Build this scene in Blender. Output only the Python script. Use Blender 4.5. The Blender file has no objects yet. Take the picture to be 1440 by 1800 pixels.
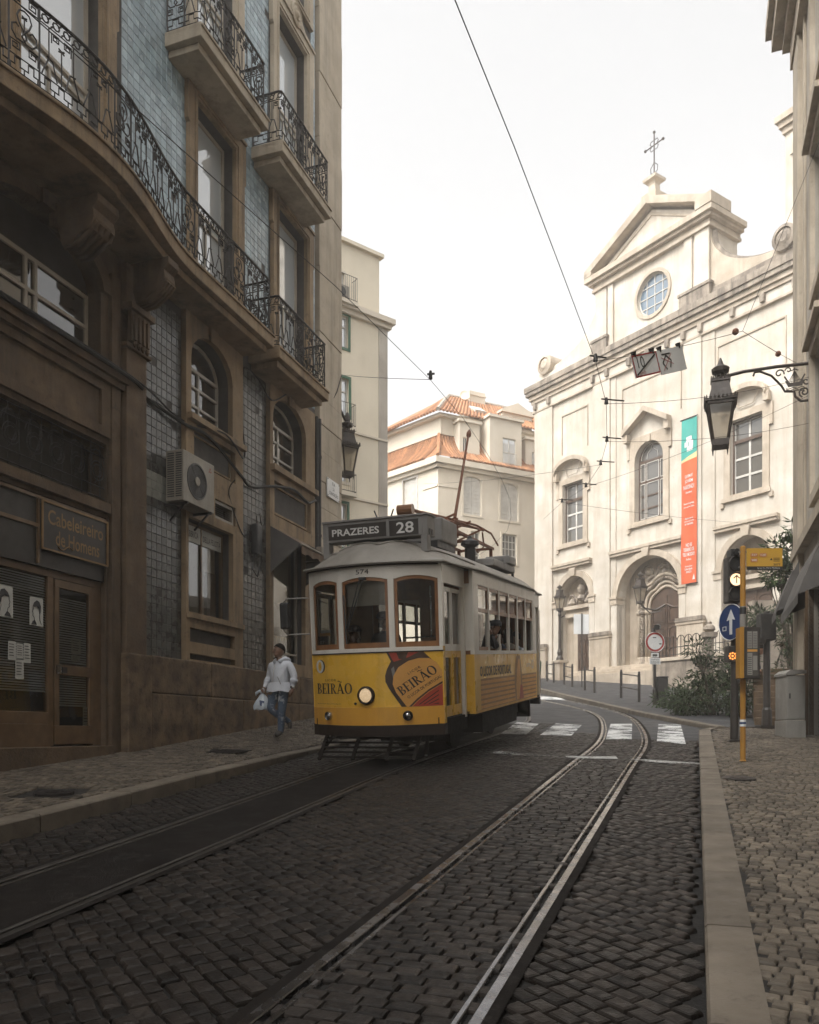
import bpy, bmesh, math, random
import numpy as np
from mathutils import Vector, Matrix
from mathutils.geometry import tessellate_polygon
random.seed(7)
S = bpy.context.scene
C = S.collection
R = math.radians
PI = math.pi
# ------------------------------------------------------------------ camera
H = 1.5            # eye height over the road at the camera's foot
F, CX, HY = 1440.0, 720.0, 1288.0
cam = bpy.data.cameras.new('camera')
camo = bpy.data.objects.new('camera', cam)
C.objects.link(camo)
camo.location = (0, 0, H)
camo.rotation_euler = (R(90), 0, 0)
cam.sensor_fit = 'VERTICAL'
cam.sensor_height = 30.0
cam.lens = 24.0
cam.shift_y = (1288.0 - 900.0) / 1800.0
cam.clip_start, cam.clip_end = 0.05, 2000
S.camera = camo
# ------------------------------------------------------------------ light
W = bpy.data.worlds.new('World')
S.world = W
W.use_nodes = True
wn = W.node_tree
wn.nodes.clear()
sky = wn.nodes.new('ShaderNodeTexSky')
sky.sky_type = 'NISHITA'
sky.sun_disc = False
SUN_EL, SUN_AZ = 52.0, 232.0      # azimuth clockwise from +Y (the view direction)
sky.sun_elevation = R(SUN_EL)
sky.sun_rotation = R(SUN_AZ)
sky.air_density = 1.0
sky.dust_density = 6.0
sky.ozone_density = 1.0
hs = wn.nodes.new('ShaderNodeHueSaturation')
hs.inputs['Saturation'].default_value = 0.05
bg = wn.nodes.new('ShaderNodeBackground')
bg.inputs['Strength'].default_value = 0.15
wo = wn.nodes.new('ShaderNodeOutputWorld')
wn.links.new(sky.outputs[0], hs.inputs['Color'])
wn.links.new(hs.outputs[0], bg.inputs['Color'])
wn.links.new(bg.outputs[0], wo.inputs['Surface'])
sl = bpy.data.lights.new('sun', 'SUN')
sl.energy = .52
sl.angle = R(28)
sl.color = (1.0, 0.95, 0.88)
so = bpy.data.objects.new('sun', sl)
C.objects.link(so)
_sd = Vector((math.sin(R(SUN_AZ)) * math.cos(R(SUN_EL)), math.cos(R(SUN_AZ)) * math.cos(R(SUN_EL)), math.sin(R(SUN_EL))))
so.rotation_euler = _sd.to_track_quat('Z', 'Y').to_euler()
so.location = _sd * 60
vs = S.view_settings
S.display_settings.display_device = 'sRGB'
vs.view_transform = 'Standard'
vs.look = 'None'
vs.exposure = 1.42
vs.gamma = 1.0
vs.use_curve_mapping = False
HAZE = .003
S.cycles.max_bounces = 7
S.cycles.diffuse_bounces = 4
S.cycles.glossy_bounces = 3
S.cycles.transmission_bounces = 4
S.cycles.transparent_max_bounces = 10
S.cycles.volume_bounces = 1
S.cycles.use_denoising = True
S.cycles.caustics_reflective = False
S.cycles.caustics_refractive = False

# ------------------------------------------------------------------ ground shape
def zg(x, y):
    if y < 24: return .0833 * y
    if y < 60: return 2.0 + .1 * (y - 24)
    return 5.6 + .02 * (y - 60)
D2 = Vector((.3309, .9437))        # along the street
N2 = Vector((.9437, -.3309))       # across it, to the right
def st(t, l):                      # street coordinates -> x, y
    return (D2.x * t + N2.x * l, D2.y * t + N2.y * l)
def tl(x, y): return (D2.x * x + D2.y * y, N2.x * x + N2.y * y)

# ------------------------------------------------------------------ materials
MATS = {}
def nodes_of(name):
    m = bpy.data.materials.new(name)
    m.use_nodes = True
    nt = m.node_tree
    nt.nodes.clear()
    out = nt.nodes.new('ShaderNodeOutputMaterial')
    MATS[name] = m
    return m, nt, out
def N(nt, t, **kw):
    n = nt.nodes.new(t)
    for k, v in kw.items():
        if k in n.inputs: n.inputs[k].default_value = v
        else: setattr(n, k, v)
    return n
def col4(c): return (c[0], c[1], c[2], 1.0)
def mixc(nt, fac, a, b, mode='MIX'):
    n = nt.nodes.new('ShaderNodeMix'); n.data_type = 'RGBA'; n.blend_type = mode
    for i, v in ((0, fac), (6, a), (7, b)):
        if hasattr(v, 'is_output') or hasattr(v, 'links'): nt.links.new(v, n.inputs[i])
        elif i == 0: n.inputs[0].default_value = v
        else: n.inputs[i].default_value = col4(v)
    return n.outputs[2]
def ramp(nt, sock, a, b, va=0.0, vb=1.0):
    n = nt.nodes.new('ShaderNodeMapRange')
    n.inputs['From Min'].default_value = a; n.inputs['From Max'].default_value = b
    n.inputs['To Min'].default_value = va; n.inputs['To Max'].default_value = vb
    nt.links.new(sock, n.inputs['Value'])
    return n.outputs[0]
def noise(nt, scale, vec=None, detail=4, rough=.55, stretch=None):
    n = N(nt, 'ShaderNodeTexNoise', Scale=scale, Detail=detail, Roughness=rough)
    if vec is None:
        g = nt.nodes.new('ShaderNodeNewGeometry'); vec = g.outputs['Position']
    if stretch:
        m = N(nt, 'ShaderNodeMapping'); m.inputs['Scale'].default_value = stretch
        nt.links.new(vec, m.inputs['Vector']); vec = m.outputs[0]
    nt.links.new(vec, n.inputs['Vector'])
    return n.outputs['Fac']
def mat(name, c1, c2=None, rough=.7, scale=3.0, bump=.15, bscale=40.0, metal=0.0, streak=0.0, streakc=(.03, .022, .015),
        rnd=0.0, spot=0.0, spotc=(.04, .03, .02), spec=.5, rvar=.12, coat=0.0, emit=None, estr=0.0):
    m, nt, out = nodes_of(name)
    p = N(nt, 'ShaderNodeBsdfPrincipled')
    nt.links.new(p.outputs[0], out.inputs[0])
    c2 = c2 or tuple(v * .72 for v in c1)
    g = nt.nodes.new('ShaderNodeNewGeometry')
    pos = g.outputs['Position']
    f = ramp(nt, noise(nt, scale, pos), .32, .68)
    c = mixc(nt, f, c1, c2)
    f2 = ramp(nt, noise(nt, scale * .23, pos, 3), .35, .7, 0, .45)
    c = mixc(nt, f2, c, tuple(v * .6 for v in c2))
    if streak > 0:
        s = ramp(nt, noise(nt, 1.0, pos, 6, .65, (3.2, 3.2, .28)), .47, .66, 0, streak)
        c = mixc(nt, s, c, streakc)
    if spot > 0:
        s = ramp(nt, noise(nt, 7.0, pos, 8, .72), .55, .66, 0, spot)
        c = mixc(nt, s, c, spotc)
    if rnd > 0:
        oi = nt.nodes.new('ShaderNodeObjectInfo')
        ad = N(nt, 'ShaderNodeMath', operation='ADD'); nt.links.new(oi.outputs['Random'], ad.inputs[0]); nt.links.new(g.outputs['Random Per Island'], ad.inputs[1])
        fr = N(nt, 'ShaderNodeMath', operation='FRACT'); nt.links.new(ad.outputs[0], fr.inputs[0])
        h = nt.nodes.new('ShaderNodeHueSaturation')
        nt.links.new(ramp(nt, fr.outputs[0], 0, 1, 1 - rnd, 1 + rnd), h.inputs['Value'])
        nt.links.new(c, h.inputs['Color']); c = h.outputs[0]
    nt.links.new(c, p.inputs['Base Color'])
    nt.links.new(ramp(nt, noise(nt, scale * 2.1, pos), .3, .7, max(.02, rough - rvar), min(1, rough + rvar)), p.inputs['Roughness'])
    p.inputs['Metallic'].default_value = metal
    p.inputs['Specular IOR Level'].default_value = spec
    if coat: p.inputs['Coat Weight'].default_value = coat; p.inputs['Coat Roughness'].default_value = .12
    if bump > 0:
        b = N(nt, 'ShaderNodeBump', Strength=bump, Distance=.02)
        nt.links.new(noise(nt, bscale, pos, 5, .6), b.inputs['Height'])
        nt.links.new(b.outputs[0], p.inputs['Normal'])
    if emit:
        p.inputs['Emission Color'].default_value = col4(emit); p.inputs['Emission Strength'].default_value = estr
    return m
def glass_dark(name, tint, ior=2.0, rough=.04, wav=.02):
    m, nt, out = nodes_of(name)
    p = N(nt, 'ShaderNodeBsdfPrincipled')
    p.inputs['Base Color'].default_value = col4(tint)
    p.inputs['Roughness'].default_value = rough
    p.inputs['IOR'].default_value = ior
    b = N(nt, 'ShaderNodeBump', Strength=wav, Distance=.05)
    nt.links.new(noise(nt, 1.4, None, 2), b.inputs['Height'])
    nt.links.new(b.outputs[0], p.inputs['Normal'])
    nt.links.new(p.outputs[0], out.inputs[0])
    return m
def glass_clear(name, tint=(.9, .92, .9), refl=1.0, ior=1.5):
    m, nt, out = nodes_of(name)
    t = N(nt, 'ShaderNodeBsdfTransparent'); t.inputs[0].default_value = col4(tint)
    gl = N(nt, 'ShaderNodeBsdfGlossy', Roughness=.02)
    fr = N(nt, 'ShaderNodeFresnel', IOR=ior)
    mu = N(nt, 'ShaderNodeMath', operation='MULTIPLY'); nt.links.new(fr.outputs[0], mu.inputs[0]); mu.inputs[1].default_value = refl; mu.use_clamp = True
    mx = nt.nodes.new('ShaderNodeMixShader')
    nt.links.new(mu.outputs[0], mx.inputs[0]); nt.links.new(t.outputs[0], mx.inputs[1]); nt.links.new(gl.outputs[0], mx.inputs[2])
    nt.links.new(mx.outputs[0], out.inputs[0])
    return m
def paint_mat(name, c, cover=.5, c2=None):
    m, nt, out = nodes_of(name)
    p = N(nt, 'ShaderNodeBsdfPrincipled', Roughness=.75)
    g = nt.nodes.new('ShaderNodeNewGeometry'); pos = g.outputs['Position']
    nt.links.new(mixc(nt, ramp(nt, noise(nt, 4, pos), .3, .7), c, c2 or tuple(v * .7 for v in c)), p.inputs['Base Color'])
    t = N(nt, 'ShaderNodeBsdfTransparent')
    n1 = noise(nt, 26, pos, 6, .7); n2 = noise(nt, 2.2, pos, 3, .5)
    ad = N(nt, 'ShaderNodeMath', operation='ADD'); nt.links.new(n1, ad.inputs[0]); nt.links.new(n2, ad.inputs[1])
    mx = nt.nodes.new('ShaderNodeMixShader')
    nt.links.new(ramp(nt, ad.outputs[0], 1.35 - .75 * cover, 1.5 - .75 * cover, 1, 0), mx.inputs[0])
    nt.links.new(t.outputs[0], mx.inputs[1]); nt.links.new(p.outputs[0], mx.inputs[2])
    nt.links.new(mx.outputs[0], out.inputs[0])
    return m
M = MATS
mat('sett', (.027, .0212, .017), (.016, .013, .011), .5, 6, .35, 55, rnd=.5, rvar=.2, spec=.22)
mat('sett_joint', (.012, .01, .008), (.007, .006, .005), .9, 8, .5, 60)
mat('asphalt', (.05, .05, .052), (.036, .036, .038), .72, 1.2, .35, 160, spot=.25, spotc=(.02, .02, .02))
mat('track_asphalt', (.018, .015, .013), (.012, .01, .009), .85, 1.5, .4, 90, spec=.1, spot=.4, spotc=(.06, .055, .05))
mat('cobble', (.155, .128, .095), (.078, .063, .047), .6, 5, .3, 50, rnd=.45, spec=.3)
mat('cobble_joint', (.025, .02, .016), (.014, .012, .01), .9, 9, .4, 60)
mat('kerb', (.2, .168, .128), (.125, .102, .076), .72, 3, .25, 60, spot=.4, rnd=.12)
mat('steel_rail', (.34, .34, .36), (.2, .195, .195), .24, 4, .05, 60, metal=1.0)
paint_mat('road_paint', (.75, .75, .73), .5)
paint_mat('road_paint_worn', (.5, .5, .48), .6)
mat('rail_dull', (.12, .11, .1), (.07, .062, .055), .45, 5, .1, 60, metal=.8)
mat('stone_tan', (.38, .275, .165), (.24, .165, .095), .8, 2.2, .35, 34, streak=.55, spot=.35, rnd=.06)
mat('stone_dark', (.17, .113, .064), (.1, .065, .037), .82, 2.6, .5, 30, streak=.5, spot=.55, rnd=.06)
mat('stone_plinth', (.25, .17, .098), (.09, .06, .034), .78, 3.5, .7, 24, spot=.75, spotc=(.045, .03, .02), streak=.3)
mat('stone_pale', (.56, .48, .37), (.42, .35, .26), .8, 1.6, .25, 40, streak=.3, spot=.18)
mat('tile_blue', (.34, .42, .455), (.24, .315, .35), .2, 3, .06, 30, rnd=.24, streak=.35, streakc=(.09, .085, .08), spec=.6)
mat('tile_grey', (.115, .115, .11), (.07, .067, .06), .3, 3, .1, 30, rnd=.28, streak=.45, streakc=(.06, .05, .042))
mat('tile_pale', (.42, .42, .38), (.34, .34, .3), .3, 3, .06, 30, rnd=.1)
mat('tile_grout', (.09, .082, .075), (.055, .05, .045), .85, 4, .2, 40)
mat('iron', (.018, .016, .016), (.03, .025, .022), .5, 8, .1, 60, metal=.3)
mat('frame_white', (.62, .6, .55), (.5, .47, .42), .55, 4, .05, 40)
mat('frame_pale', (.5, .45, .38), (.4, .35, .28), .55, 4, .05, 40)
mat('frame_brown', (.2, .125, .065), (.13, .08, .04), .45, 5, .05, 40, metal=.2)
mat('interior', (.05, .042, .035), (.03, .025, .02), .9, 2, 0)
mat('curtain', (.42, .4, .37), (.3, .28, .25), .9, 2, .1, 20, streak=.2)
mat('blind', (.85, .87, .9), (.78, .8, .83), .5, 3, 0)
mat('paper', (.7, .7, .66), (.6, .6, .56), .8, 6, 0)
mat('ink', (.04, .04, .045), (.07, .07, .075), .8, 6, 0)
mat('sign_brown', (.035, .028, .022), (.025, .02, .016), .5, 4, .02)
mat('gold', (.26, .155, .055), (.18, .105, .04), .45, 5, .02, metal=.3)
mat('white_plastic', (.34, .31, .255), (.27, .24, .195), .5, 3, .05, 30, streak=.25)
mat('dark_plastic', (.02, .02, .02), (.03, .03, .03), .5, 5, .03)
mat('cable', (.012, .011, .01), (.02, .018, .016), .6, 5, .1)
mat('canvas_brown', (.19, .13, .085), (.13, .09, .06), .85, 4, .2, 60)
mat('canvas_grey', (.12, .11, .1), (.08, .075, .07), .8, 3, .15, 50)
glass_dark('glass_sky', (.5, .53, .54), 3.6)  # pale base colour paints in the bright sky mirrored by the panes
glass_dark('glass_blue', (.1, .15, .2), 1.9, .1)
glass_dark('glass_brown', (.045, .038, .03), 2.0)
glass_dark('glass_grey', (.1, .095, .085), 1.7, .08)
glass_clear('glass_clear', (.82, .84, .82), 1.6, 1.55)
glass_clear('glass_shop', (.8, .82, .8), 2.2, 1.6)
mat('church_wall', (.66, .605, .525), (.52, .46, .375), .85, 1.1, .3, 14, streak=.34, streakc=(.34, .27, .19), spot=.2, spotc=(.3, .24, .18))
mat('church_stone', (.58, .5, .4), (.42, .345, .26), .85, 1.6, .3, 22, streak=.4, streakc=(.22, .17, .12), spot=.14, spotc=(.16, .12, .09))
mat('church_dirty', (.42, .355, .28), (.2, .165, .13), .88, 2.2, .3, 22, streak=.8, streakc=(.07, .055, .045), spot=.4)
mat('door_wood', (.1, .055, .032), (.06, .033, .02), .55, 4, .2, 30, streak=.2)
mat('plaster_cream', (.8, .72, .57), (.72, .64, .5), .85, .8, .1, 20, streak=.08, streakc=(.4, .32, .22))
mat('plaster_white', (.7, .63, .52), (.62, .55, .44), .85, .8, .1, 20, streak=.1, streakc=(.42, .35, .26))
mat('plaster_grey', (.46, .42, .36), (.36, .32, .27), .85, 1.2, .15, 25, streak=.35, streakc=(.14, .11, .08))  # duller, more streaked plaster than the cream and white ones
mat('terracotta', (.46, .22, .095), (.3, .13, .06), .75, 5, .15, 40, rnd=.25, spot=.2)
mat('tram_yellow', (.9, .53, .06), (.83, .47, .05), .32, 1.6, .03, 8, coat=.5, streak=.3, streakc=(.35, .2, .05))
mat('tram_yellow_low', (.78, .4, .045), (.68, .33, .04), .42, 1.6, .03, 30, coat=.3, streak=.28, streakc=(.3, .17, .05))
mat('tram_white', (.8, .76, .69), (.72, .68, .6), .4, 2, .02, 30, coat=.2, streak=.22, streakc=(.26, .22, .17))
mat('tram_grey', (.3, .275, .24), (.23, .21, .18), .6, 2.5, .08, 30, streak=.3, streakc=(.1, .09, .075))
mat('tram_box_grey', (.26, .25, .235), (.2, .19, .18), .55, 3, .05, 30, streak=.25, streakc=(.1, .09, .08))
mat('tram_wood', (.33, .155, .06), (.22, .095, .035), .42, 6, .05, 60, coat=.3, streak=.25)
mat('tram_under', (.01, .008, .006), (.016, .012, .01), .8, 5, .2, 30, spec=.15)
mat('tram_brown', (.03, .018, .012), (.02, .012, .008), .6, 4, .05, 40, spec=.25)
mat('chrome', (.6, .6, .6), (.5, .5, .5), .2, 5, 0, metal=1.0)
mat('rust', (.25, .1, .05), (.16, .06, .03), .7, 6, .2, 40)
mat('black_print', (.02, .018, .016), (.03, .025, .02), .6, 6, 0)
mat('white_print', (.72, .71, .68), (.62, .61, .58), .6, 6, 0)
mat('label_orange', (.7, .36, .09), (.64, .31, .07), .5, 3, 0)
mat('label_red', (.42, .06, .03), (.36, .05, .025), .5, 3, 0)
mat('bottle_glass', (.03, .018, .012), (.09, .05, .03), .35, 2, 0)
mat('tan_print', (.36, .19, .06), (.3, .15, .045), .5, 2, 0)
mat('skin', (.30, .165, .1), (.25, .13, .08), .6, 8, .05)
mat('skin_dark', (.24, .13, .08), (.19, .1, .06), .5, 8, .05)
mat('hair', (.008, .006, .005), (.014, .011, .009), .9, 20, .3, 120, spec=.1)
mat('hoodie', (.78, .8, .84), (.68, .7, .75), .9, 6, .3, 60)
mat('tee', (.7, .7, .7), (.62, .62, .62), .9, 6, .1)
mat('denim', (.11, .15, .21), (.07, .1, .15), .9, 7, .3, 80, spot=.85, spotc=(.62, .64, .66))
mat('shoe', (.05, .045, .04), (.08, .07, .06), .6, 9, .1)
mat('bag', (.62, .66, .68), (.45, .52, .6), .35, 5, .3, 25)
mat('dark_cloth', (.02, .02, .024), (.035, .033, .035), .9, 6, .2, 60)
mat('blue_cloth', (.03, .05, .1), (.02, .035, .07), .9, 6, .2, 60)
mat('beige_cloth', (.5, .45, .38), (.42, .37, .3), .9, 6, .2, 60)
mat('post_dark', (.035, .03, .027), (.05, .042, .036), .5, 6, .1, 40)
mat('lamp_iron', (.06, .045, .035), (.035, .027, .022), .5, 6, .15, 40, metal=.2)
glass_clear('lamp_glass', (.75, .72, .66), 1.2)
_m, _nt, _o = nodes_of('lamp_frost')
_a = N(_nt, 'ShaderNodeBsdfTransparent'); _a.inputs[0].default_value = (.8, .76, .68, 1)
_b = N(_nt, 'ShaderNodeBsdfTranslucent'); _b.inputs[0].default_value = (.8, .75, .66, 1)
_c = N(_nt, 'ShaderNodeBsdfGlossy', Roughness=.1); _c.inputs[0].default_value = (.8, .8, .8, 1)
_x = N(_nt, 'ShaderNodeMixShader'); _x.inputs[0].default_value = .45; _nt.links.new(_a.outputs[0], _x.inputs[1]); _nt.links.new(_b.outputs[0], _x.inputs[2])
_y = N(_nt, 'ShaderNodeMixShader'); _y.inputs[0].default_value = .08; _nt.links.new(_x.outputs[0], _y.inputs[1]); _nt.links.new(_c.outputs[0], _y.inputs[2]); _nt.links.new(_y.outputs[0], _o.inputs[0])
mat('yellow_pole', (.5, .255, .035), (.42, .2, .03), .45, 3, .03, 30, streak=.2, streakc=(.2, .1, .03))
mat('sign_yellow', (.62, .36, .05), (.58, .33, .045), .45, 3, 0)
mat('sign_blue', (.018, .05, .16), (.015, .04, .13), .4, 3, 0)
mat('sign_red', (.4, .035, .03), (.35, .03, .025), .45, 3, 0)
mat('sign_white', (.8, .8, .78), (.74, .74, .72), .5, 4, 0)
mat('sign_orange', (.58, .24, .08), (.5, .2, .06), .5, 3, 0)
mat('banner_red', (.66, .12, .035), (.6, .1, .03), .75, 2, .1, 12)
mat('banner_teal', (.05, .36, .3), (.04, .31, .26), .75, 2, .1, 12)
mat('banner_cream', (.75, .6, .3), None, .75, 2, 0)
mat('cabinet', (.3, .285, .255), (.25, .235, .21), .6, 3, .06, 40, streak=.25)
mat('bin_dark', (.03, .028, .026), (.045, .04, .036), .6, 5, .1)
mat('leaf', (.028, .048, .013), (.045, .07, .02), .55, 9, 0, rnd=.5, spec=.2)
mat('leaf_dark', (.018, .032, .01), (.034, .052, .017), .55, 9, 0, rnd=.5, spec=.2)
mat('bark', (.08, .06, .042), (.05, .037, .026), .9, 8, .6, 30)
mat('soil', (.05, .038, .028), (.035, .027, .02), .95, 8, .5, 40)
mat('green_metal', (.03, .12, .06), (.025, .1, .05), .5, 4, .05)
mat('lit_white', (.9, .7, .5), None, .5, 3, 0, emit=(1.0, .66, .36), estr=.75)
mat('lit_amber', (.8, .25, .05), None, .5, 3, 0, emit=(1.0, .3, .06), estr=.9)
mat('lit_head', (.5, .4, .3), (.35, .27, .2), .25, 14, .5, 30, emit=(1.0, .72, .42), estr=.2)

# ------------------------------------------------------------------ mesh builder
class MB:
    def __init__(s): s.v = []; s.f = []; s.mi = []; s.k = 0
    def add(s, vs_, fs_):
        o = len(s.v); s.v.extend([tuple(v) for v in vs_])
        s.f.extend([tuple(i + o for i in f) for f in fs_]); s.mi.extend([s.k] * len(fs_))
        return s
    def box(s, x0, x1, y0, y1, z0, z1):
        return s.add([(x0, y0, z0), (x1, y0, z0), (x1, y1, z0), (x0, y1, z0), (x0, y0, z1), (x1, y0, z1), (x1, y1, z1), (x0, y1, z1)],
                     [(0, 3, 2, 1), (4, 5, 6, 7), (0, 1, 5, 4), (1, 2, 6, 5), (2, 3, 7, 6), (3, 0, 4, 7)])
    def obox(s, c, u, v, w):
        c, u, v, w = map(Vector, (c, u, v, w))
        return s.add([c - u - v - w, c + u - v - w, c + u + v - w, c - u + v - w, c - u - v + w, c + u - v + w, c + u + v + w, c - u + v + w],
                     [(0, 3, 2, 1), (4, 5, 6, 7), (0, 1, 5, 4), (1, 2, 6, 5), (2, 3, 7, 6), (3, 0, 4, 7)])
    def bar(s, p0, p1, w, d, up=(0, 0, 1)):
        p0, p1 = Vector(p0), Vector(p1); a = (p1 - p0); n = a.normalized()
        u = n.cross(Vector(up))
        if u.length < 1e-4: u = n.cross(Vector((1, 0, 0)))
        u.normalize(); q = u.cross(n)
        return s.obox((p0 + p1) / 2, a / 2, u * w / 2, q * d / 2)
    def ring(s, c, u, v, n): return [tuple(Vector(c) + Vector(u) * math.cos(2 * PI * i / n) + Vector(v) * math.sin(2 * PI * i / n)) for i in range(n)]
    def tube(s, pts, r, n=6, closed=False, caps=True):
        pts = [Vector(p) for p in pts]
        if len(pts) < 2: return s
        rs = r if isinstance(r, (list, tuple)) else [r] * len(pts)
        L = len(pts); o = len(s.v); u = None
        for i, p in enumerate(pts):
            a = pts[(i - 1) % L] if (i > 0 or closed) else p
            b = pts[(i + 1) % L] if (i < L - 1 or closed) else p
            t = (b - a)
            t = t.normalized() if t.length > 1e-9 else Vector((0, 0, 1))
            if u is None:
                u = t.cross(Vector((0, 0, 1)))
                if u.length < 1e-3: u = t.cross(Vector((1, 0, 0)))
            u = (u - t * u.dot(t))
            if u.length < 1e-6: u = t.orthogonal()
            u.normalize(); w = t.cross(u)
            s.v.extend([tuple(p + (u * math.cos(2 * PI * k / n) + w * math.sin(2 * PI * k / n)) * rs[i]) for k in range(n)])
        m = L if closed else L - 1
        for i in range(m):
            a, b = o + i * n, o + ((i + 1) % L) * n
            for k in range(n):
                s.f.append((a + k, a + (k + 1) % n, b + (k + 1) % n, b + k)); s.mi.append(s.k)
        if caps and not closed:
            s.f.append(tuple(o + k for k in reversed(range(n)))); s.mi.append(s.k)
            s.f.append(tuple(o + (L - 1) * n + k for k in range(n))); s.mi.append(s.k)
        return s
    def cyl(s, p0, p1, r0, r1=None, n=12): return s.tube([p0, p1], [r0, r0 if r1 is None else r1], n)
    def lathe(s, prof, c=(0, 0, 0), n=16, ax=None):
        c = Vector(c); A = Vector(ax).normalized() if ax else Vector((0, 0, 1))
        u = A.orthogonal().normalized() if ax else Vector((1, 0, 0)); w = A.cross(u)
        o = len(s.v)
        for r, z in prof:
            s.v.extend([tuple(c + A * z + (u * math.cos(2 * PI * (k + .5) / n) + w * math.sin(2 * PI * (k + .5) / n)) * max(r, 1e-4)) for k in range(n)])
        for i in range(len(prof) - 1):
            a, b = o + i * n, o + (i + 1) * n
            for k in range(n): s.f.append((a + k, a + (k + 1) % n, b + (k + 1) % n, b + k)); s.mi.append(s.k)
        s.f.append(tuple(o + k for k in reversed(range(n)))); s.mi.append(s.k)
        s.f.append(tuple(o + (len(prof) - 1) * n + k for k in range(n))); s.mi.append(s.k)
        return s
    def prism(s, poly, y0, y1):
        n = len(poly); o = len(s.v)
        s.v.extend([(x, y0, z) for x, z in poly]); s.v.extend([(x, y1, z) for x, z in poly])
        s.f.append(tuple(range(o, o + n))); s.f.append(tuple(reversed(range(o + n, o + 2 * n))))
        s.mi.extend([s.k, s.k])
        for i in range(n): s.f.append((o + i, o + n + i, o + n + (i + 1) % n, o + (i + 1) % n)); s.mi.append(s.k)
        return s
    def slab(s, poly, z0, z1):
        n = len(poly); o = len(s.v)
        s.v.extend([(x, y, z0) for x, y in poly]); s.v.extend([(x, y, z1) for x, y in poly])
        s.f.append(tuple(reversed(range(o, o + n)))); s.f.append(tuple(range(o + n, o + 2 * n))); s.mi.extend([s.k, s.k])
        for i in range(n): s.f.append((o + i, o + (i + 1) % n, o + n + (i + 1) % n, o + n + i)); s.mi.append(s.k)
        return s
    def grid(s, fn, nu, nv, closed=False):
        o = len(s.v)
        for i in range(nu + 1):
            for j in range(nv + 1): s.v.append(tuple(fn(i / nu, j / nv)))
        for i in range(nu):
            for j in range(nv):
                a = o + i * (nv + 1) + j
                s.f.append((a, a + nv + 1, a + nv + 2, a + 1)); s.mi.append(s.k)
        return s
    def wall(s, outer, holes, y=0.0, reveal=.25):
        loops = [outer] + holes
        fl = [p for l in loops for p in l]
        tr = tessellate_polygon([[Vector((x, z, 0)) for x, z in l] for l in loops])
        vs_ = [(x, y, z) for x, z in fl]
        fs_ = []
        for t in tr:
            a, b, c = (fl[i] for i in t)
            ar = (b[0] - a[0]) * (c[1] - a[1]) - (c[0] - a[0]) * (b[1] - a[1])
            if abs(ar) < 1e-9: continue
            fs_.append(tuple(t) if ar > 0 else (t[0], t[2], t[1]))
        s.add(vs_, fs_)
        for h in holes:
            n = len(h); o = len(s.v)
            s.v.extend([(x, y, z) for x, z in h]); s.v.extend([(x, y + reveal, z) for x, z in h])
            for i in range(n): s.f.append((o + i, o + (i + 1) % n, o + n + (i + 1) % n, o + n + i)); s.mi.append(s.k)
        return s
    def sphere(s, c, r, n=10, m=7, sc=(1, 1, 1)):
        return s.grid(lambda u, v: (c[0] + r * sc[0] * math.cos(2 * PI * u) * math.sin(PI * v), c[1] + r * sc[1] * math.sin(2 * PI * u) * math.sin(PI * v), c[2] + r * sc[2] * math.cos(PI * v)), n, m)
    def mesh(s, name, mats):
        me = bpy.data.meshes.new(name)
        me.from_pydata(s.v, [], s.f)
        for m_ in (mats if isinstance(mats, (list, tuple)) else [mats]): me.materials.append(MATS[m_] if isinstance(m_, str) else m_)
        if any(s.mi): me.polygons.foreach_set('material_index', s.mi)
        return me
    def build(s, name, mats, parent=None, smooth=False, bevel=0.0, mtx=None, kind=None):
        me = s.mesh(name, mats)
        if smooth: me.shade_smooth()
        o = bpy.data.objects.new(name, me)
        C.objects.link(o)
        if parent is not None: o.parent = parent
        if mtx is not None: o.matrix_local = mtx
        if bevel:
            b = o.modifiers.new('bevel', 'BEVEL'); b.width = bevel; b.segments = 2; b.limit_method = 'ANGLE'; b.angle_limit = R(40)
        if kind: o['kind'] = kind
        return o
def tag(o, label=None, cat=None, group=None, kind=None):
    if label: o['label'] = label
    if cat: o['category'] = cat
    if group: o['group'] = group
    if kind: o['kind'] = kind
    return o
def thing(name, label, cat, loc=(0, 0, 0), rz=0.0, group=None, mtx=None):
    o = bpy.data.objects.new(name, None)
    o.empty_display_size = .2
    C.objects.link(o)
    if mtx is not None: o.matrix_world = mtx
    else: o.location = loc; o.rotation_euler = (0, 0, rz)
    return tag(o, label, cat, group)
def copy_tree(o, parent=None):
    c = o.copy(); C.objects.link(c); c.parent = parent
    for ch in o.children: copy_tree(ch, c)
    return c
def arch(x0, x1, z0, zs, rise, n=12):          # opening outline: jambs to zs, segmental / round top of given rise (counter-clockwise)
    cx, hw = (x0 + x1) / 2, (x1 - x0) / 2
    pts = [(x0, z0), (x1, z0)]
    for i in range(n + 1):
        a = PI * i / n
        pts.append((cx + hw * math.cos(a), zs + rise * math.sin(a)))
    return pts
def rect(x0, x1, z0, z1): return [(x0, z0), (x1, z0), (x1, z1), (x0, z1)]
def archpts(x0, x1, zs, rise, n=14):
    cx, hw = (x0 + x1) / 2, (x1 - x0) / 2
    return [(cx + hw * math.cos(PI * i / n), zs + rise * math.sin(PI * i / n)) for i in range(n + 1)]
def archband(mb, x0, x1, zs, rise, w, y0, y1, n=14, w2=None):   # an archivolt of width w round the opening
    a = archpts(x0, x1, zs, rise, n); b = archpts(x0 - w, x1 + w, zs, rise + (w2 or w), n)
    for i in range(n):
        mb.prism([a[i], b[i], b[i + 1], a[i + 1]][::-1], y0, y1)
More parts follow.
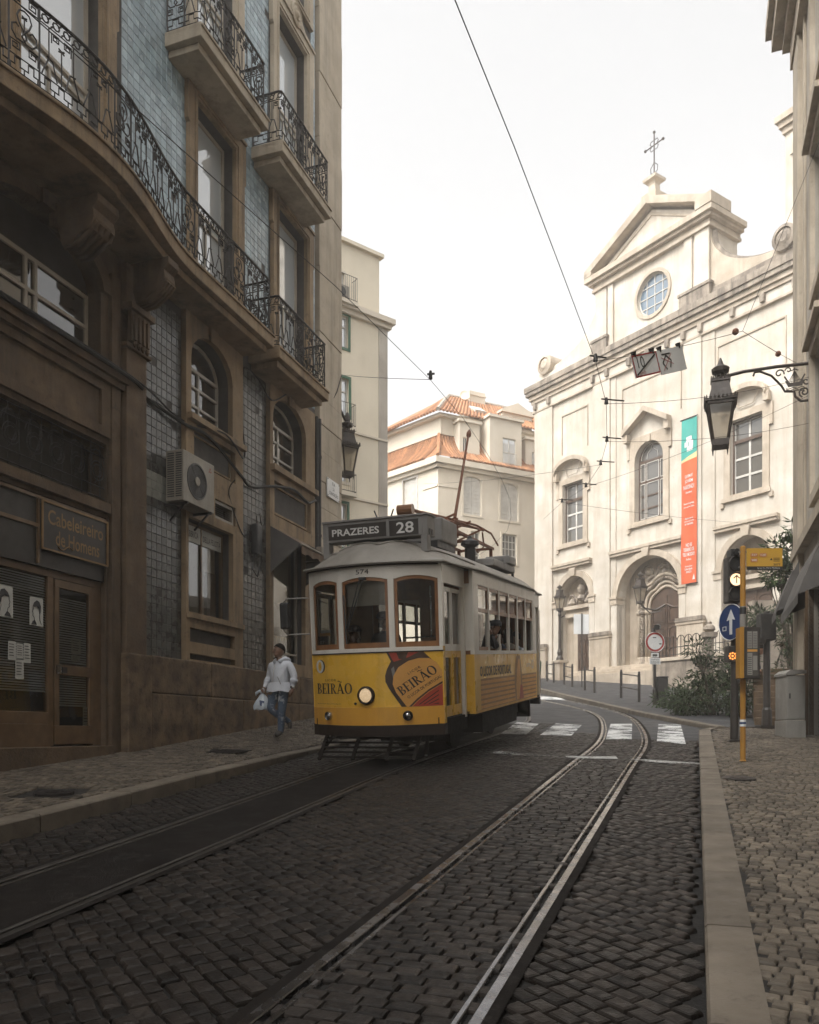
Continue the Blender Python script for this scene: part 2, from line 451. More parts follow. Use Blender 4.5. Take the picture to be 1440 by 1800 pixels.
def frame_mtx(p, e):                            # facade frame: x along the wall, y inwards, z up
    e = Vector((e[0], e[1])).normalized()
    return Matrix(((e.x, -e.y, 0, p[0]), (e.y, e.x, 0, p[1]), (0, 0, 1, p[2] if len(p) > 2 else 0), (0, 0, 0, 1)))
_TX = {}
def text_mesh(txt, size=1.0, extrude=0.0, bold=0.0, align='LEFT', spacing=1.0):
    cu = bpy.data.curves.new('text', 'FONT')
    cu.body = txt; cu.size = size; cu.extrude = extrude; cu.offset = bold; cu.align_x = align; cu.space_character = spacing
    cu.resolution_u = 3
    o = bpy.data.objects.new('text', cu)
    C.objects.link(o)
    dg = bpy.context.evaluated_depsgraph_get(); dg.update()
    me = bpy.data.meshes.new_from_object(o.evaluated_get(dg))
    bpy.data.objects.remove(o); bpy.data.curves.remove(cu)
    return me
def lettering(txt, mat_, parent, w=None, h=None, pos=(0, 0, 0), u=(1, 0, 0), v=(0, 0, 1), name='lettering', bold=0.0, fn=None, cuts=None, spacing=1.0, depth=.004):
    """flat print: fits the text into w x h with its lower left corner at pos, spanned by u, v; fn maps (a, b) to a point of a curved face"""
    me = text_mesh(txt, 1.0, 0.0, bold, spacing=spacing)
    bm = bmesh.new(); bm.from_mesh(me)
    xs = [q.co.x for q in bm.verts]; ys = [q.co.y for q in bm.verts]
    x0, x1, y0, y1 = min(xs), max(xs), min(ys), max(ys)
    sx = w / (x1 - x0) if w else h / (y1 - y0)
    sy = h / (y1 - y0) if h else sx
    for q in bm.verts: q.co = ((q.co.x - x0) * sx, (q.co.y - y0) * sy, 0)
    if cuts:
        for i in range(1, cuts):
            gx = (x1 - x0) * sx * i / cuts
            bmesh.ops.bisect_plane(bm, geom=bm.verts[:] + bm.edges[:] + bm.faces[:], plane_co=(gx, 0, 0), plane_no=(1, 0, 0))
    P, U, V = Vector(pos), Vector(u), Vector(v)
    for q in bm.verts:
        q.co = Vector(fn(q.co.x, q.co.y)) if fn else P + U * q.co.x + V * q.co.y
    bm.to_mesh(me); bm.free()
    me.materials.clear(); me.materials.append(MATS[mat_]); me.name = name
    o = bpy.data.objects.new(name, me); C.objects.link(o)
    if parent is not None: o.parent = parent
    return o
# ================================================================== GROUND
rng = np.random.default_rng(5)
def lerp(x, xs, ys): return float(np.interp(x, xs, ys))
def kerbL(t): return lerp(t, [-6, 0, 5.4, 7.4, 11.7, 16, 22], [-5.4, -5.4, -5.57, -5.72, -6.07, -6.3, -6.4])
def hL(t, l):
    k = kerbL(t)
    a = lerp(t, [0, 5, 9, 13, 16], [.15, .15, .135, .06, .035]); b = lerp(t, [5, 9.87, 11.2, 13.3, 16.8, 24], [.17, .19, .22, .28, .36, .45])
    f = min(1, max(0, (k - l) / (k + 8.25)))
    return a + (b - a) * f
def P3(t, l, h=0.0):
    x, y = st(t, l); return (x, y, zg(x, y) + h)
g = MB()
g.grid(lambda u, v: (-150 + 300 * u, -60 + 260 * v, zg(0, -60 + 260 * v) - .35), 6, 52)
tag(g.build('ground', 'soil'), kind='structure')
road = MB()
def strip(mb, t0, t1, dt, lf, rf, hf):
    n = max(1, int(round((t1 - t0) / dt)))
    mb.grid(lambda u, v: P3(t0 + (t1 - t0) * u, rf(t0 + (t1 - t0) * u) + (lf(t0 + (t1 - t0) * u) - rf(t0 + (t1 - t0) * u)) * v, hf), n, 4)
road.k = 0
strip(road, -34, 21, 1.0, lambda t: kerbL(t) - .05, lambda t: .12, -.03)
road.k = 1
TE = lambda l: 17.1 if l > -1.9 else (18.2 if l > -3.4 else 21)
for l0, l1 in ((.3, -1.9), (-1.9, -3.4)):
    strip(road, TE(l0 - .1), 21.5, .5, lambda t: l1, lambda t: l0, -.004)
road.grid(lambda u, v: (-16 + 25 * v, 20.2 + 36 * u, zg(0, 20.2 + 36 * u) - .008), 36, 4)
road.grid(lambda u, v: (5.2 + 5 * v, 15.6 + 5.0 * u, zg(0, 15.6 + 5.0 * u) - .012), 10, 3)
road_o = tag(road.build('road', ['sett_joint', 'asphalt']), kind='structure')

def slope_mtx(x, y, z, ang):
    k = zg(x, y + .05) - zg(x, y - .05); k *= 10
    u = Vector((math.cos(ang), math.sin(ang), k * math.sin(ang))).normalized()
    v = Vector((-math.sin(ang), math.cos(ang), k * math.cos(ang))).normalized()
    w = u.cross(v)
    return Matrix(((u.x, v.x, w.x, x), (u.y, v.y, w.y, y), (u.z, v.z, w.z, z), (0, 0, 0, 1)))
def in_view(x, y, z):
    if y < 2.0: return False
    px = CX + F * x / y; py = HY - F * (z - H) / y
    return -20 < px < 1460 and py < 1830
def laying(regions, la, lb, theta, hfun, jit=.01, wave=0.0, gap=.006, dz=.005):
    """courses of stones; regions is a test on (t, l); returns x, y, z, angle, size a, size b"""
    out = []
    t0, t1, l0, l1 = regions['box']
    c, s_ = math.cos(theta), math.sin(theta)
    cs = [(t, l) for t in (t0, t1) for l in (l0, l1)]
    A = [l * c + t * s_ for t, l in cs]; B = [-l * s_ + t * c for t, l in cs]
    b = min(B); row = 0
    while b < max(B):
        a = min(A) + (row % 2) * la * .5 + random.uniform(-.02, .02)
        while a < max(A):
            w = la * random.uniform(.82, 1.16)
            am = a + w / 2; bb = b + wave * math.sin(am * 2.6 + b * .35) + random.gauss(0, jit * .5)
            l = am * c - bb * s_; t = am * s_ + bb * c
            if regions['test'](t, l):
                x, y = st(t, l)
                out.append((x, y, zg(x, y) + hfun(t, l) + random.uniform(-dz, dz * .4), theta - math.atan2(D2.x, D2.y) + random.gauss(0, .035), w - gap, lb * random.uniform(.92, 1.05) - gap))
            a += w
        b += lb; row += 1
    return out
def stone_tpl(h, r):
    a = []
    for k, zz in ((.5, -h), (.5, -r * .6), (.468, -r * .2), (.36, 0.0)):
        for sx, sy in ((-1, -1), (1, -1), (1, 1), (-1, 1)): a.append((sx * k, sy * (k - .012 if k < .5 else k), zz + (random.uniform(-r * .1, r * .05) if zz > -r * .5 else 0)))
    return np.array(a)
SF = [(4 * k + i, 4 * k + (i + 1) % 4, 4 * k + 4 + (i + 1) % 4, 4 * k + 4 + i) for k in range(3) for i in range(4)] + [(12, 13, 14, 15)]
def pave(stones, parent, name, mat_, h, r, n_single=300):
    vis = sorted([q for q in stones if in_view(q[0], q[1], q[2])], key=lambda q: q[0] ** 2 + q[1] ** 2)
    single = vis[:n_single]; sid = set(id(q) for q in single)
    rest = [q for q in stones if id(q) not in sid]
    tpls = []
    for i in range(10):
        tp = stone_tpl(h, r); tp[:, :2] *= np.tile(rng.uniform(.93, 1.05, (4, 2)), (4, 1)); tpls.append(tp)
    meshes = []
    for tp in tpls:
        me = bpy.data.meshes.new(name); me.from_pydata([tuple(p) for p in tp], [], SF); me.materials.append(MATS[mat_]); meshes.append(me)
    for i, q in enumerate(single):
        o = bpy.data.objects.new(name, meshes[i % 10]); C.objects.link(o); o.parent = parent
        o.matrix_local = slope_mtx(q[0], q[1], q[2], q[3]) @ Matrix.Diagonal((q[4], q[5], 1, 1))
    if rest:
        V = np.empty((len(rest), 16, 3))
        for i, q in enumerate(rest):
            tp = tpls[i % 10]; c, s_ = math.cos(q[3]), math.sin(q[3])
            X = tp[:, 0] * q[4]; Y = tp[:, 1] * q[5]
            dx = X * c - Y * s_; dy = X * s_ + Y * c
            k = .0833 if q[1] < 24 else .1
            V[i, :, 0] = q[0] + dx; V[i, :, 1] = q[1] + dy; V[i, :, 2] = q[2] + tp[:, 2] + dy * k
        Fc = (np.array(SF)[None] + 16 * np.arange(len(rest))[:, None, None]).reshape(-1, 4)
        me = bpy.data.meshes.new(name + '_field')
        me.vertices.add(len(rest) * 16); me.vertices.foreach_set('co', V.reshape(-1))
        me.loops.add(Fc.size); me.loops.foreach_set('vertex_index', Fc.reshape(-1).astype(np.int32))
        me.polygons.add(len(Fc)); me.polygons.foreach_set('loop_start', np.arange(0, Fc.size, 4, dtype=np.int32))
        me.polygons.foreach_set('loop_total', np.full(len(Fc), 4, dtype=np.int32))
        me.update(calc_edges=True); me.materials.append(MATS[mat_])
        o = bpy.data.objects.new(name + '_field', me); C.objects.link(o); o.parent = parent; o['kind'] = 'stuff'
# track centre lines (x, y)
def smooth_path(pts, n=8):
    pts = [Vector((p[0], p[1], 0)) for p in pts]; out = []
    for i in range(len(pts) - 1):
        p0 = pts[max(0, i - 1)]; p1, p2 = pts[i], pts[i + 1]; p3 = pts[min(len(pts) - 1, i + 2)]
        for k in range(n):
            u = k / n
            out.append(.5 * ((2 * p1) + (p2 - p0) * u + (2 * p0 - 5 * p1 + 4 * p2 - p3) * u * u + (3 * p1 - p0 - 3 * p2 + p3) * u ** 3))
    out.append(pts[-1]); return [(p.x, p.y) for p in out]
near_c = smooth_path([st(-20, -1.33), st(-8, -1.33), st(0, -1.33), st(6, -1.33), st(12, -1.34), st(16.3, -1.36), (5.22, 20.2), (5.92, 23.9), (6.03, 26.7), (5.75, 29.6), (5.2, 33.2), (4.3, 38), (2.8, 44)])
far_c = smooth_path([st(-20, -3.7), st(-8, -3.8), st(0, -3.95), st(5, -4.13), st(8, -4.3), st(11.1, -4.47), st(15, -4.5), (2.15, 19.6), (2.95, 23.2), (3.2, 27), (2.9, 31), (2.3, 36), (1.0, 43)])
GAUGE = .87
RAILP = [(-.052, -.06), (-.052, -.004), (-.044, .004), (.004, .004), (.01, -.002), (.012, -.034), (.046, -.034), (.049, -.003), (.054, .001), (.074, .001), (.078, -.006), (.078, -.06)]
def sweep(mb, path, off, prof, flip=1, hadd=0.0):
    o = len(mb.v); n = len(prof)
    for i, p in enumerate(path):
        a = path[max(0, i - 1)]; b = path[min(len(path) - 1, i + 1)]
        d = Vector((b[0] - a[0], b[1] - a[1])).normalized(); nr = Vector((d.y, -d.x))
        for q, z in prof:
            x, y = p[0] + nr.x * (off + q * flip), p[1] + nr.y * (off + q * flip)
            mb.v.append((x, y, zg(x, y) + z + hadd))
    for i in range(len(path) - 1):
        for k in range(n - 1):
            a = o + i * n + k
            mb.f.append((a, a + 1, a + n + 1, a + n)); mb.mi.append(mb.k)
def build_track(path, label, m_='steel_rail'):
    t = thing('tram_track', label, 'tram track', (path[0][0], path[0][1], 0), group='tram tracks sunk in the street')
    off = Matrix.Translation((-path[0][0], -path[0][1], 0))
    for sg in (-1, 1):
        mb = MB(); sweep(mb, path, sg * GAUGE / 2, RAILP, -sg)
        mb.build('rail', m_, t, smooth=False, mtx=off)
    return t
build_track(near_c, 'empty pair of polished steel rails curving over the zebra crossing')
build_track(far_c, 'pair of steel rails running under the yellow tram', 'rail_dull')
def dist_track(x, y, path):
    b = 9
    for i in range(0, len(path), 2):
        d = math.hypot(path[i][0] - x, path[i][1] - y)
        if d < b: b = d
    return b
def track_lat(path):
    T = [tl(*p) for p in path]
    ts = [q[0] for q in T]; ls = [q[1] for q in T]
    return lambda t: lerp(t, ts, ls)
nl, fl_ = track_lat(near_c[:48]), track_lat(far_c[:56])
bed = MB()   # smooth strip between the left rails and thin strips beside all rails
def bedstrip(path, i0, i1, a, b, h): 
    sweep(bed, path[i0:i1], 0, [(a, h), (b, h)])
bedstrip(far_c, 0, 60, -GAUGE / 2 + .06, GAUGE / 2 - .06, -.006)
for s_ in (-1, 1):
    for path in (near_c, far_c):
        bedstrip(path, 0, 62, s_ * (GAUGE / 2 + .04 * s_ * s_) if s_ > 0 else -GAUGE / 2 - .105, s_ * GAUGE / 2 + .105 if s_ > 0 else -GAUGE / 2 - .04, .003)
tag(bed.build('track_bed', 'track_asphalt', road_o), kind=None)
def setts_ok(t, l, kind):
    if t > TE(l): return False
    dn, df = l - nl(t), l - fl_(t)
    if kind == 'mid': return abs(dn) < GAUGE / 2 - .06
    if abs(dn) < GAUGE / 2 + .1 or abs(df) < GAUGE / 2 + .1: return False
    if l < kerbL(t) + .05 or l > -.01: return False
    return True
ST = laying(dict(box=(1.6, 18, -2.2, -.5), test=lambda t, l: setts_ok(t, l, 'mid')), .15, .1, 0.0, lambda t, l: 0.0, .012)
ST += laying(dict(box=(1.6, 21, -7, 0), test=lambda t, l: setts_ok(t, l, 'side')), .135, .1, R(-38), lambda t, l: 0.0, .012)
pave(ST, road_o, 'sett', 'sett', .07, .03)
# painted markings: thin sheets lying on the setts and asphalt
def quad_sheet(name, pts, mat_, h, parent, nu=8, nv=8):
    mb = MB(); a, b, c, d = [Vector((p[0], p[1])) for p in pts]
    def fn(u, v):
        p = a.lerp(b, v).lerp(d.lerp(c, v), u); return (p.x, p.y, zg(p.x, p.y) + h)
    mb.grid(fn, nu, nv); return mb.build(name, mat_, parent)
for q in ([(3.92, 16.37), (4.42, 16.3), (5.6, 20.6), (5.06, 20.6)], [(4.8, 15.9), (5.18, 15.35), (6.72, 20.3), (6.2, 20.4)], [(2.75, 17.3), (3.4, 17.2), (4.25, 20.2), (3.7, 20.7)], [(1.95, 17.6), (2.5, 17.5), (3.25, 20.6), (2.8, 21.3)], [(1.0, 17.8), (1.55, 17.8), (2.4, 21.3), (1.8, 21.5)]):
    quad_sheet('crossing_stripe', q, 'road_paint', .009, road_o)
quad_sheet('stop_line', [(1.46, 14.2), (1.4, 13.8), (2.4, 13.05), (2.42, 13.35)], 'road_paint_worn', .009, road_o)
quad_sheet('stop_line', [(2.55, 13.4), (2.5, 13.05), (3.3, 12.95), (3.35, 13.3)], 'road_paint_worn', .009, road_o)
quad_sheet('stop_line', [(3.5, 13.0), (3.45, 12.7), (4.6, 11.9), (4.75, 12.15)], 'road_paint_worn', .009, road_o)
quad_sheet('crossing_stripe', [(5.0, 32.0), (6.0, 31.4), (6.1, 33.4), (5.0, 34.6)], 'road_paint', .006, road_o)
quad_sheet('crossing_stripe', [(3.6, 33.2), (4.4, 32.5), (4.4, 35.2), (3.6, 36)], 'road_paint', .006, road_o)
# ---- left pavement
pl = MB()
pl.grid(lambda u, v: P3(-20 + 46 * u, kerbL(-20 + 46 * u) - .22 + (-8.45 - kerbL(-20 + 46 * u) + .22) * v, hL(-20 + 46 * u, kerbL(-20 + 46 * u) - .22 + (-8.45 - kerbL(-20 + 46 * u) + .22) * v) - .022), 60, 8)
pave_l = tag(pl.build('pavement_left', 'cobble_joint'), kind='structure')
MANL = [(-2.85, 12.85), (-3.75, 8.65)]
def ok_left(t, l):
    if not (kerbL(t) - .25 > l > -8.25): return False
    x, y = st(t, l)
    return all(abs(x - a) > .3 or abs(y - b) > .33 for a, b in MANL)
pave(laying(dict(box=(3.0, 20, -8.4, -5.3), test=ok_left), .09, .085, R(14), hL, .01, .03, .006, .005), pave_l, 'cobblestone', 'cobble', .05, .022)
def kerb_run(parent, path, wid, hf, L=1.1, mat_='kerb', drop=.3):
    """kerb stones along a path of (x, y); body lies to the left (sign of wid) of the path"""
    pts = [Vector(p) for p in path]; acc = 0; start = pts[0]; seg = []
    lens = [0]
    for a, b in zip(pts, pts[1:]): lens.append(lens[-1] + (b - a).length)
    def at(s_):
        i = max(0, min(len(pts) - 2, int(np.searchsorted(lens, s_)) - 1)); u = (s_ - lens[i]) / (lens[i + 1] - lens[i])
        d = (pts[i + 1] - pts[i]).normalized(); return pts[i] + (pts[i + 1] - pts[i]) * u, Vector((-d.y, d.x))
    s_ = 0
    while s_ < lens[-1] - .05:
        e = min(lens[-1], s_ + L * random.uniform(.85, 1.15))
        mb = MB(); rows = []
        for q in (s_ + .009, (s_ + e) / 2, e - .009):
            p, n = at(q); h = hf(p.x, p.y); z = zg(p.x, p.y)
            jj = random.uniform(-.004, .004)
            prof = [(0, -drop), (0, h - .018), (.012, h - .003), (.03, h), (wid, h), (wid, -drop)] if wid > 0 else [(0, -drop), (0, h - .018), (-.012, h - .003), (-.03, h), (wid, h), (wid, -drop)]
            rows.append([(p.x + n.x * a, p.y + n.y * a, z + b + jj) for a, b in prof])
        o = len(mb.v)
        for r_ in rows: mb.v.extend(r_)
        for i in range(2):
            for k in range(5):
                a = o + i * 6 + k; fcs = (a, a + 1, a + 7, a + 6)
                mb.f.append(fcs if wid < 0 else fcs[::-1]); mb.mi.append(0)
        mb.f.append((0, 5, 4, 3, 2, 1) if wid < 0 else (0, 1, 2, 3, 4, 5)); mb.f.append((12, 13, 14, 15, 16, 17) if wid < 0 else (17, 16, 15, 14, 13, 12)); mb.mi += [0, 0]
        mb.build('kerb_stone', mat_, parent)
        s_ = e
kerb_run(pave_l, [st(t, kerbL(t)) for t in np.arange(-2, 22, .5)], .24, lambda x, y: hL(tl(x, y)[0], -5.0) , 1.3)
# ---- right pavement
HR = .12
cor = [st(t, .04) for t in np.arange(-6, 17.6, .6)]
cor += [(6.13, 17.35), (6.3, 17.68), (6.52, 17.9), (6.9, 18.05), (7.5, 18.15), (8.4, 18.3), (10, 18.6)]
kerb_run(tag((lambda m_: m_.build('pavement_right', 'cobble_joint'))((lambda m_: (m_.grid(lambda u, v: P3(-20 + 37.6 * u, .22 + 3.2 * v, HR - .02), 40, 4), m_.grid(lambda u, v: (6.3 + 6 * v, 16.9 + (1.1 + .1 * v) * u, zg(0, 16.9 + 1.1 * u) + HR - .024), 4, 4), m_)[-1])(MB())), kind='structure'), cor, -.23, lambda x, y: HR, 1.4)
pave_r = bpy.data.objects['pavement_right']
def ok_right(t, l):
    x, y = st(t, l)
    if l < .275 or y > 17.85: return False
    if y > 17 and x < 6.5: return False
    return math.hypot(x - 4.0, (y - 9.95)) > .2 and x < 9.5 and l < 3.0
pave(laying(dict(box=(2.4, 20, .2, 3.2), test=ok_right), .088, .083, R(-9), lambda t, l: HR, .01, .02, .006, .005), pave_r, 'cobblestone', 'cobble', .05, .022)
# manhole covers
def cover(x, y, hh, shape, label):
    t = thing('manhole_cover', label, 'manhole cover', mtx=slope_mtx(x, y, zg(x, y) + hh, -math.atan2(D2.x, D2.y)))
    mb = MB()
    if shape == 'sq':
        mb.box(-.27, .27, -.27, .27, -.05, -.006); mb.build('frame', 'iron', t)
        mb = MB(); mb.box(-.23, .23, -.23, .23, -.04, 0); 
        for i in range(5):
            mb.box(-.2, .2, -.19 + .08 * i, -.15 + .08 * i, 0, .005)
        mb.build('lid', 'iron', t)
    else:
        mb = MB(); mb.lathe([(.2, -.05), (.2, .0), (.18, .0)], n=20); mb.build('frame', 'iron', t)
        mb = MB(); mb.lathe([(.17, -.04), (.17, .003), (.1, .003), (.1, .007), (.02, .007)], n=20); mb.build('lid', 'iron', t)
cover(MANL[0][0], MANL[0][1], hL(*tl(*MANL[0])) + .004, 'sq', 'square iron cover in the left cobbled pavement')
cover(MANL[1][0], MANL[1][1], hL(*tl(*MANL[1])) + .004, 'round', 'round iron cover in the left pavement by the hairdresser door')
cover(4.0, 9.95, HR + .004, 'round', 'round iron cover in the right pavement near the bus stop')
# ---- forecourt beyond the junction
KF = [(7.0, 17.2), (6.95, 18.5), (6.86, 20), (6.76, 22), (6.66, 24.4), (6.45, 28), (6.2, 31), (5.85, 36), (5.5, 41), (4.9, 46), (3, 53)]
kx = lambda y: lerp(y, [p[1] for p in KF], [p[0] for p in KF])
fc = MB()
def hF(y): return .1 + lerp(y, [18, 28, 36, 42, 46], [0, .03, .1, .22, .22])
fc.grid(lambda u, v: (kx(18.2 + 36 * u) + .16 + (30 - kx(18.2 + 36 * u)) * v * v, 18.2 + 36 * u, zg(0, 18.2 + 36 * u) + hF(18.2 + 36 * u) - .004), 36, 10)
fore = tag(fc.build('forecourt', 'asphalt'), kind='structure')
kerb_run(fore, KF[1:], -.2, lambda x, y: hF(y), 1.2)
# ================================================================== TILED HOUSE ON THE LEFT
LBP, LBE = Vector((-4.52, 12.04)), Vector((.3280, .9447))
LBN = Vector((LBE.y, -LBE.x))
def lbx(px, py, d=0.0):            # where a line of sight meets the facade plane (offset d): position along it and height
    u, w = (px - CX) / F, (HY - py) / F
    P = LBP + LBN * d
    t = P.dot(LBN) / Vector((u, 1)).dot(LBN)
    q = Vector((u, 1)) * t - P
    return q.dot(LBE), H + w * t
LB = thing('tiled_house', 'old house with blue tiled upper floors, iron balconies and a brown stone ground floor', 'house', mtx=frame_mtx((LBP.x, LBP.y, 0), LBE))
def plate(mb, outer, holes, y0, y1, reveal=None):
    """stone slab standing proud of the wall: front face at y0 with openings, edges running back to y1"""
    mb.wall(outer, holes, y0, (y1 - y0) if reveal is None else reveal)
    n = len(outer); o = len(mb.v)
    mb.v.extend([(x, y0, z) for x, z in outer]); mb.v.extend([(x, y1, z) for x, z in outer])
    for i in range(n): mb.f.append((o + i, o + n + i, o + n + (i + 1) % n, o + (i + 1) % n)); mb.mi.append(mb.k)
def inset(h, d):
    x0, x1 = min(p[0] for p in h), max(p[0] for p in h); z0, z1 = min(p[1] for p in h), max(p[1] for p in h)
    cx, cz = (x0 + x1) / 2, (z0 + z1) / 2
    fx, fz = 1 - 2 * d / (x1 - x0), 1 - 2 * d / (z1 - z0)
    return [(cx + (x - cx) * fx, cz + (z - cz) * fz) for x, z in h]
def window(parent, x0, x1, z0, z1, y, fm, gm, vx=(), hz=(), rise=0.0, fw=.06, bw=.035, fd=.06, name='window', zs=None, vfrom=None, label=None, back=None):
    """framed window: outer frame, glazing bars (vx fractions, hz heights) and one pane for each light"""
    w = MB()
    zt = z1 if not rise else zs
    out = rect(x0, x1, z0, z1) if not rise else arch(x0, x1, z0, zs, rise, 10)
    plate(w, out, [inset(out, fw)], y, y + fd)
    vs_ = [x0 + (x1 - x0) * a for a in vx]
    vt = zt if vfrom is None else vfrom
    for i, a in enumerate(vs_):
        w.box(a - bw / 2, a + bw / 2, y - .004, y + fd * .8, z0 + fw * .5, vt - (fw * .5 if vfrom is None and not rise else 0))
    for h in hz: w.box(x0 + fw * .5, x1 - fw * .5, y - .008, y + fd * .75, h - bw / 2, h + bw / 2)
    if rise: w.box(x0 + fw * .5, x1 - fw * .5, y - .012, y + fd * .9, zs - bw * .7, zs + bw * .7)
    o = w.build(name, fm, parent)
    if label: o['label'] = label
    xs = [x0 + fw * .7] + [a for a in vs_] + [x1 - fw * .7]
    zs_ = [z0 + fw * .7] + sorted(hz) + [zt - (fw * .5 if not rise else 0)]
    for i in range(len(xs) - 1):
        for j in range(len(zs_) - 1):
            if vfrom is not None and zs_[j] >= vfrom - .01:
                if i > 0: continue
                a, b = xs[0], xs[-1]
            else: a, b = xs[i], xs[i + 1]
            p = MB(); tl_ = random.uniform(-.004, .004)
            p.add([(a, y + fd * .5, zs_[j]), (b, y + fd * .5 + tl_, zs_[j]), (b, y + fd * .5 + tl_ * .5, zs_[j + 1]), (a, y + fd * .5 - tl_ * .5, zs_[j + 1])], [(0, 1, 2, 3)])
            p.build('pane', gm, o)
    if rise:
        p = MB(); hw = (x1 - x0) / 2 - fw * .7
        pts = [((x0 + x1) / 2 + hw * math.cos(PI * i / 10), y + fd * .5, zs + (rise - fw * .7) * math.sin(PI * i / 10)) for i in range(11)]
        p.add(pts, [tuple(range(11))]); p.build('pane', gm, o)
    return o
LTOP = 24.0
AW = arch(2.12, 3.45, 6.97, 7.95, .52); BW = arch(5.0, 6.5, 7.0, 8.0, .5)
SA, SB = rect(2.04, 3.47, 3.57, 5.2), rect(5.02, 6.48, 2.98, 5.68)
LV = rect(2.86, 3.55, 5.36, 5.71)
U1 = [(-1.62, -.08), (2.34, 3.6), (5.3, 6.6)]
holes_up = [rect(a, b, 9.06, 12.5) for a, b in U1] + [rect(a, b, 13.1, 16.6) for a, b in U1] + [rect(a, b, 17.4, 20.6) for a, b in U1]
SHOP, GRL = rect(-2.35, .05, 1.2, 4.66), rect(-2.35, .07, 4.88, 5.75)
WUP = arch(-2.3, -.06, 6.95, 7.95, .55)
w = MB(); w.wall(rect(.86, 7.15, .4, 9), [AW, BW, SA, SB, LV], 0, .34); w.build('wall', 'tile_grout', LB)
w = MB(); w.wall(rect(-3.0, .86, 0, 9), [SHOP, GRL, WUP], -.03, .34); w.build('wall', 'stone_dark', LB)
w = MB(); w.wall(rect(-3.0, 7.15, 9, LTOP), holes_up, 0, .3); w.build('wall', 'tile_grout', LB)
w = MB(); w.wall(rect(-34, -3.0, -2.5, LTOP), [], 0, .3); w.box(-34, 8.5, .9, 11, -2.6, LTOP); w.box(-34, 8.5, 0.002, .9, LTOP - .4, LTOP - .002); w.box(8.3, 8.5, .05, .9, 0, LTOP - .41); w.build('wall', 'stone_dark', LB)
w = MB(); w.box(-34, 8.7, -.45, .3, LTOP, LTOP + .5); w.build('cornice', 'stone_pale', LB)
# ---- wall tiles, one by one
TILES = []
def tilefield(x0, x1, z0, z1, mats_, ts=.142, pale=None):
    nx = max(1, round((x1 - x0) / ts)); tw = (x1 - x0) / nx; nz = int((z1 - z0) / ts)
    for i in range(nx):
        for j in range(nz):
            if random.random() < .008: continue
            x, z = x0 + tw * (i + .5), z0 + ts * (j + .5)
            m_ = mats_
            if pale and pale[0] < x < pale[1] and pale[2] < z < pale[3]: m_ = 'tile_pale'
            TILES.append((x, z, tw, ts, m_))
tilefield(.88, 1.95, 2.72, 8.55, 'tile_grey', pale=(1.0, 1.62, 5.3, 5.75))
tilefield(3.86, 4.87, 2.72, 8.6, 'tile_grey')
tilefield(.43, 2.1, 9.1, 17.2, 'tile_blue'); tilefield(3.95, 4.98, 9.1, 18.4, 'tile_blue'); tilefield(6.92, 7.14, 8.9, 19.5, 'tile_blue')
tilefield(-2.9, -1.95, 9.1, 12, 'tile_blue')
def tile_key(q):
    P = LBP + LBE * q[0]
    px, py = CX + F * P.x / P.y, HY - F * (q[1] - H) / P.y
    return P.y if (0 < px < 1440 and 0 < py < 1800) else 99
TILES.sort(key=tile_key)
tme = {}
for m_ in ('tile_grey', 'tile_blue', 'tile_pale'):
    for k in range(3):
        a = MB(); b = .06; t_ = [random.uniform(.007, .011) for _ in range(4)]
        a.add([(-.487, 0, -.487), (.487, 0, -.487), (.487, 0, .487), (-.487, 0, .487), (-.44, -t_[0], -.44), (.44, -t_[1], -.44), (.44, -t_[2], .44), (-.44, -t_[3], .44)],
              [(0, 1, 5, 4), (1, 2, 6, 5), (2, 3, 7, 6), (3, 0, 4, 7), (4, 5, 6, 7)])
        tme[m_, k] = (a.mesh('tile', m_), a.v, a.f)
for i, q in enumerate(TILES[:300]):
    o = bpy.data.objects.new('tile', tme[q[4], i % 3][0]); C.objects.link(o); o.parent = LB
    o.location = (q[0], -.001, q[1]); o.scale = (q[2], 1, q[3])
for m_ in ('tile_grey', 'tile_blue', 'tile_pale'):
    f_ = MB()
    for i, q in enumerate(TILES[300:]):
        if q[4] != m_: continue
        f_.add([(q[0] + v[0] * q[2], v[1] - .001, q[1] + v[2] * q[3]) for v in tme[m_, i % 3][1]], tme[m_, i % 3][2])
    if f_.v: f_.build('tile_field', m_, LB, kind='stuff')
# ---- stone surrounds of the two right bays
def moulding(mb, x0, x1, z0, z1, y, w=.05, d=.03):     # raised rectangular moulding frame
    for a in ((x0, x1, z0, z0 + w), (x0, x1, z1 - w, z1), (x0, x0 + w, z0 + w, z1 - w), (x1 - w, x1, z0 + w, z1 - w)):
        mb.box(a[0], a[1], y - d, y + .002, a[2], a[3])
s_ = MB(); plate(s_, rect(1.97, 3.82, 2.72, 8.72), [AW, SA, LV, rect(2.2, 3.55, 6.16, 6.74), rect(2.08, 3.53, 3.06, 3.3), rect(2.08, 3.53, 2.76, 2.86)], -.1, .0)
moulding(s_, 2.26, 3.49, 6.22, 6.68, 0, .03, .03); s_.box(2.0, 3.8, -.2, -.1, 6.84, 6.94); s_.box(2.0, 3.8, -.15, -.1, 3.46, 3.55); s_.box(2.66, 2.9, -.15, -.1, 8.42, 8.71)
s_.build('window_surround', 'stone_tan', LB)
s_ = MB(); plate(s_, rect(4.88, 6.96, 2.72, 8.72), [BW, SB, rect(5.06, 6.74, 5.96, 6.68)], -.1, 0)
moulding(s_, 5.12, 6.68, 6.02, 6.62, 0, .04, .04); s_.box(4.9, 6.95, -.2, -.1, 6.85, 6.97); s_.box(5.63, 5.87, -.15, -.1, 8.42, 8.71)
s_.build('window_surround', 'stone_tan', LB)
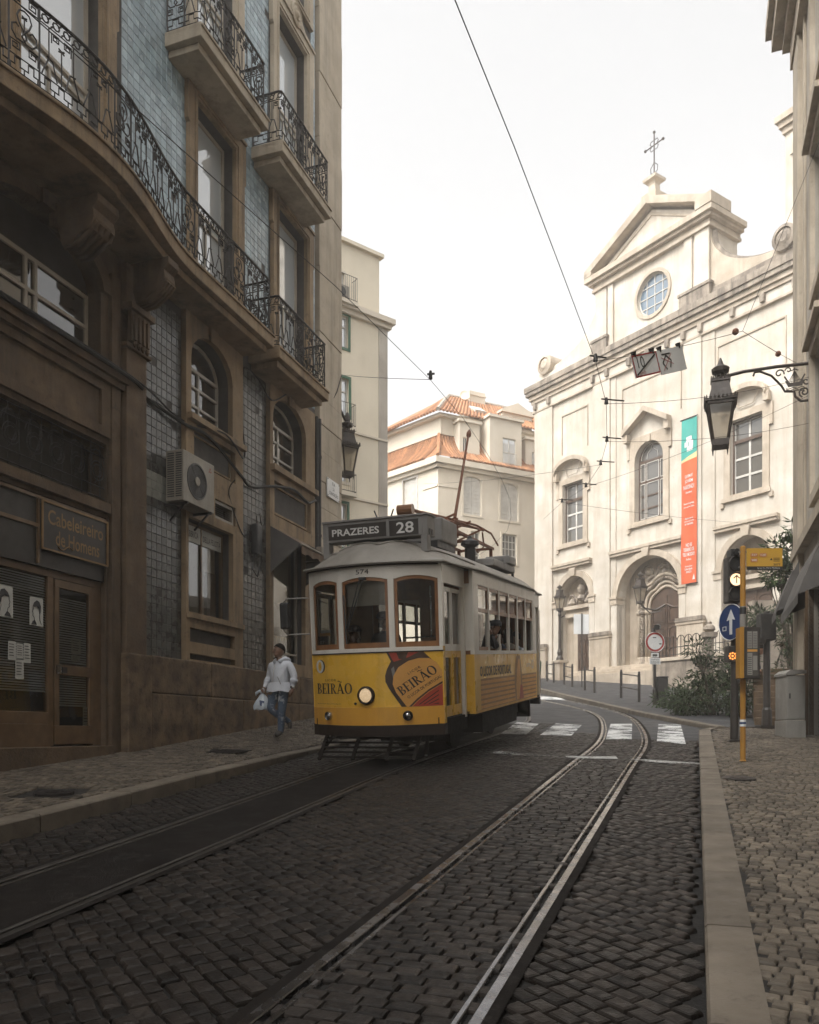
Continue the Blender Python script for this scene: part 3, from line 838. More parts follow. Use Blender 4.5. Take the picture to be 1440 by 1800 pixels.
for x0, x1, z0, zs, rise, g_ in ((2.12, 3.45, 6.97, 7.95, .52, 'glass_brown'), (5.0, 6.5, 7.0, 8.0, .5, 'glass_brown')):
    window(LB, x0 + .02, x1 - .02, z0 + .01, 0, .2, 'frame_white', g_, (.5,), (z0 + .35, z0 + .68), rise - .02, .055, .04, zs=zs)
# ---- upper french windows with carved surrounds
for lvl, (z0, z1) in enumerate(((9.06, 12.5), (13.1, 16.6), (17.4, 20.6))):
    for a, b in U1:
        s_ = MB(); c_ = (a + b) / 2
        ol, orr = a - .24, b + .3
        zt = z1 + .34
        out = [(ol, z0 - .05), (orr, z0 - .05), (orr, z1 - .55), (orr + .05, z1 - .5), (orr + .05, zt - .1), (orr - .1, zt + .02), (c_ + .55, zt + .06), (c_ + .36, zt + .2), (c_ + .16, zt + .34), (c_ - .12, zt + .34), (c_ - .2, zt + .26), (c_ - .24, zt + .12), (c_ - .4, zt + .1), (ol - .05, zt), (ol - .05, z1 - .5), (ol, z1 - .55)]
        plate(s_, out, [rect(a, b, z0, z1)], -.09, 0)
        s_.box(ol - .03, orr + .03, -.13, -.09, zt - .1, zt - .05); moulding(s_, a - .09, b + .09, z0 + .0, z1 + .09, -.09, .04, .025)
        s_.build('window_surround', 'stone_pale' if lvl else 'stone_tan', LB)
        m2 = MB()
        m2.lathe([(.24, 0), (.24, .05), (.2, .07), (.17, .04), (.13, .04), (.11, .075), (.07, .05), (.045, .09), (.01, .1)], (c_ + .06, -.088, zt + .06), 18, (0, -1, 0))
        m2.build('rosette', 'stone_pale' if lvl else 'stone_tan', LB)
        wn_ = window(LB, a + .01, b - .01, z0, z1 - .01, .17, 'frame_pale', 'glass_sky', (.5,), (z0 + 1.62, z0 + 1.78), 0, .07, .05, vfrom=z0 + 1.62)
        if lvl == 0:
            cu = MB(); cu.grid(lambda u, v: (a + .62 + .5 * u + .02 * math.sin(v * 9), .3 + .03 * math.sin(u * 22), z0 + 2.5 * v * (1 - .25 * u)), 20, 6); cu.build('curtain', 'curtain', LB)
dk = MB()
for h in [AW, BW] + holes_up: 
    xs = [p[0] for p in h]; zs_ = [p[1] for p in h]; dk.box(min(xs) - .05, max(xs) + .05, .5, .55, min(zs_) - .05, max(zs_) + .05)
dk.build('dark_room', 'interior', LB)
# ---- end pilaster of squared stones at the corner
z = 1.2; k = 0
while z < LTOP:
    hgt = random.choice((.62, .7, .78)) if z < 9 else 1.5
    b_ = MB(); b_.box(7.28, 8.54, -.06 - (.012 if k % 2 else 0), .4, z + .004, min(LTOP, z + hgt) - .004); b_.build('stone_block', 'stone_pale', LB, bevel=.012)
    z += hgt; k += 1
# ---- plinth blocks
x = .9
rows = [(.62, 2.12), (2.13, 2.69)]
for r_, (z0, z1) in enumerate(rows):
    x = .88
    for wd in ([1.7, 2.1, 1.35, 1.05] if r_ else [1.25, 1.5, 1.2, 1.1, 1.15]):
        b_ = MB(); tp = z1 + random.uniform(-.02, .03) * r_
        b_.box(x + .006, min(7.12, x + wd) - .006, -.2 - random.uniform(0, .02) - (0 if r_ else .015), 0.0, z0, tp); b_.build('plinth_stone', 'stone_plinth', LB, bevel=.02); x += wd
b_ = MB(); b_.box(.3, .87, -.24, -.03, .8, 2.7); b_.build('plinth_stone', 'stone_plinth', LB, bevel=.02)
b_ = MB(); b_.box(7.05, 8.56, -.16, .0, .9, 1.95); b_.build('plinth_stone', 'stone_plinth', LB, bevel=.02)
# ---- pilaster between the shop and the first tile strip
p_ = MB(); p_.box(.1, .3, -.1, -.03, 1.2, 8.3); p_.box(.34, .82, -.17, -.03, 2.7, 7.3); p_.box(.28, .88, -.22, -.03, 7.3, 7.36)
p_.build('pilaster', 'stone_dark', LB, bevel=.01)
p_ = MB(); p_.box(.36, .8, -.24, -.17, 7.4, 7.86); p_.box(.3, .86, -.3, -.03, 7.86, 7.95)
for i in range(4): p_.box(.4 + .1 * i, .45 + .1 * i, -.28, -.24, 7.42, 7.8)
for i in range(4): p_.lathe([(.03, 0), (.035, -.05), (.01, -.09)], (.425 + .1 * i, -.25, 7.4), 8)
p_.build('triglyph', 'stone_dark', LB)
p_ = MB(); p_.box(.3, .86, -.2, -.03, 7.96, 8.55); p_.build('pilaster', 'stone_dark', LB)
def console(xc, w_, name='console'):
    c_ = MB(); c_.k = 0
    prof = [(0, 0), (-.12, -.04), (-.18, -.16), (-.22, -.3), (-.36, -.3), (-.5, -.18), (-.68, -.14), (-.74, 0), (-.72, .12), (-.8, .2), (-.8, .3), (0, .3)]
    n = len(prof); pr = [(y, 8.3 + z_) for y, z_ in prof]
    o = len(c_.v)
    c_.v.extend([(xc - w_ / 2, y - .03, z_) for y, z_ in pr]); c_.v.extend([(xc + w_ / 2, y - .03, z_) for y, z_ in pr])
    c_.f.append(tuple(range(o, o + n))); c_.f.append(tuple(reversed(range(o + n, o + 2 * n)))); c_.mi += [0, 0]
    for i in range(n): c_.f.append((o + i, o + n + i, o + n + (i + 1) % n, o + (i + 1) % n)); c_.mi.append(0)
    for i in range(4):
        a = xc - w_ / 2 + w_ * (i + .5) / 4; c_.tube([(a, -.25, 8.0), (a, -.45, 8.02), (a, -.62, 8.12), (a, -.78, 8.26)], .035, 6)
    c_.build(name, 'stone_dark', LB, bevel=.008)
sc_ = lbx(150, 335, .45)[0]; console(sc_, .42); console(.58, .26)
# ledges and panels over the shop
l_ = MB(); l_.box(-3, .36, -.2, -.03, 6.72, 6.82); l_.box(-3, .34, -.14, -.03, 6.63, 6.72); l_.box(-2.34, .06, -.12, -.03, 6.9, 6.95); l_.build('ledge', 'stone_dark', LB)
l_ = MB(); plate(l_, rect(-2.95, .09, 5.84, 6.62), [rect(-2.5, -.1, 5.98, 6.5)], -.08, -.03); l_.box(-2.35, .05, -.12, -.03, 4.72, 4.86); l_.build('panel', 'stone_dark', LB)
l_ = MB(); archband(l_, -2.3, -.06, 7.95, .55, .2, -.09, -.03); l_.box(-1.3, -1.0, -.14, -.03, 8.48, 8.8); l_.build('archivolt', 'stone_dark', LB)
wu = window(LB, -2.28, -.08, 6.96, 7.9, .18, 'frame_pale', 'glass_brown', (.46, .54), (7.42,), 0, .06, .05, name='window')
l_ = MB(); l_.add([((-1.18 + 1.1 * math.cos(PI * i / 12)), .19, 7.92 + .56 * math.sin(PI * i / 12)) for i in range(13)], [tuple(range(13))]); l_.box(-2.3, -.06, .3, .34, 4.8, 7.95); l_.build('dark_room', 'interior', LB)
# iron grille of the shop's mezzanine light
gr = MB()
for i in range(13): gr.tube([(-2.3 + .19 * i, .02, 4.9), (-2.3 + .19 * i, .02, 5.74)], .008, 4)
for i in range(6):
    cx = -2.1 + .4 * i
    for r_ in (.14, .09): gr.tube([(cx + r_ * math.cos(a / 12 * 2 * PI), .0, 5.32 + r_ * math.sin(a / 12 * 2 * PI)) for a in range(12)], .008, 4, True)
    for sg in (-1, 1): gr.tube([(cx + sg * (.16 - .012 * k) * math.cos(k * .7) , .01, 5.32 + (.36 - .02 * k) * math.sin(k * .5 + .4)) for k in range(9)], .007, 4)
for z_ in (4.95, 5.1, 5.55, 5.7): gr.tube([(-2.34, .01, z_), (.06, .01, z_)], .009, 4)
gr.build('grille', 'iron', LB)
# ---- hairdresser's shop front
SF_ = MB(); y_ = .06
for a in ((-2.35, .05, 3.62, 3.72), (-2.35, -.95, 1.62, 1.78), (-2.35, -2.27, 1.6, 3.62), (-1.0, -.9, 1.32, 3.62), (-.12, .05, 1.32, 3.62), (-2.35, -.95, 1.3, 1.62)):
    SF_.box(a[0], a[1], y_, y_ + .08, a[2], a[3])
SF_.build('shop_frame', 'frame_brown', LB, bevel=.006)
dr = MB(); dx0, dx1 = -.88, -.13
for a in ((dx0, dx1, 3.5, 3.61), (dx0, dx1, 2.3, 2.44), (dx0, dx1, 1.34, 1.6), (dx0, dx0 + .08, 1.6, 3.5), (dx1 - .08, dx1, 1.6, 3.5)):
    dr.box(a[0], a[1], y_ - .012, y_ + .05, a[2], a[3])
door = dr.build('shop_door', 'frame_brown', LB, bevel=.005)
hd = MB(); hd.box(dx0 + .02, dx0 + .1, y_ - .03, y_ - .012, 2.31, 2.43); hd.build('push_plate', 'chrome', door)
hd = MB(); hd.box(dx0 + .11, dx0 + .2, y_ - .04, y_ - .012, 2.33, 2.41); hd.build('lock', 'iron', door)
gp = MB(); gp.add([(dx0 + .08, y_ + .02, 2.44), (dx1 - .08, y_ + .02, 2.44), (dx1 - .08, y_ + .02, 3.5), (dx0 + .08, y_ + .02, 3.5)], [(0, 1, 2, 3)]); gp.build('glass', 'glass_clear', door)
gp = MB(); gp.add([(dx0 + .08, y_ + .02, 1.6), (dx1 - .08, y_ + .02, 1.6), (dx1 - .08, y_ + .02, 2.3), (dx0 + .08, y_ + .02, 2.3)], [(0, 1, 2, 3)]); gp.build('glass', 'glass_clear', door)
gp = MB(); gp.add([(-2.27, y_ + .04, 1.78), (-.98, y_ + .04, 1.78), (-.98, y_ + .04, 3.62), (-2.27, y_ + .04, 3.62)], [(0, 1, 2, 3)]); gp.build('shop_window', 'glass_clear', LB)
bl = MB()
def slats(mb, x0, x1, z0, z1):
    z_ = z1
    while z_ > z0:
        mb.add([(x0, .105, z_), (x1, .105, z_), (x1, .122, z_ + .024), (x0, .122, z_ + .024)], [(0, 1, 2, 3)]); z_ -= .034
slats(bl, -2.27, -.98, 2.02, 3.58); slats(bl, dx0 + .06, dx1 - .06, 2.46, 3.36); slats(bl, dx0 + .06, dx1 - .06, 1.84, 2.28)
bl.build('blind', 'blind', LB, kind='stuff')
l_ = MB(); l_.box(-2.35, .05, .32, .36, 1.2, 4.66); l_.box(-2.4, .1, -.12, .2, .75, 1.3); l_.build('dark_room', 'interior', LB)
l_ = MB(); l_.box(-3.0, .1, -.14, .1, .7, 1.31); l_.build('threshold', 'stone_dark', LB, bevel=.01)
l_ = MB(); l_.box(-2.35, .05, .0, .1, 3.72, 4.66); l_.build('fascia', 'sign_brown', LB)
sg = thing('shop_sign', 'brown hairdresser sign reading Cabeleireiro de Homens in gold letters over the shop door', 'shop sign', mtx=LB.matrix_world @ Matrix.Translation((-1.24, -.02, 3.94)))
b_ = MB(); b_.box(0, 1.3, -.03, .02, 0, .66); b_.build('board', 'sign_brown', sg)
b_ = MB()
for a in ((0, 1.3, 0, .025), (0, 1.3, .635, .66), (0, .025, .025, .635), (1.275, 1.3, .025, .635)): b_.box(a[0], a[1], -.05, -.03, a[2], a[3])
b_.build('trim', 'gold', sg)
lettering('Cabeleireiro', 'gold', sg, 1.08, .2, (.12, -.034, .36), bold=.012)
lettering('de Homens', 'gold', sg, .86, .2, (.26, -.034, .1), bold=.012)
b_ = MB(); b_.tube([(.3 + .28 * u / 10, -.034, .09 - .035 * math.sin(u / 10 * 2 * PI)) for u in range(11)], .008, 4); b_.build('flourish', 'gold', sg)
t_ = MB(); t_.box(-2.35, -1.27, -.03, 0, 4.22, 4.27); t_.box(-1.27, -1.24, -.03, 0, 3.75, 4.62); t_.box(-2.35, .05, -.04, 0, 4.6, 4.64); t_.build('trim', 'frame_brown', LB)
def poster(x0, x1, z0, z1, label, head=None):
    p = thing('poster', label, 'poster', mtx=LB.matrix_world @ Matrix.Translation((x0, .085, z0)))
    w_, h_ = x1 - x0, z1 - z0
    b = MB(); b.add([(0, .004, 0), (w_, .0, 0), (w_, .004, h_), (0, 0, h_)], [(0, 1, 2, 3)]); b.build('sheet', 'paper', p)
    if head:
        pf = [(.5, .04), (.34, .2), (.3, .3), (.22, .34), (.24, .42), (.18, .5), (.24, .56), (.24, .68), (.32, .8), (.5, .88), (.7, .84), (.8, .68), (.78, .5), (.7, .36), (.74, .2), (.86, .06)]
        b = MB(); b.add([((1 - a if head < 0 else a) * w_, -.003, c * h_) for a, c in [(.24, .66), (.32, .8), (.5, .9), (.7, .86), (.82, .7), (.8, .52), (.7, .42), (.66, .6), (.5, .68), (.36, .66)]], [tuple(range(10))]); b.build('drawing', 'ink', p)
        b = MB(); b.tube([((1 - a if head < 0 else a) * w_, -.003, c * h_) for a, c in pf], .004, 4); b.build('drawing', 'ink', p)
        b = MB(); b.add([((1 - a if head < 0 else a) * w_, -.003, c * h_) for a, c in [(.34, .2), (.5, .04), (.1, .02), (.2, .14)]], [(0, 1, 2, 3)]); b.build('drawing', 'ink', p)
    else:
        b = MB()
        for i in range(5): b.box(.12 * w_, (.6 + .25 * random.random()) * w_, -.002, .0, h_ * (.82 - .15 * i), h_ * (.86 - .15 * i))
        b.build('print', 'ink', p)
poster(-1.86, -1.58, 2.98, 3.38, 'haircut poster with a head in profile facing right, on the left of the shop window', -1)
poster(-1.3, -1.06, 2.93, 3.31, 'haircut poster with a head in profile facing left, nearest the shop door', 1)
poster(-1.66, -1.53, 2.44, 2.68, 'bluish paper note stuck left of the reddish note in the shop window')
poster(-1.52, -1.41, 2.47, 2.66, 'small middle paper note between two others in the shop window')
poster(-1.4, -1.28, 2.42, 2.68, 'paper note right of the middle note in the shop window')
poster(-1.54, -1.4, 2.2, 2.45, 'paper note hanging below the row of three in the shop window')
poster(-.53, -.34, 2.62, 2.84, 'white paper notice on the glass of the shop door')
poster(-.53, -.36, 2.51, 2.6, 'narrow paper slip under the notice on the shop door')
poster(-.3, -.16, 1.6, 1.87, 'no dogs sticker low on the shop door', None)
# ---- shop windows A and B
wA = window(LB, 2.05, 3.46, 3.58, 5.19, .12, 'frame_brown', 'glass_shop', (.5,), (), 0, .045, .03)
for x0, x1 in ((2.1, 2.73), (2.78, 3.41)): b_ = MB(); b_.box(x0, x1, .125, .13, 4.86, 5.14); b_.build('window_banner', 'paper', LB)
lettering('LA FABBRICA', 'ink', LB, .5, .11, (2.16, .121, 4.94), name='lettering'); lettering('DELLA FELICITÀ', 'ink', LB, .56, .13, (2.81, .121, 4.93), name='lettering')
b_ = MB(); b_.box(2.05, 3.46, .3, .33, 3.58, 5.19); b_.build('reflection_panel', 'plaster_cream', LB)  # cream panel close behind the glass, painting in the opposite house's reflection
b_ = MB(); b_.grid(lambda u, v: (2.1 + .5 * u, .25 + .02 * math.sin(u * 40), 3.6 + 1.1 * v), 24, 1); b_.build('curtain', 'curtain', LB)
b_ = MB(); b_.box(3.1, 3.4, .23, .29, 3.6, 4.45); b_.build('shelf', 'frame_brown', LB)
lv = MB(); plate(lv, rect(2.87, 3.54, 5.37, 5.7), [rect(2.92, 3.49, 5.42, 5.65)], -.06, .1)
for i in range(6): lv.add([(2.9, -.03, 5.43 + .038 * i), (3.5, -.03, 5.43 + .038 * i), (3.5, .03, 5.465 + .038 * i), (2.9, .03, 5.465 + .038 * i)], [(0, 1, 2, 3)])
lv.build('louvre', 'white_plastic', LB); b_ = MB(); b_.box(2.88, 3.53, .15, .2, 5.36, 5.71); b_.build('dark_room', 'interior', LB)
wB = window(LB, 5.03, 6.47, 2.99, 5.67, .1, 'frame_pale', 'glass_shop', (), (3.2,), 0, .05, .04)
b_ = MB(); b_.box(5.03, 6.47, .315, .335, 2.99, 5.67); b_.build('reflection_panel', 'plaster_cream', LB)  # same cream panel here, its colour standing in for a reflection
for i in range(11):
    b_ = MB(); x0 = 5.08 + .125 * i; b_.prism([(x0, 3.05), (x0 + .085, 3.05), (x0 + .085, 3.5), (x0 + .042, 3.58), (x0, 3.5)], .26, .28); b_.build('picket', 'sign_white', LB)
b_ = MB(); b_.box(5.05, 6.45, .3, .31, 3.6, 4.3); b_.build('poster_panel', 'tile_pale', LB)
# awning half rolled out over shop B
aw = thing('awning', 'brown canvas awning half rolled out over a shop window beside the tram', 'awning', mtx=LB.matrix_world @ Matrix.Translation((5.75, -.1, 5.7)))
b_ = MB(); b_.grid(lambda u, v: (-.86 + 1.62 * v, -.7 * u, -.0 - .42 * u - .05 * math.sin(u * PI)), 6, 4); b_.build('canopy', 'canvas_brown', aw)
b_ = MB(); b_.grid(lambda u, v: (-.86 + 1.62 * v, -.7 - .01 * math.sin(v * 30), -.44 - .16 * u - .02 * math.sin(v * 25)), 2, 40); b_.build('valance', 'canvas_brown', aw)
b_ = MB(); b_.tube([(-.88, -.71, -.43), (.78, -.71, -.43)], .022, 8); b_.tube([(-.82, 0, -.42), (-.82, -.7, -.43)], .015, 6); b_.tube([(.72, 0, -.42), (.72, -.7, -.43)], .015, 6); b_.build('frame', 'white_plastic', aw)
for e in (-.86, .76): b_ = MB(); b_.add([(e, 0, 0), (e, -.7, -.42), (e, 0, -.95)], [(0, 1, 2)]); b_.build('side_flap', 'canvas_grey', aw)
# ---- balconies
def railing_fn(path, zb, hh):
    pts = [Vector(p) for p in path]; L = [0]
    for a, b in zip(pts, pts[1:]): L.append(L[-1] + (b - a).length)
    def fn(u, v):
        i = max(0, min(len(pts) - 2, int(np.searchsorted(L, u)) - 1)); k = (u - L[i]) / (L[i + 1] - L[i])
        q = pts[i].lerp(pts[i + 1], k); return (q.x, q.y, zb + v * hh)
    return fn, L[-1]
def spiral(cx, cz, w_, sg=1, turns=7):
    p = []; a, b = w_ / 2, w_ / 2; x, z = cx - sg * a, cz - b; p.append((x, z))
    st_ = w_; d = [(0, 1), (sg, 0), (0, -1), (-sg, 0)]
    for i in range(turns):
        x += d[i % 4][0] * st_; z += d[i % 4][1] * st_; p.append((x, z))
        if i % 2 == 1 or i == 0: st_ -= w_ * .2
        if st_ < .02: break
    return p
def arc(cx, cz, r_, a0, a1, n=7): return [(cx + r_ * math.cos(a0 + (a1 - a0) * i / n), cz + r_ * math.sin(a0 + (a1 - a0) * i / n)) for i in range(n + 1)]
def meander(x0, x1):
    n = max(1, round((x1 - x0) / .2)); s = (x1 - x0) / n; p = []
    for i in range(n):
        a = x0 + s * i
        p += [(a, .04), (a, .1), (a + s * .3, .1), (a + s * .3, .19), (a + s * .7, .19), (a + s * .7, .1), (a + s, .1), (a + s, .04)]
    return p
def module_a(w_):
    c_ = w_ / 2
    L = [meander(.01, w_ - .01), [(c_ - .17, .83), (c_ - .17, .46), (c_ - .26, .23)], [(c_ + .17, .83), (c_ + .17, .46), (c_ + .26, .23)], [(c_ - .2, .47), (c_ - .12, .45)], [(c_ + .2, .47), (c_ + .12, .45)],
         [(c_, .66), (c_, .23)], [(c_ - .12, .45), (c_ - .06, .23)], [(c_ + .12, .45), (c_ + .06, .23)], spiral(c_ - .075, .74, .12, 1), spiral(c_ + .075, .74, .12, -1)]
    L += [[(c_ - .04, .64), (c_ + .04, .68)], [(c_ + .04, .64), (c_ - .04, .68)]]
    k = max(2, round(w_ / .16))
    for i in range(k):
        x = w_ * (i + .5) / k; L.append(arc(x, .915, .045, 0, 2 * PI, 8)); L.append([(x - .07, .86), (x - .03, .9)]); L.append([(x + .07, .97), (x + .03, .93)])
    return L
def module_b(w_):
    c_ = w_ / 2
    L = [meander(.02, w_ - .02), spiral(c_ - .1, .89, .14, 1), spiral(c_ + .1, .89, .14, -1), spiral(c_ - .1, .31, .14, 1), spiral(c_ + .1, .31, .14, -1)]
    for sg in (-1, 1):
        L.append([(c_ + sg * a, z_) for a, z_ in [(.0, .8), (.06, .78), (.09, .7), (.06, .62), (.0, .54), (-.03, .48), (.02, .42), (.1, .42), (.15, .48), (.15, .56), (.1, .6), (.07, .57)]])
    L += [[(c_, .72), (c_, .54)], [(c_ - .03, .7), (c_ + .03, .73)], [(c_ + .03, .7), (c_ - .03, .73)]]
    return L
def balcony(poly, z0, z1, path, hh=.97, seq='AABAA', label=None, stone='stone_tan'):
    b = MB(); b.slab(poly, z0, z1)
    cx = sum(p[0] for p in poly) / len(poly)
    b.slab([(p[0] + (.1 if p[0] < cx else -.1) * (1 if abs(p[1]) > .02 else 1), p[1] * .84) for p in poly], z0 - .12, z0 - .001)
    b.slab([(p[0], p[1] - .03 if p[1] < -.01 else p[1]) for p in poly], z1 - .07, z1 - .03)
    bo = b.build('balcony', stone, LB, bevel=.012)
    fn, L = railing_fn(path, z1 + .02, hh)
    ns = max(40, int(L / .08))
    r_ = MB(); r_.tube([fn(L * i / ns, 1.0) for i in range(ns + 1)], .021, 6); r_.build('handrail', 'iron', bo)
    r_ = MB()
    for v in (.03, .21, .84): r_.tube([fn(L * i / ns, v) for i in range(ns + 1)], .0095, 4)
    r_.build('rail', 'iron', bo)
    wds = {'A': .62, 'B': .4}
    tot = sum(wds[c] for c in seq); k = L / tot; u = 0
    for c in seq:
        w_ = wds[c] * k; m_ = MB()
        for pl_ in (module_a(w_) if c == 'A' else module_b(w_)): m_.tube([fn(min(L, max(0, u + a)), z_) for a, z_ in pl_], .011, 4, caps=False)
        if c == 'B':
            for e in (u, u + w_): m_.tube([fn(min(L, max(0, e)), 0), fn(min(L, max(0, e)), 1.02)], .015, 4)
        m_.build('railing_panel', 'iron', bo); u += w_
    return bo
def bulge(s_): return .7 + (.44 * (.5 + .5 * math.cos(PI * (s_ + 1.2) / 2.6)) if abs(s_ + 1.2) < 2.6 else 0)
xs = list(np.linspace(-5.6, 3.95, 48))
poly = [(3.95, 0)] + [(x, -bulge(x)) for x in reversed(xs)] + [(-5.6, 0)]
inr = [(3.88, -.02)] + [(min(3.88, x), -bulge(x) + .06) for x in reversed(xs)] + [(-5.54, -.02)]
balcony(poly[::-1], 8.8, 9.06, inr[::-1], seq='BAAABAABAABAAABAABAAB')
for x0, x1, z0, z1, sq in ((4.17, 6.4, 8.72, 8.96, 'BAABAABAB'), (1.5, 3.73, 12.77, 13.0, 'BAABAABAB'), (4.28, 6.53, 12.77, 13.0, 'BAABAABAB')):
    balcony([(x0, 0), (x0, -.7), (x1, -.7), (x1, 0)], z0, z1, [(x0 + .05, -.02), (x0 + .05, -.64), (x1 - .05, -.64), (x1 - .05, -.02)], .96, 'B' + 'AABAAB' + 'B', stone='stone_pale' if z0 > 10 else 'stone_tan')
# ---- fittings on the facade
ac = thing('air_conditioner', 'white air conditioner with a round dark fan grille on the wall over the shop', 'air conditioner', mtx=LB.matrix_world @ Matrix.Translation((1.4, -.1, 5.26)) @ Matrix.Diagonal((.92, .8, .96, 1)))
b_ = MB(); b_.box(0, .98, -.42, 0, 0, .86); b_.build('casing', 'white_plastic', ac, bevel=.015)
b_ = MB(); b_.lathe([(.31, 0), (.31, .012), (.28, .014), (.27, .002), (.05, .002)], (.42, -.421, .42), 28, (0, -1, 0)); b_.build('fan_opening', 'dark_plastic', ac)
b_ = MB()
for r_ in (.1, .14, .18, .22, .26): b_.tube([(.42 + r_ * math.cos(2 * PI * i / 24), -.432, .42 + r_ * math.sin(2 * PI * i / 24)) for i in range(24)], .004, 4, True)
for i in range(6): b_.tube([(.42, -.432, .42), (.42 + .29 * math.cos(PI * i / 3 + .2), -.432, .42 + .29 * math.sin(PI * i / 3 + .2))], .004, 4)
b_.build('fan_grille', 'bin_dark', ac)
b_ = MB(); b_.lathe([(.08, 0), (.07, .012)], (.42, -.434, .42), 16, (0, -1, 0)); b_.build('hub', 'white_plastic', ac)
b_ = MB()
for i in range(20): b_.box(-.004, .0, -.38, -.24, .07 + .038 * i, .09 + .038 * i); b_.box(-.004, .0, -.2, -.04, .07 + .038 * i, .09 + .038 * i)
b_.build('side_grille', 'dark_plastic', ac)
for x in (.1, .85): b_ = MB(); b_.bar((x, -.45, -.025), (x, .12, -.025), .04, .04); b_.bar((x, -.02, -.3), (x, -.36, -.04), .03, .03); b_.build('bracket', 'iron', ac)
b_ = MB()
for k in range(3): b_.lathe([(.018, 0), (.018, .004)], (.84 + .03 * math.cos(2 * PI * k / 3 + PI / 2), -.42, .72 + .03 * math.sin(2 * PI * k / 3 + PI / 2)), 4, (0, -1, 0))
b_.build('badge', 'label_red', ac)
pq = thing('street_plaque', 'white stone street name plaque on the corner of the tiled house', 'street sign', mtx=LB.matrix_world @ Matrix.Translation((7.62, -.075, 7.06)))
b_ = MB(); b_.box(0, .68, -.03, 0, 0, .44); b_.build('slab', 'sign_white', pq, bevel=.006)
lettering('RUA', 'ink', pq, .16, .08, (.26, -.033, .31)); lettering('DA', 'ink', pq, .1, .08, (.29, -.033, .19)); lettering('CONCEIÇÃO', 'ink', pq, .52, .1, (.08, -.033, .06))
for a in ((.03, .03), (.65, .03), (.03, .41), (.65, .41)): b_ = MB(); b_.lathe([(.016, 0), (.012, .008)], (a[0], -.03, a[1]), 8, (0, -1, 0)); b_.build('bolt', 'iron', pq)
def cable(pts, r, label, mtx=None, name='cable', m_='cable', sub=6):
    P_ = smooth_path([(0, 0)] * 0 or [(0, 0), (1, 0)], 1)
    c = MB(); out = []
    V_ = [Vector(p) for p in pts]
    for i in range(len(V_) - 1):
        p0 = V_[max(0, i - 1)]; p1, p2 = V_[i], V_[i + 1]; p3 = V_[min(len(V_) - 1, i + 2)]
        for k in range(sub):
            u = k / sub; out.append(.5 * ((2 * p1) + (p2 - p0) * u + (2 * p0 - 5 * p1 + 4 * p2 - p3) * u * u + (3 * p1 - p0 - 3 * p2 + p3) * u ** 3))
    out.append(V_[-1]); c.tube(out, r, 5)
    o = c.build(name, m_); 
    if mtx is not None: o.matrix_world = mtx
    return tag(o, label, 'cable')
LM = LB.matrix_world
cable([(-3, -.22, 6.86), (.3, -.24, 6.82), (.9, -.05, 6.8), (1.9, -.12, 6.7), (2.6, -.14, 6.72), (3.6, -.13, 6.4), (4.2, -.06, 6.3), (4.9, -.13, 6.5), (5.8, -.16, 6.68), (6.4, -.2, 6.56), (7.0, -.12, 6.75), (7.1, -.1, 6.2), (7.08, -.1, 2.2)], .028, 'thick black cable bundle draped along the tiled house below the arched windows', LM)
cable([(-3, -.2, 6.9), (.4, -.2, 6.88), (1.9, -.05, 6.78), (3.0, -.22, 6.9), (3.8, -.14, 6.72), (3.85, -.05, 7.6), (3.9, -.04, 8.3), (4.0, -.05, 8.55), (4.5, -.06, 8.5), (4.9, -.12, 8.25), (5.5, -.13, 8.6)], .016, 'thin black cable looping up beside the first arched window of the tiled house', LM)
cable([(3.0, -.42, 6.05), (3.3, -.11, 5.9), (3.75, -.11, 5.3), (4.1, -.05, 5.35), (4.2, -.05, 5.5)], .012, 'thin cable running from the air conditioner down to the cable box', LM)
jb = thing('cable_box', 'dark cable box with a loop of wire on the grey tiles between the shop windows', 'cable box', mtx=LM @ Matrix.Translation((4.25, -.02, 5.0)))
b_ = MB(); b_.box(0, .22, -.14, 0, 0, .6); b_.build('casing', 'dark_plastic', jb, bevel=.03)
b_ = MB(); b_.tube([(.1, -.08, .6), (.05, -.1, .75), (.2, -.08, .85), (.3, -.07, .6), (.3, -.06, -.1), (.15, -.06, -.42), (-.05, -.06, -.3), (.0, -.08, .0)], .014, 5); b_.build('wire', 'cable', jb)
mb_ = thing('meter_box', 'small pale meter box beside the awning on the tiled house', 'meter box', mtx=LM @ Matrix.Translation((6.98, -.12, 5.3)))
b_ = MB(); b_.box(0, .26, -.14, 0, 0, .42); b_.build('casing', 'white_plastic', mb_, bevel=.01); b_ = MB(); b_.box(.02, .24, -.15, -.14, .02, .4); b_.build('lid', 'white_plastic', mb_)
for x, r_, lb in ((7.06, .045, 'dark drainpipe nearest the shop awning on the tiled house'), (7.2, .05, 'thicker dark drainpipe against the corner pilaster of the tiled house')):
    dp = thing('drainpipe', lb, 'drainpipe', mtx=LM @ Matrix.Translation((x, -.09, 0)), group='drainpipes of the tiled house')
    b_ = MB(); b_.tube([(0, 0, 1.85), (0, 0, 8.7)], r_, 10); b_.build('pipe', 'cable', dp)
    b_ = MB()
    for z_ in (2.4, 4.2, 6.0, 7.8): b_.cyl((0, 0, z_), (0, 0, z_ + .05), r_ + .012, None, 10)
    b_.build('clamp', 'iron', dp)
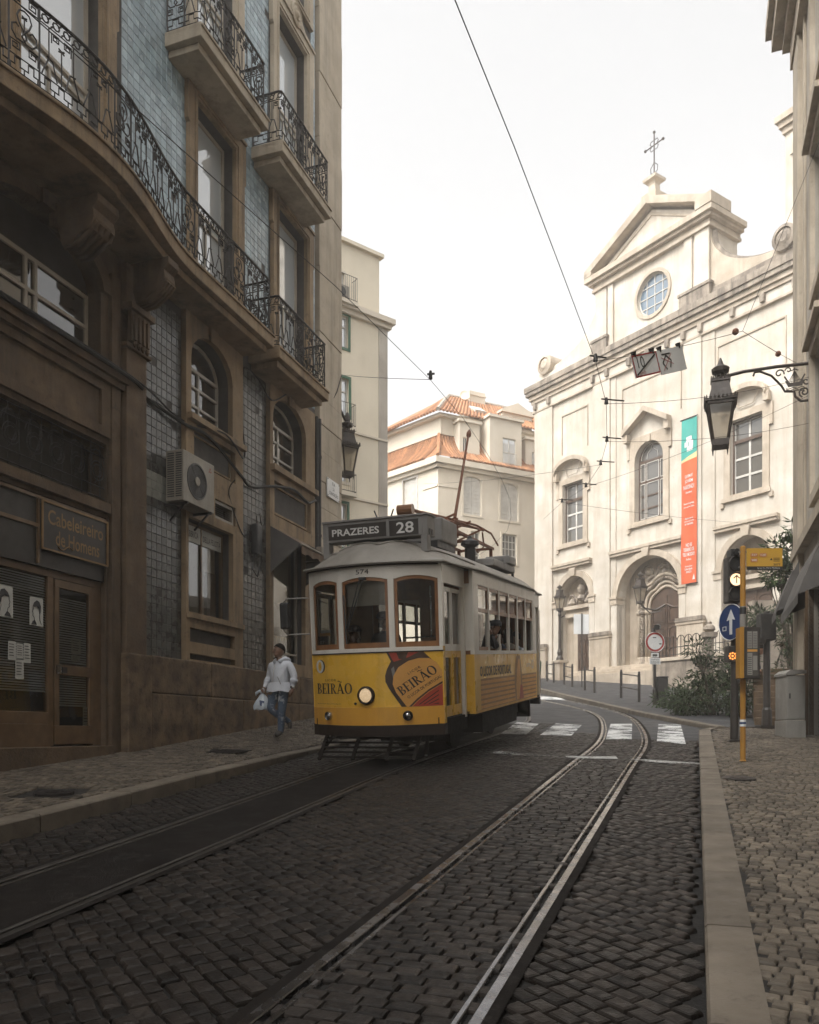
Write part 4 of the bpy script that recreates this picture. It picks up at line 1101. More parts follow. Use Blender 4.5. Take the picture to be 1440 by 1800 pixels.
# ================================================================== OTHER HOUSES
def plane_fn(P, e):
    P, e = Vector((P[0], P[1])), Vector((e[0], e[1])).normalized(); n = Vector((e.y, -e.x))
    def fn(px, py, d=0.0):
        u, w = (px - CX) / F, (HY - py) / F
        Q = P + n * d
        t = Q.dot(n) / Vector((u, 1)).dot(n)
        q = Vector((u, 1)) * t - Q
        return q.dot(e), H + w * t
    return fn
def pxrect(fn, x0, y0, x1, y1, d=0.0):
    xm, ym = (x0 + x1) / 2, (y0 + y1) / 2
    a = fn(x0, ym, d)[0]; b = fn(x1, ym, d)[0]; zt = fn(xm, y0, d)[1]; zb = fn(xm, y1, d)[1]
    return min(a, b), max(a, b), zb, zt
# ---- cream apartment house behind the tiled one
BP, BE = (-.944, 34.0), (.7875, .6162)
bfn = plane_fn(BP, BE)
BH = thing('cream_house', 'tall cream apartment house with small iron balconies just behind the tiled house', 'house', mtx=frame_mtx((BP[0], BP[1], 0), BE))
rs = []
for r_ in ((578, 475, 606, 517), (580, 551, 612, 608), (580, 662, 613, 728), (578, 775, 611, 845), (576, 883, 610, 960)): rs.append(pxrect(bfn, *r_))
z_c = bfn(680, 566)[1]; z_r = bfn(672, 455)[1]
w = MB(); w.wall(rect(-14, 0, 2, z_c), [rect(*r_) for r_ in rs[1:]], 0, .25); w.box(-14, 0, .6, 9, 2, z_c - .01); w.box(-.25, -.001, .001, .7, 2, z_c - .01); w.build('wall', 'plaster_cream', BH)
w = MB(); w.wall(rect(-14, -.35, z_c, z_r), [rect(*rs[0])], .05, .25); w.box(-14, -.35, .7, 8, z_c, z_r - .01); w.box(-.6, -.351, .052, .8, z_c, z_r - .01); w.build('attic_wall', 'plaster_cream', BH)
w = MB(); w.box(-14, .25, -.3, .25, z_c - .16, z_c + .05); w.box(-14, .14, -.16, .2, z_c - .34, z_c - .16); w.build('cornice', 'plaster_white', BH)
w = MB(); w.box(-14, -.2, -.1, .2, z_r, z_r + .14); w.build('parapet', 'plaster_cream', BH)
for py in (776, 888, 1005):
    z_ = bfn(684, py)[1]; w = MB(); w.box(-14, .03, -.07, .002, z_ - .08, z_); w.build('string_course', 'plaster_white', BH)
w = MB(); w.box(-.42, .02, -.035, .002, 2, z_c - .35); w.build('corner_strip', 'plaster_grey', BH)
for i, r_ in enumerate(rs):
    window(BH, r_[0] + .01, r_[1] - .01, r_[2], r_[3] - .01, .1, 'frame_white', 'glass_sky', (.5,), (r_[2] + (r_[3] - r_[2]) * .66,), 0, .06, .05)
    w = MB(); moulding(w, r_[0] - .1, r_[1] + .1, r_[2] - .1, r_[3] + .1, .0 if i else .05, .1, .04); w.build('window_trim', 'green_metal' if i in (1, 2, 4) else 'plaster_white', BH)
w = MB(); w.box(-14, 0, .5, .55, 2.2, z_c - .02); w.build('dark_room', 'interior', BH)
for yb, yt, xr in ((533, 490, 630), (752, 712, 627), (868, 835, 628)):
    x1, z0 = bfn(xr, yb, .4); _, z1 = bfn(xr, yt, .4); x0 = x1 - 1.9
    b_ = MB(); b_.slab([(x0, 0), (x0, -.42), (x1, -.42), (x1, 0)], z0 - .14, z0); bo = b_.build('balcony', 'plaster_white', BH)
    b_ = MB(); pth = [(x0 + .03, 0), (x0 + .03, -.38), (x1 - .03, -.38), (x1 - .03, 0)]
    for z_ in (z0 + .06, z1): b_.tube([(p[0], p[1], z_) for p in pth], .014, 4)
    for k in range(20): b_.tube([(x0 + .03 + (x1 - x0 - .06) * k / 19, -.38, z0), (x0 + .03 + (x1 - x0 - .06) * k / 19, -.38, z1)], .008, 4)
    for k in range(1, 4): b_.tube([(x1 - .03, -.38 + .1 * k, z0), (x1 - .03, -.38 + .1 * k, z1)], .008, 4)
    b_.build('railing', 'iron', bo)
x, z_ = bfn(601, 508, .3); a2 = thing('air_conditioner', 'small air conditioner on the top balcony of the cream house', 'air conditioner', mtx=BH.matrix_world @ Matrix.Translation((x - .35, -.3, z_ - .35)))
b_ = MB(); b_.box(0, .7, 0, .28, 0, .55); b_.build('casing', 'white_plastic', a2); b_ = MB(); b_.lathe([(.2, 0), (.2, .01)], (.35, -.001, .28), 16, (0, -1, 0)); b_.build('fan_opening', 'dark_plastic', a2)
# ---- pale corner house with orange mansard roof
MP = Vector((1.74, 50.0)); ER = Vector((.89, .4563)).normalized(); EL = Vector((.692, -.722)).normalized()
mr = plane_fn(MP, ER); ml = plane_fn(MP, EL)
MH = thing('mansard_house', 'pale corner house with orange tiled mansard roof, dormers and a white chimney', 'house', (MP.x, MP.y, 0))
RM = Matrix.Translation((-MP.x, -MP.y, 0)) @ frame_mtx((MP.x, MP.y, 0), ER)   # right face, x from the corner
LMx = Matrix.Translation((-MP.x, -MP.y, 0)) @ frame_mtx((MP.x, MP.y, 0), EL)  # left face, x negative from the corner
ze = mr(772, 804)[1]
def two(fn_r, fn_l, name, m_, kind=None):
    a = MB(); fn_r(a); a.v = [tuple(RM @ Vector(v)) for v in a.v]
    b = MB(); fn_l(b); b.v = [tuple(LMx @ Vector(v)) for v in b.v]
    a.add(b.v, b.f); return a.build(name, m_, MH, kind=kind)
rr = [pxrect(mr, 815, 838, 846, 905), pxrect(mr, 880, 850, 911, 915), pxrect(mr, 883, 940, 908, 990), pxrect(mr, 828, 935, 843, 990)]
rl = [pxrect(ml, 709, 842, 733, 900)]
wA_ = MB(); wA_.wall(rect(0, 15, 3, ze - .4), [arch(r_[0], r_[1], r_[2], r_[3] - .25, .25, 8) for r_ in rr[:2]] + [rect(*r_) for r_ in rr[2:]], 0, .2); wA_.box(.3, 15, .5, 10, 3, ze - .5); wA_.build('wall', 'plaster_white', MH, mtx=RM)
wA_ = MB(); wA_.wall(rect(-10, 0, 3, ze - .4), [rect(*rl[0])], 0, .2); wA_.box(-10, -.3, .5, 1.2, 3, ze - .5); wA_.build('wall', 'plaster_white', MH, mtx=LMx)
two(lambda m_: (m_.box(-.35, 15, -.4, .4, ze - .4, ze - .06), m_.box(-.2, 15, -.2, .3, ze - .62, ze - .401)), lambda m_: (m_.box(-10, .3, -.395, .4, ze - .4, ze - .06), m_.box(-10, .15, -.195, .3, ze - .62, ze - .401)), 'cornice', 'plaster_white')
two(lambda m_: m_.box(.02, 1.3, -.05, .003, ze - 1.75, ze - 1.6), lambda m_: m_.box(-1.3, -.0, -.05, .003, ze - 1.75, ze - 1.6), 'moulding', 'plaster_white')
SL = 1.15; RZ = 1.9                 # mansard: inset and height
def curve_in(v): return (SL * (1 - (1 - v) ** 1.9)) - .38 * (1 - v)
two(lambda m_: m_.grid(lambda u, v: (curve_in(v) * .62 + (15 - curve_in(v)) * u, curve_in(v), ze + RZ * v), 2, 8), lambda m_: m_.grid(lambda u, v: (-10 + (10 - curve_in(v) * .62) * u, curve_in(v), ze + RZ * v), 2, 8), 'mansard_roof', 'terracotta')
def ribs(m_, s0, s1, sg):
    n = int(abs(s1 - s0) / .2)
    for i in range(n):
        x = s0 + (s1 - s0) * (i + .5) / n
        if abs(x) < SL * .62: 
            continue
        m_.tube([(x, curve_in(v / 6) - .03, ze + RZ * v / 6) for v in range(7)], [.085, .075, .085, .075, .085, .075, .08], 6)
two(lambda m_: ribs(m_, 0, 15, 1), lambda m_: ribs(m_, -10, 0, -1), 'roof_tile_field', 'terracotta', 'stuff')
c_ = MB(); c_.tube([tuple(RM @ Vector((curve_in(v / 6) * .62, curve_in(v / 6) - .02, ze + RZ * v / 6 + .02))) for v in range(7)], .12, 6); c_.build('hip_tiles', 'terracotta', MH)
zw = ze + RZ
two(lambda m_: (m_.box(.7, 15, 1.0, 1.3, zw - .02, zw + 1.0), m_.box(.5, 15, .7, 1.2, zw + 1.001, zw + 1.2)), lambda m_: (m_.box(-10, -.7, .99, 1.3, zw - .021, zw + 1.0), m_.box(-10, -.5, .69, 1.2, zw + 1.002, zw + 1.2)), 'attic_wall', 'plaster_white')
z2 = zw + 1.21
apex = [tuple(RM @ Vector((3.6, 5.0, z2 + 3.1))), tuple(RM @ Vector((15, 5.0, z2 + 3.1))), tuple(LMx @ Vector((-10, 5.0, z2 + 2.3)))]
rc = tuple(RM @ Vector((.25, .45, z2))); rr1 = tuple(RM @ Vector((15, .45, z2))); ll1 = tuple(LMx @ Vector((-10, .45, z2 - .1)))
u_ = MB(); u_.add([rc, rr1, apex[1], apex[0]], [(0, 1, 2, 3)]); u_.add([ll1, rc, apex[0], apex[2]], [(0, 1, 2, 3)]); u_.build('upper_roof', 'terracotta', MH)
u_ = MB(); RN = Vector((0, 0, 1))
for i in range(56):
    f_ = (i + .5) / 56; a = Vector(rc).lerp(Vector(rr1), f_); b = Vector(apex[0]).lerp(Vector(apex[1]), f_); u_.tube([a + RN * .03, b + RN * .03], .085, 5)
for i in range(36):
    f_ = (i + .5) / 36; a = Vector(ll1).lerp(Vector(rc), f_); b = Vector(apex[2]).lerp(Vector(apex[0]), f_); u_.tube([a + RN * .03, b + RN * .03], .085, 5)
u_.build('roof_tile_field', 'terracotta', MH, kind='stuff')
u_ = MB(); u_.tube([Vector(rc) + RN * .06, Vector(apex[0]) + RN * .06], .13, 6); u_.tube([Vector(apex[0]) + RN * .06, Vector(apex[1]) + RN * .06], .13, 6); u_.build('ridge_tiles', 'plaster_grey', MH)
def dormer(x0, x1, z0, z1, y0, dep, wx, gable=False, opened=False, rail=False):
    d_ = MB(); d_.wall(rect(x0, x1, z0, z1), [rect(*wx)], y0, .15)
    for a in (x0, x1 - .08): d_.box(a, a + .08, y0 + .002, y0 + dep, z0, z1 - .01)
    d_.box(x0 - .12, x1 + .12, y0 - .15, y0 + dep, z1, z1 + .16)
    if gable: d_.prism([(x0 - .14, z1 + .161), (x1 + .14, z1 + .161), ((x0 + x1) / 2, z1 + .75)], y0 - .12, y0 + dep)
    o = d_.build('dormer', 'plaster_white', MH, mtx=RM)
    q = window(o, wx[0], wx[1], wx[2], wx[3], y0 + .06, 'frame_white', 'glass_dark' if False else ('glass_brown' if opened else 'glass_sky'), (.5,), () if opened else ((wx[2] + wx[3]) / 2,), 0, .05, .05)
    if rail:
        r_ = MB()
        for i in range(12): r_.tube([(wx[0] + (wx[1] - wx[0]) * i / 11, y0 - .1, z0 + .05), (wx[0] + (wx[1] - wx[0]) * i / 11, y0 - .1, z0 + .95)], .012, 4)
        r_.tube([(wx[0], y0 - .1, z0 + .95), (wx[1], y0 - .1, z0 + .95)], .018, 4); r_.build('railing', 'frame_white', o)
def drect(a, b, c, d, off=0.0): return pxrect(mr, a, b, c, d, off)
q = drect(808, 744, 843, 806, -.35); dormer(q[0], q[1], q[2], q[3], .35, 1.2, drect(814, 769, 822, 799, -.35), False, True)
q = drect(861, 738, 917, 826, .1); dormer(q[0], q[1], q[2] + .1, q[3], -.1, 1.8, drect(884, 771, 907, 820, .1), False, False, True)
q = drect(883, 724, 935, 764, -2.2); dormer(q[0], q[1], q[2], q[3] - .2, 2.2, 2, drect(911, 742, 920, 758, -2.2), True)
q = drect(924, 766, 942, 830, -.3); dormer(q[0], q[1] + .4, q[2], q[3] - .3, .3, 1.2, drect(935, 795, 942, 822, -.3))
for i, r_ in enumerate(rr):
    if i < 2:
        sh = MB(); mid = (r_[0] + r_[1]) / 2
        for a, b in ((r_[0], mid - .01), (mid + .01, r_[1])):
            sh.box(a, b, .1, .14, r_[2], r_[3])
            for k in range(9): sh.box(a + .08, b - .08, .085, .1, r_[2] + .15 + (r_[3] - r_[2] - .3) * k / 9, r_[2] + .25 + (r_[3] - r_[2] - .3) * k / 9)
        sh.build('shutter', 'frame_white', MH, mtx=RM)
    else:
        o = window(MH, r_[0], r_[1], r_[2], r_[3], .08, 'frame_white', 'glass_grey', (.25, .5, .75) if i == 2 else (.5,), tuple(r_[2] + (r_[3] - r_[2]) * k / 4 for k in (1, 2, 3)), 0, .06, .04); o.matrix_local = RM
    tr = MB(); moulding(tr, r_[0] - .14, r_[1] + .14, r_[2] - .14, r_[3] + .16, 0, .13, .04); tr.build('window_trim', 'plaster_white', MH, mtx=RM)
r_ = rl[0]; sh = MB(); sh.box(r_[0], r_[1], .1, .14, r_[2], r_[3]); moulding(sh, r_[0] - .1, r_[1] + .1, r_[2] - .1, r_[3] + .1, 0, .1, .04); sh.build('shutter', 'frame_white', MH, mtx=LMx)
q = drect(826, 689, 853, 738, -4.5)
c_ = MB(); c_.box(q[0], q[1], 4.5, 6.0, q[2] - .8, q[3]); c_.box(q[0] - .06, q[1] + .06, 4.44, 6.06, q[3] - .3, q[3] - .2); c_.build('chimney', 'plaster_white', MH, mtx=RM)
q = drect(811, 687, 823, 703, -4.4); dish = thing('satellite_dish', 'round satellite dish beside the white chimney', 'satellite dish', mtx=Matrix.Translation((MP.x, MP.y, 0)) @ RM @ Matrix.Translation(((q[0] + q[1]) / 2, 4.4, (q[2] + q[3]) / 2)))
d_ = MB(); d_.lathe([(.36, .0), (.34, .05), (.22, .0), (.02, -.05)], (0, 0, 0), 18, (-.4, -.9, .2)); d_.build('reflector', 'plaster_cream', dish); d_ = MB(); d_.tube([(0, .05, 0), (.3, .3, -.3), (.35, .4, -.9)], .03, 6); d_.build('arm', 'cabinet', dish)
q = drect(828, 736, 848, 748, -2.2); sk = MB(); sk.obox(((q[0] + q[1]) / 2, 2.1, z2 + 1.25), (.42, 0, 0), (0, .42, .28), (0, -.05, .08)); sk.build('skylight', 'frame_white', MH, mtx=RM)
# ---- house on the right edge of the street
RP, RE = (8.32, 17.5), (-.3309, -.9437)
rfn = plane_fn(RP, RE)
RB = thing('corner_house', 'pale house at the right edge with a heavy roof cornice and shops below', 'house', mtx=frame_mtx((RP[0], RP[1], 0), RE))
RZT = 16.3
wh = [rect(2.55 + 2.9 * k, 3.75 + 2.9 * k, z0, z0 + 2.5) for k in range(3) for z0 in (5.9, 9.6, 13.2)]
w = MB(); w.wall(rect(0, 50, -3, RZT), wh + [rect(1.55, 4.6, 1.1, 4.3)], 0, .3); w.box(.02, 50, .45, 9, -3, RZT - .01); w.box(0, .02, 0.002, 9, 0, RZT - .005); w.build('wall', 'plaster_grey', RB)
for z0, z1, d in ((RZT - .5, RZT, .16), (RZT, RZT + .25, .3), (RZT + .25, RZT + .62, .5), (RZT + .62, RZT + .9, .62)):
    w = MB(); w.box(-d, 50, -d, .2, z0 + .003, z1); w.box(-d, .2, .2, 9, z0 + .003, z1); w.build('cornice', 'stone_pale', RB)
w = MB(); w.box(0.01, .85, -.12, -.001, .8, RZT - .52); w.box(1.1, 1.3, -.05, -.001, 5.4, RZT - .52); w.build('pilaster', 'stone_pale', RB, bevel=.01)
w = MB(); w.box(-.06, 50, -.16, -.001, 5.15, 5.35); w.build('string_course', 'stone_pale', RB)
for h in wh:
    x0, x1, z0, z1 = h[0][0], h[1][0], h[0][1], h[2][1]
    w = MB(); moulding(w, x0 - .2, x1 + .2, z0 - .2, z1 + .25, 0, .19, .09); w.box(x0 - .28, x1 + .28, -.2, -.001, z1 + .255, z1 + .36); w.build('window_surround', 'stone_pale', RB)
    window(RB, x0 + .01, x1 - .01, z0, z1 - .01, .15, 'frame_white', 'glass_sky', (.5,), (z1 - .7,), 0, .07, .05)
sh = MB()
for i in range(40): sh.add([(1.6, .2, 1.1 + .08 * i), (4.55, .2, 1.1 + .08 * i), (4.55, .17, 1.145 + .08 * i), (1.6, .17, 1.145 + .08 * i), (4.55, .2, 1.18 + .08 * i), (1.6, .2, 1.18 + .08 * i)], [(0, 1, 2, 3), (3, 2, 4, 5)])
sh.build('roller_shutter', 'bin_dark', RB)
w = MB(); w.box(1.35, 1.55, -.06, .1, 1.0, 4.4); w.build('door_post', 'frame_brown', RB)
for x0, x1, z1, lb in ((.25, 1.25, 4.95, 'grey awning with closed sides nearest the corner of the right house'), (2.2, 5.0, 4.7, 'wide dark grey awning over the roller shutter of the right house')):
    a_ = thing('awning', lb, 'awning', mtx=RB.matrix_world @ Matrix.Translation((x0, -.13, z1)), group='awnings on the right house')
    L_ = x1 - x0
    b_ = MB(); b_.grid(lambda u, v: (L_ * v, -.42 * u, -.0 - 1.0 * u * u ** .2), 6, 2); b_.build('canopy', 'canvas_grey', a_)
    for e in (0.003, L_ - .003):
        b_ = MB(); b_.add([(e, 0, -.0), (e, -.21, -.44), (e, -.42, -1.0), (e, 0, -.85)], [(0, 1, 2, 3)]); b_.build('side_flap', 'canvas_grey', a_)
    b_ = MB(); b_.add([(0, -.422, -1.0), (L_, -.422, -1.0), (L_, -.422, -1.15), (0, -.422, -1.15)], [(0, 1, 2, 3)]); b_.build('valance', 'canvas_grey', a_)
# ================================================================== CHURCH
CP = Vector((6.953, 48.84)); CE = Vector((.5603, -.8283)).normalized()
cfn = plane_fn(CP, CE)
CHU = thing('church', 'weathered cream stone church with a pedimented front, round window and carved portal', 'church', mtx=frame_mtx((CP.x, CP.y, 0), CE))
CM = CHU.matrix_world
ZB = 3.0; ZCOR = 21.6
wl = rect(3.1, 4.66, 12.15, 15.44); wr = rect(13.78, 15.4, 12.32, 15.68)
wc = arch(8.26, 10.05, 12.27, 15.3, .9, 12)
aL = arch(2.85, 5.2, 4.85, 8.9, 1.3, 14); aC = arch(7.15, 11.05, 4.9, 8.55, 1.85, 16); aR = arch(13.4, 15.95, 4.5, 8.9, 1.42, 14)
w = MB(); w.wall(rect(.9, 19.0, ZB, ZCOR), [wl, wr, wc, aL, aC, aR], 0, .55); w.box(.9, 19, 1.3, 24, ZB, ZCOR - .01); w.box(.9, 1.15, .003, 1.4, ZB, ZCOR - .012); w.build('wall', 'church_wall', CHU)
# pilasters, sockets, bands
for a, b, d in ((.85, 2.3, .12), (6.65, 7.0, .06), (5.45, 6.64, .14), (11.3, 12.3, .14), (12.31, 12.99, .07), (16.9, 19.0, .14)):
    w = MB(); w.box(a, b, -d, -.001, ZB, 20.2); w.build('pilaster', 'church_wall', CHU, bevel=.02)
for a, b, z_ in ((.82, 2.0, 6.6), (5.4, 6.8, 6.85), (11.05, 12.55, 7.0), (16.8, 19.0, 7.0)):
    w = MB(); w.box(a, b, -.34, -.15, ZB, z_ - .35); w.box(a - .04, b + .04, -.38, -.15, z_ - .35, z_ - .2); w.build('pedestal', 'church_stone', CHU, bevel=.02)
    w = MB(); w.prism([(a - .06, z_ - .199), (b + .06, z_ - .199), (b - .02, z_), (a + .02, z_)], -.42, -.15); w.build('pedestal_cap', 'church_dirty', CHU)
for a, b in ((2.32, 5.3), (6.66, 11.25), (13.0, 16.2)):
    w = MB(); w.box(a, b, -.28, -.145, 10.86, 11.0); w.box(a + .05, b - .05, -.22, -.145, 10.72, 10.859); w.box(a + .05, b - .05, -.17, -.001, 10.3, 10.719) if False else None
    w.box(a, b, -.144, -.001, 10.72, 10.98); w.build('band', 'church_stone', CHU)
for a, b in ((3.0, 5.0), (7.4, 11.1), (13.1, 16.5)):
    w = MB(); w.box(a, b, -.05, -.001, 19.35, 19.42); w.box(a, a + .05, -.05, -.001, 17.2, 19.349); w.box(b - .05, b, -.05, -.001, 17.2, 19.349); w.build('panel_moulding', 'church_stone', CHU)
# entablature
for z0, z1, d, m_ in ((20.2, 20.32, .26, 'church_stone'), (20.32, 20.75, .2, 'church_wall'), (20.75, 20.95, .34, 'church_stone'), (20.95, 21.2, .5, 'church_stone'), (21.2, 21.42, .72, 'church_dirty'), (21.42, 21.75, .82, 'church_dirty')):
    w = MB(); d *= .62; w.box(.86 - d, 19.2, -d, .3, z0 + .002, z1); w.build('cornice', m_, CHU, bevel=.015)
for x in (1.0, 2.1, 5.5, 6.5, 8.0, 9.2, 10.4, 11.35, 12.3, 14.0, 15.5, 17.0):
    w = MB(); w.prism([(x - .09, 20.36), (x + .09, 20.36), (x + .12, 20.74), (x - .12, 20.74)], -.3, -.12); w.build('corbel', 'church_dirty', CHU)
# upper stage: wall with round window, pediment, scrolls
ox, oz, orx = 9.33, 23.55, .98
circ = [(ox + orx * math.cos(2 * PI * i / 28), oz + orx * 1.06 * math.sin(2 * PI * i / 28)) for i in range(28)]
UL, UR, UT = 5.6, 12.62, 25.55
w = MB(); w.wall(rect(UL, UR, ZCOR + .15, UT), [circ], .05, .4); w.box(UL, UL + .2, .052, 2.2, ZCOR + .15, UT); w.box(UR - .2, UR, .052, 2.2, ZCOR + .15, UT); w.box(UL + .21, UR - .21, .8, 1.2, ZCOR + .15, UT); w.build('upper_wall', 'church_wall', CHU)
for a, b in ((UL - .04, UL + .75), (UR - .75, UR + .04), (UR - 1.35, UR - .9), (UL + .85, UL + 1.2)):
    w = MB(); w.box(a, b, -.07, .049, ZCOR + .15, UT - .35); w.build('pilaster', 'church_wall', CHU, bevel=.02)
for a, b in ((UL - .15, UL + .9), (UR - 1.5, UR + .2)):
    w = MB(); w.box(a, b, -.25, .04, ZCOR + .15, ZCOR + .85); w.box(a - .06, b + .06, -.3, .04, ZCOR + .85, ZCOR + .98); w.build('pedestal', 'church_dirty', CHU)
for z0, z1, d in ((UT - .35, UT - .2, .18), (UT - .2, UT + .02, .12), (UT + .02, UT + .18, .32), (UT + .18, UT + .45, .48)):
    w = MB(); w.box(UL - d, UR + d, -d, 2.3, z0 + .002, z1); w.build('cornice', 'church_stone', CHU, bevel=.012)
pk = (9.33, 28.2); pb = UT + .45
w = MB(); w.prism([(UL, pb + .002), (UR, pb + .002), (pk[0], pk[1] - .45)], -.02, .9); w.build('pediment', 'church_wall', CHU)
for sg in (-1, 1):
    e = UL - .45 if sg < 0 else UR + .45
    w = MB(); w.prism([(e, pb), (e, pb + .36), (pk[0], pk[1] + .1), (pk[0], pk[1] - .3)] if sg < 0 else [(pk[0], pk[1] - .3), (pk[0], pk[1] + .1), (e, pb + .36), (e, pb)], -.5, .95)
    w.build('raking_cornice', 'church_stone', CHU, bevel=.012)
    w = MB(); e2 = UL + .6 if sg < 0 else UR - .6
    w.prism([(e2, pb + .1), (e2 + .2 * -sg, pb + .1), (pk[0], pk[1] - .75), (pk[0], pk[1] - .6)] if sg < 0 else [(pk[0], pk[1] - .6), (pk[0], pk[1] - .75), (e2 + .2 * -sg, pb + .1), (e2, pb + .1)], -.07, -.021)
    w.build('pediment_moulding', 'church_stone', CHU)
    w = MB(); w.box(e - .05 if sg < 0 else e - .85, e + .85 if sg < 0 else e + .05, -.52, 1.0, pb + .003, pb + .5) if sg > 0 else w.box(e, e + .5, -.5, .9, pb + .003, pb + .2)
    w.build('cornice_block', 'church_stone', CHU)
w = MB(); w.box(pk[0] - .45, pk[0] + .45, -.3, .6, 28.1, 28.5); w.lathe([(.42, 0), (.3, .15), (.27, .5), (.33, .62), (.55, .7), (.58, .82), (.3, .92), (.1, 1.0)], (pk[0], .15, 28.5), 4); w.build('finial_pedestal', 'church_stone', CHU)
cr = thing('roof_cross', 'thin ornate iron cross on top of the church pediment', 'cross', mtx=CM @ Matrix.Translation((pk[0], .15, 29.45)))
b_ = MB(); b_.tube([(0, 0, 0), (0, 0, 2.25)], .035, 6); b_.tube([(-.55, 0, 1.6), (.55, 0, 1.6)], .03, 6)
for x, z_ in ((-.55, 1.6), (.55, 1.6), (0, 2.25)): b_.sphere((x, 0, z_), .075, 8, 6)
for sg in (-1, 1):
    b_.tube([(sg * x, 0, z_) for x, z_ in [(.05, 1.85), (.2, 1.85), (.26, 1.72), (.18, 1.66)]], .02, 5); b_.tube([(sg * x, 0, z_) for x, z_ in [(.05, 1.36), (.2, 1.36), (.26, 1.5), (.18, 1.55)]], .02, 5)
    b_.tube([(sg * x, 0, z_) for x, z_ in [(.03, .7), (.22, .5), (.2, .25), (.08, .2)]], .02, 5)
b_.build('bars', 'lamp_iron', cr)
# side scrolls of the upper stage
for sg in (-1, 1):
    e0 = UL if sg < 0 else UR; span = 4.6
    prof = []
    for i in range(17):
        a = PI / 2 * i / 16
        prof.append((e0 + sg * (span - .9) * (1 - math.cos(a)), 25.1 - 2.55 * math.sin(a)))
    top = prof + [(e0 + sg * span, 22.5), (e0 + sg * span, ZCOR + .2), (e0, ZCOR + .2)]
    if sg < 0: top = top[::-1]
    w = MB(); w.prism(top[::-1] if sg > 0 else top[::-1], .1, .75); w.build('scroll_wall', 'church_wall' if sg < 0 else 'church_stone', CHU)
    w = MB(); w.tube([(x, .4, z_ + .02) for x, z_ in prof], .16, 8); w.build('scroll_coping', 'church_stone' if sg < 0 else 'church_dirty', CHU)
    w = MB(); w.lathe([(.55, -.55), (.55, .55), (.4, .6), (.4, .5), (.2, .62), (.05, .62)], (e0 + sg * (span - .75), .35, 22.75), 18, (0, -1, 0)); w.build('volute', 'church_stone' if sg < 0 else 'church_dirty', CHU, smooth=False)
    w = MB(); w.box(min(e0, e0 + sg * (span + (.15 if sg < 0 else 1.2))), max(e0, e0 + sg * (span + 1.2)), -.05, .8, ZCOR + .152, ZCOR + .62); w.build('parapet', 'church_wall' if sg < 0 else 'church_dirty', CHU)
w = MB(); w.box(UR + .2, 19, 6, 24, ZCOR, 23.9); w.build('nave_wall', 'church_wall', CHU)
w = MB(); w.prism([(16.2, ZCOR + .6), (19, ZCOR + .6), (19, 24.6), (16.6, 22.9)], -.1, .8); w.build('gable_end', 'church_dirty', CHU)
# round window
o_ = MB(); 
for i in range(28):
    a0, a1 = 2 * PI * i / 28, 2 * PI * (i + 1) / 28
    def rp(r_, a): return (ox + r_ * math.cos(a), oz + r_ * 1.06 * math.sin(a))
    o_.prism([rp(orx, a0), rp(orx + .16, a0), rp(orx + .16, a1), rp(orx, a1)][::-1], -.02, .05)
o_.build('oculus_rim', 'church_stone', CHU)
o_ = MB(); ry = .2
for k in (-.5, .0, .5):
    hh = math.sqrt(1 - (k * 1.0) ** 2) * orx
    o_.box(ox + k * orx - .022, ox + k * orx + .022, ry, ry + .05, oz - hh * 1.06, oz + hh * 1.06); o_.box(ox - hh, ox + hh, ry - .006, ry + .04, oz + k * orx * 1.06 - .022, oz + k * orx * 1.06 + .022)
for i in range(28):
    a0, a1 = 2 * PI * i / 28, 2 * PI * (i + 1) / 28
    o_.prism([rp(orx - .06, a0), rp(orx, a0), rp(orx, a1), rp(orx - .06, a1)][::-1], ry, ry + .06)
ow = o_.build('round_window', 'frame_white', CHU)
for i in range(4):
    for j in range(4):
        pts = []
        n = 6
        x0, x1 = -1 + .5 * i, -.5 + .5 * i; z0, z1 = -1 + .5 * j, -.5 + .5 * j
        cell = [(x0 + (x1 - x0) * a / n, z0) for a in range(n)] + [(x1, z0 + (z1 - z0) * a / n) for a in range(n)] + [(x1 - (x1 - x0) * a / n, z1) for a in range(n)] + [(x0, z1 - (z1 - z0) * a / n) for a in range(n)]
        cl = []
        for x, z_ in cell:
            r_ = math.hypot(x, z_)
            cl.append((x / max(1, r_) * .98, z_ / max(1, r_) * .98))
        uq = [c_ for k, c_ in enumerate(cl) if math.hypot(c_[0] - cl[k - 1][0], c_[1] - cl[k - 1][1]) > 1e-4]
        if len(uq) < 3: continue
        p = MB(); p.add([(ox + x * orx, ry + .03, oz + z_ * orx * 1.06) for x, z_ in uq], [tuple(range(len(uq)))]); p.build('pane', 'glass_blue', ow)
w = MB(); w.box(ox - 1.2, ox + 1.2, .5, .55, oz - 1.2, oz + 1.2); w.build('dark_room', 'interior', CHU)
# windows
def surround(x0, x1, z0, z1, zs=None, rise=0):
    s_ = MB(); out = rect(x0, x1, z0, z1) if not rise else arch(x0, x1, z0, zs, rise, 12)
    big = rect(x0 - .32, x1 + .32, z0 - .28, z1 + .3) if not rise else rect(x0 - .34, x1 + .34, z0 - .28, zs + rise + .35)
    plate(s_, big, [out], -.08, -.001); zt = big[2][1]
    s_.box(x0 - .42, x1 + .42, -.14, -.081, z0 - .28, z0 - .1)
    for sg in (-1, 1):
        xx = x0 - .5 if sg < 0 else x1 + .32
        s_.box(xx, xx + .18, -.1, -.002, zt - 1.0, zt - .02); s_.box(xx, xx + .18, -.1, -.002, z0 - .5, z0 - .29)
    return s_
s_ = surround(3.1, 4.66, 12.15, 15.44)
s_.build('window_surround', 'church_stone', CHU)
window(CHU, 3.11, 4.65, 12.16, 15.43, .25, 'frame_white', 'glass_grey', (.5,), (12.98, 13.75, 14.5), 0, .09, .1)
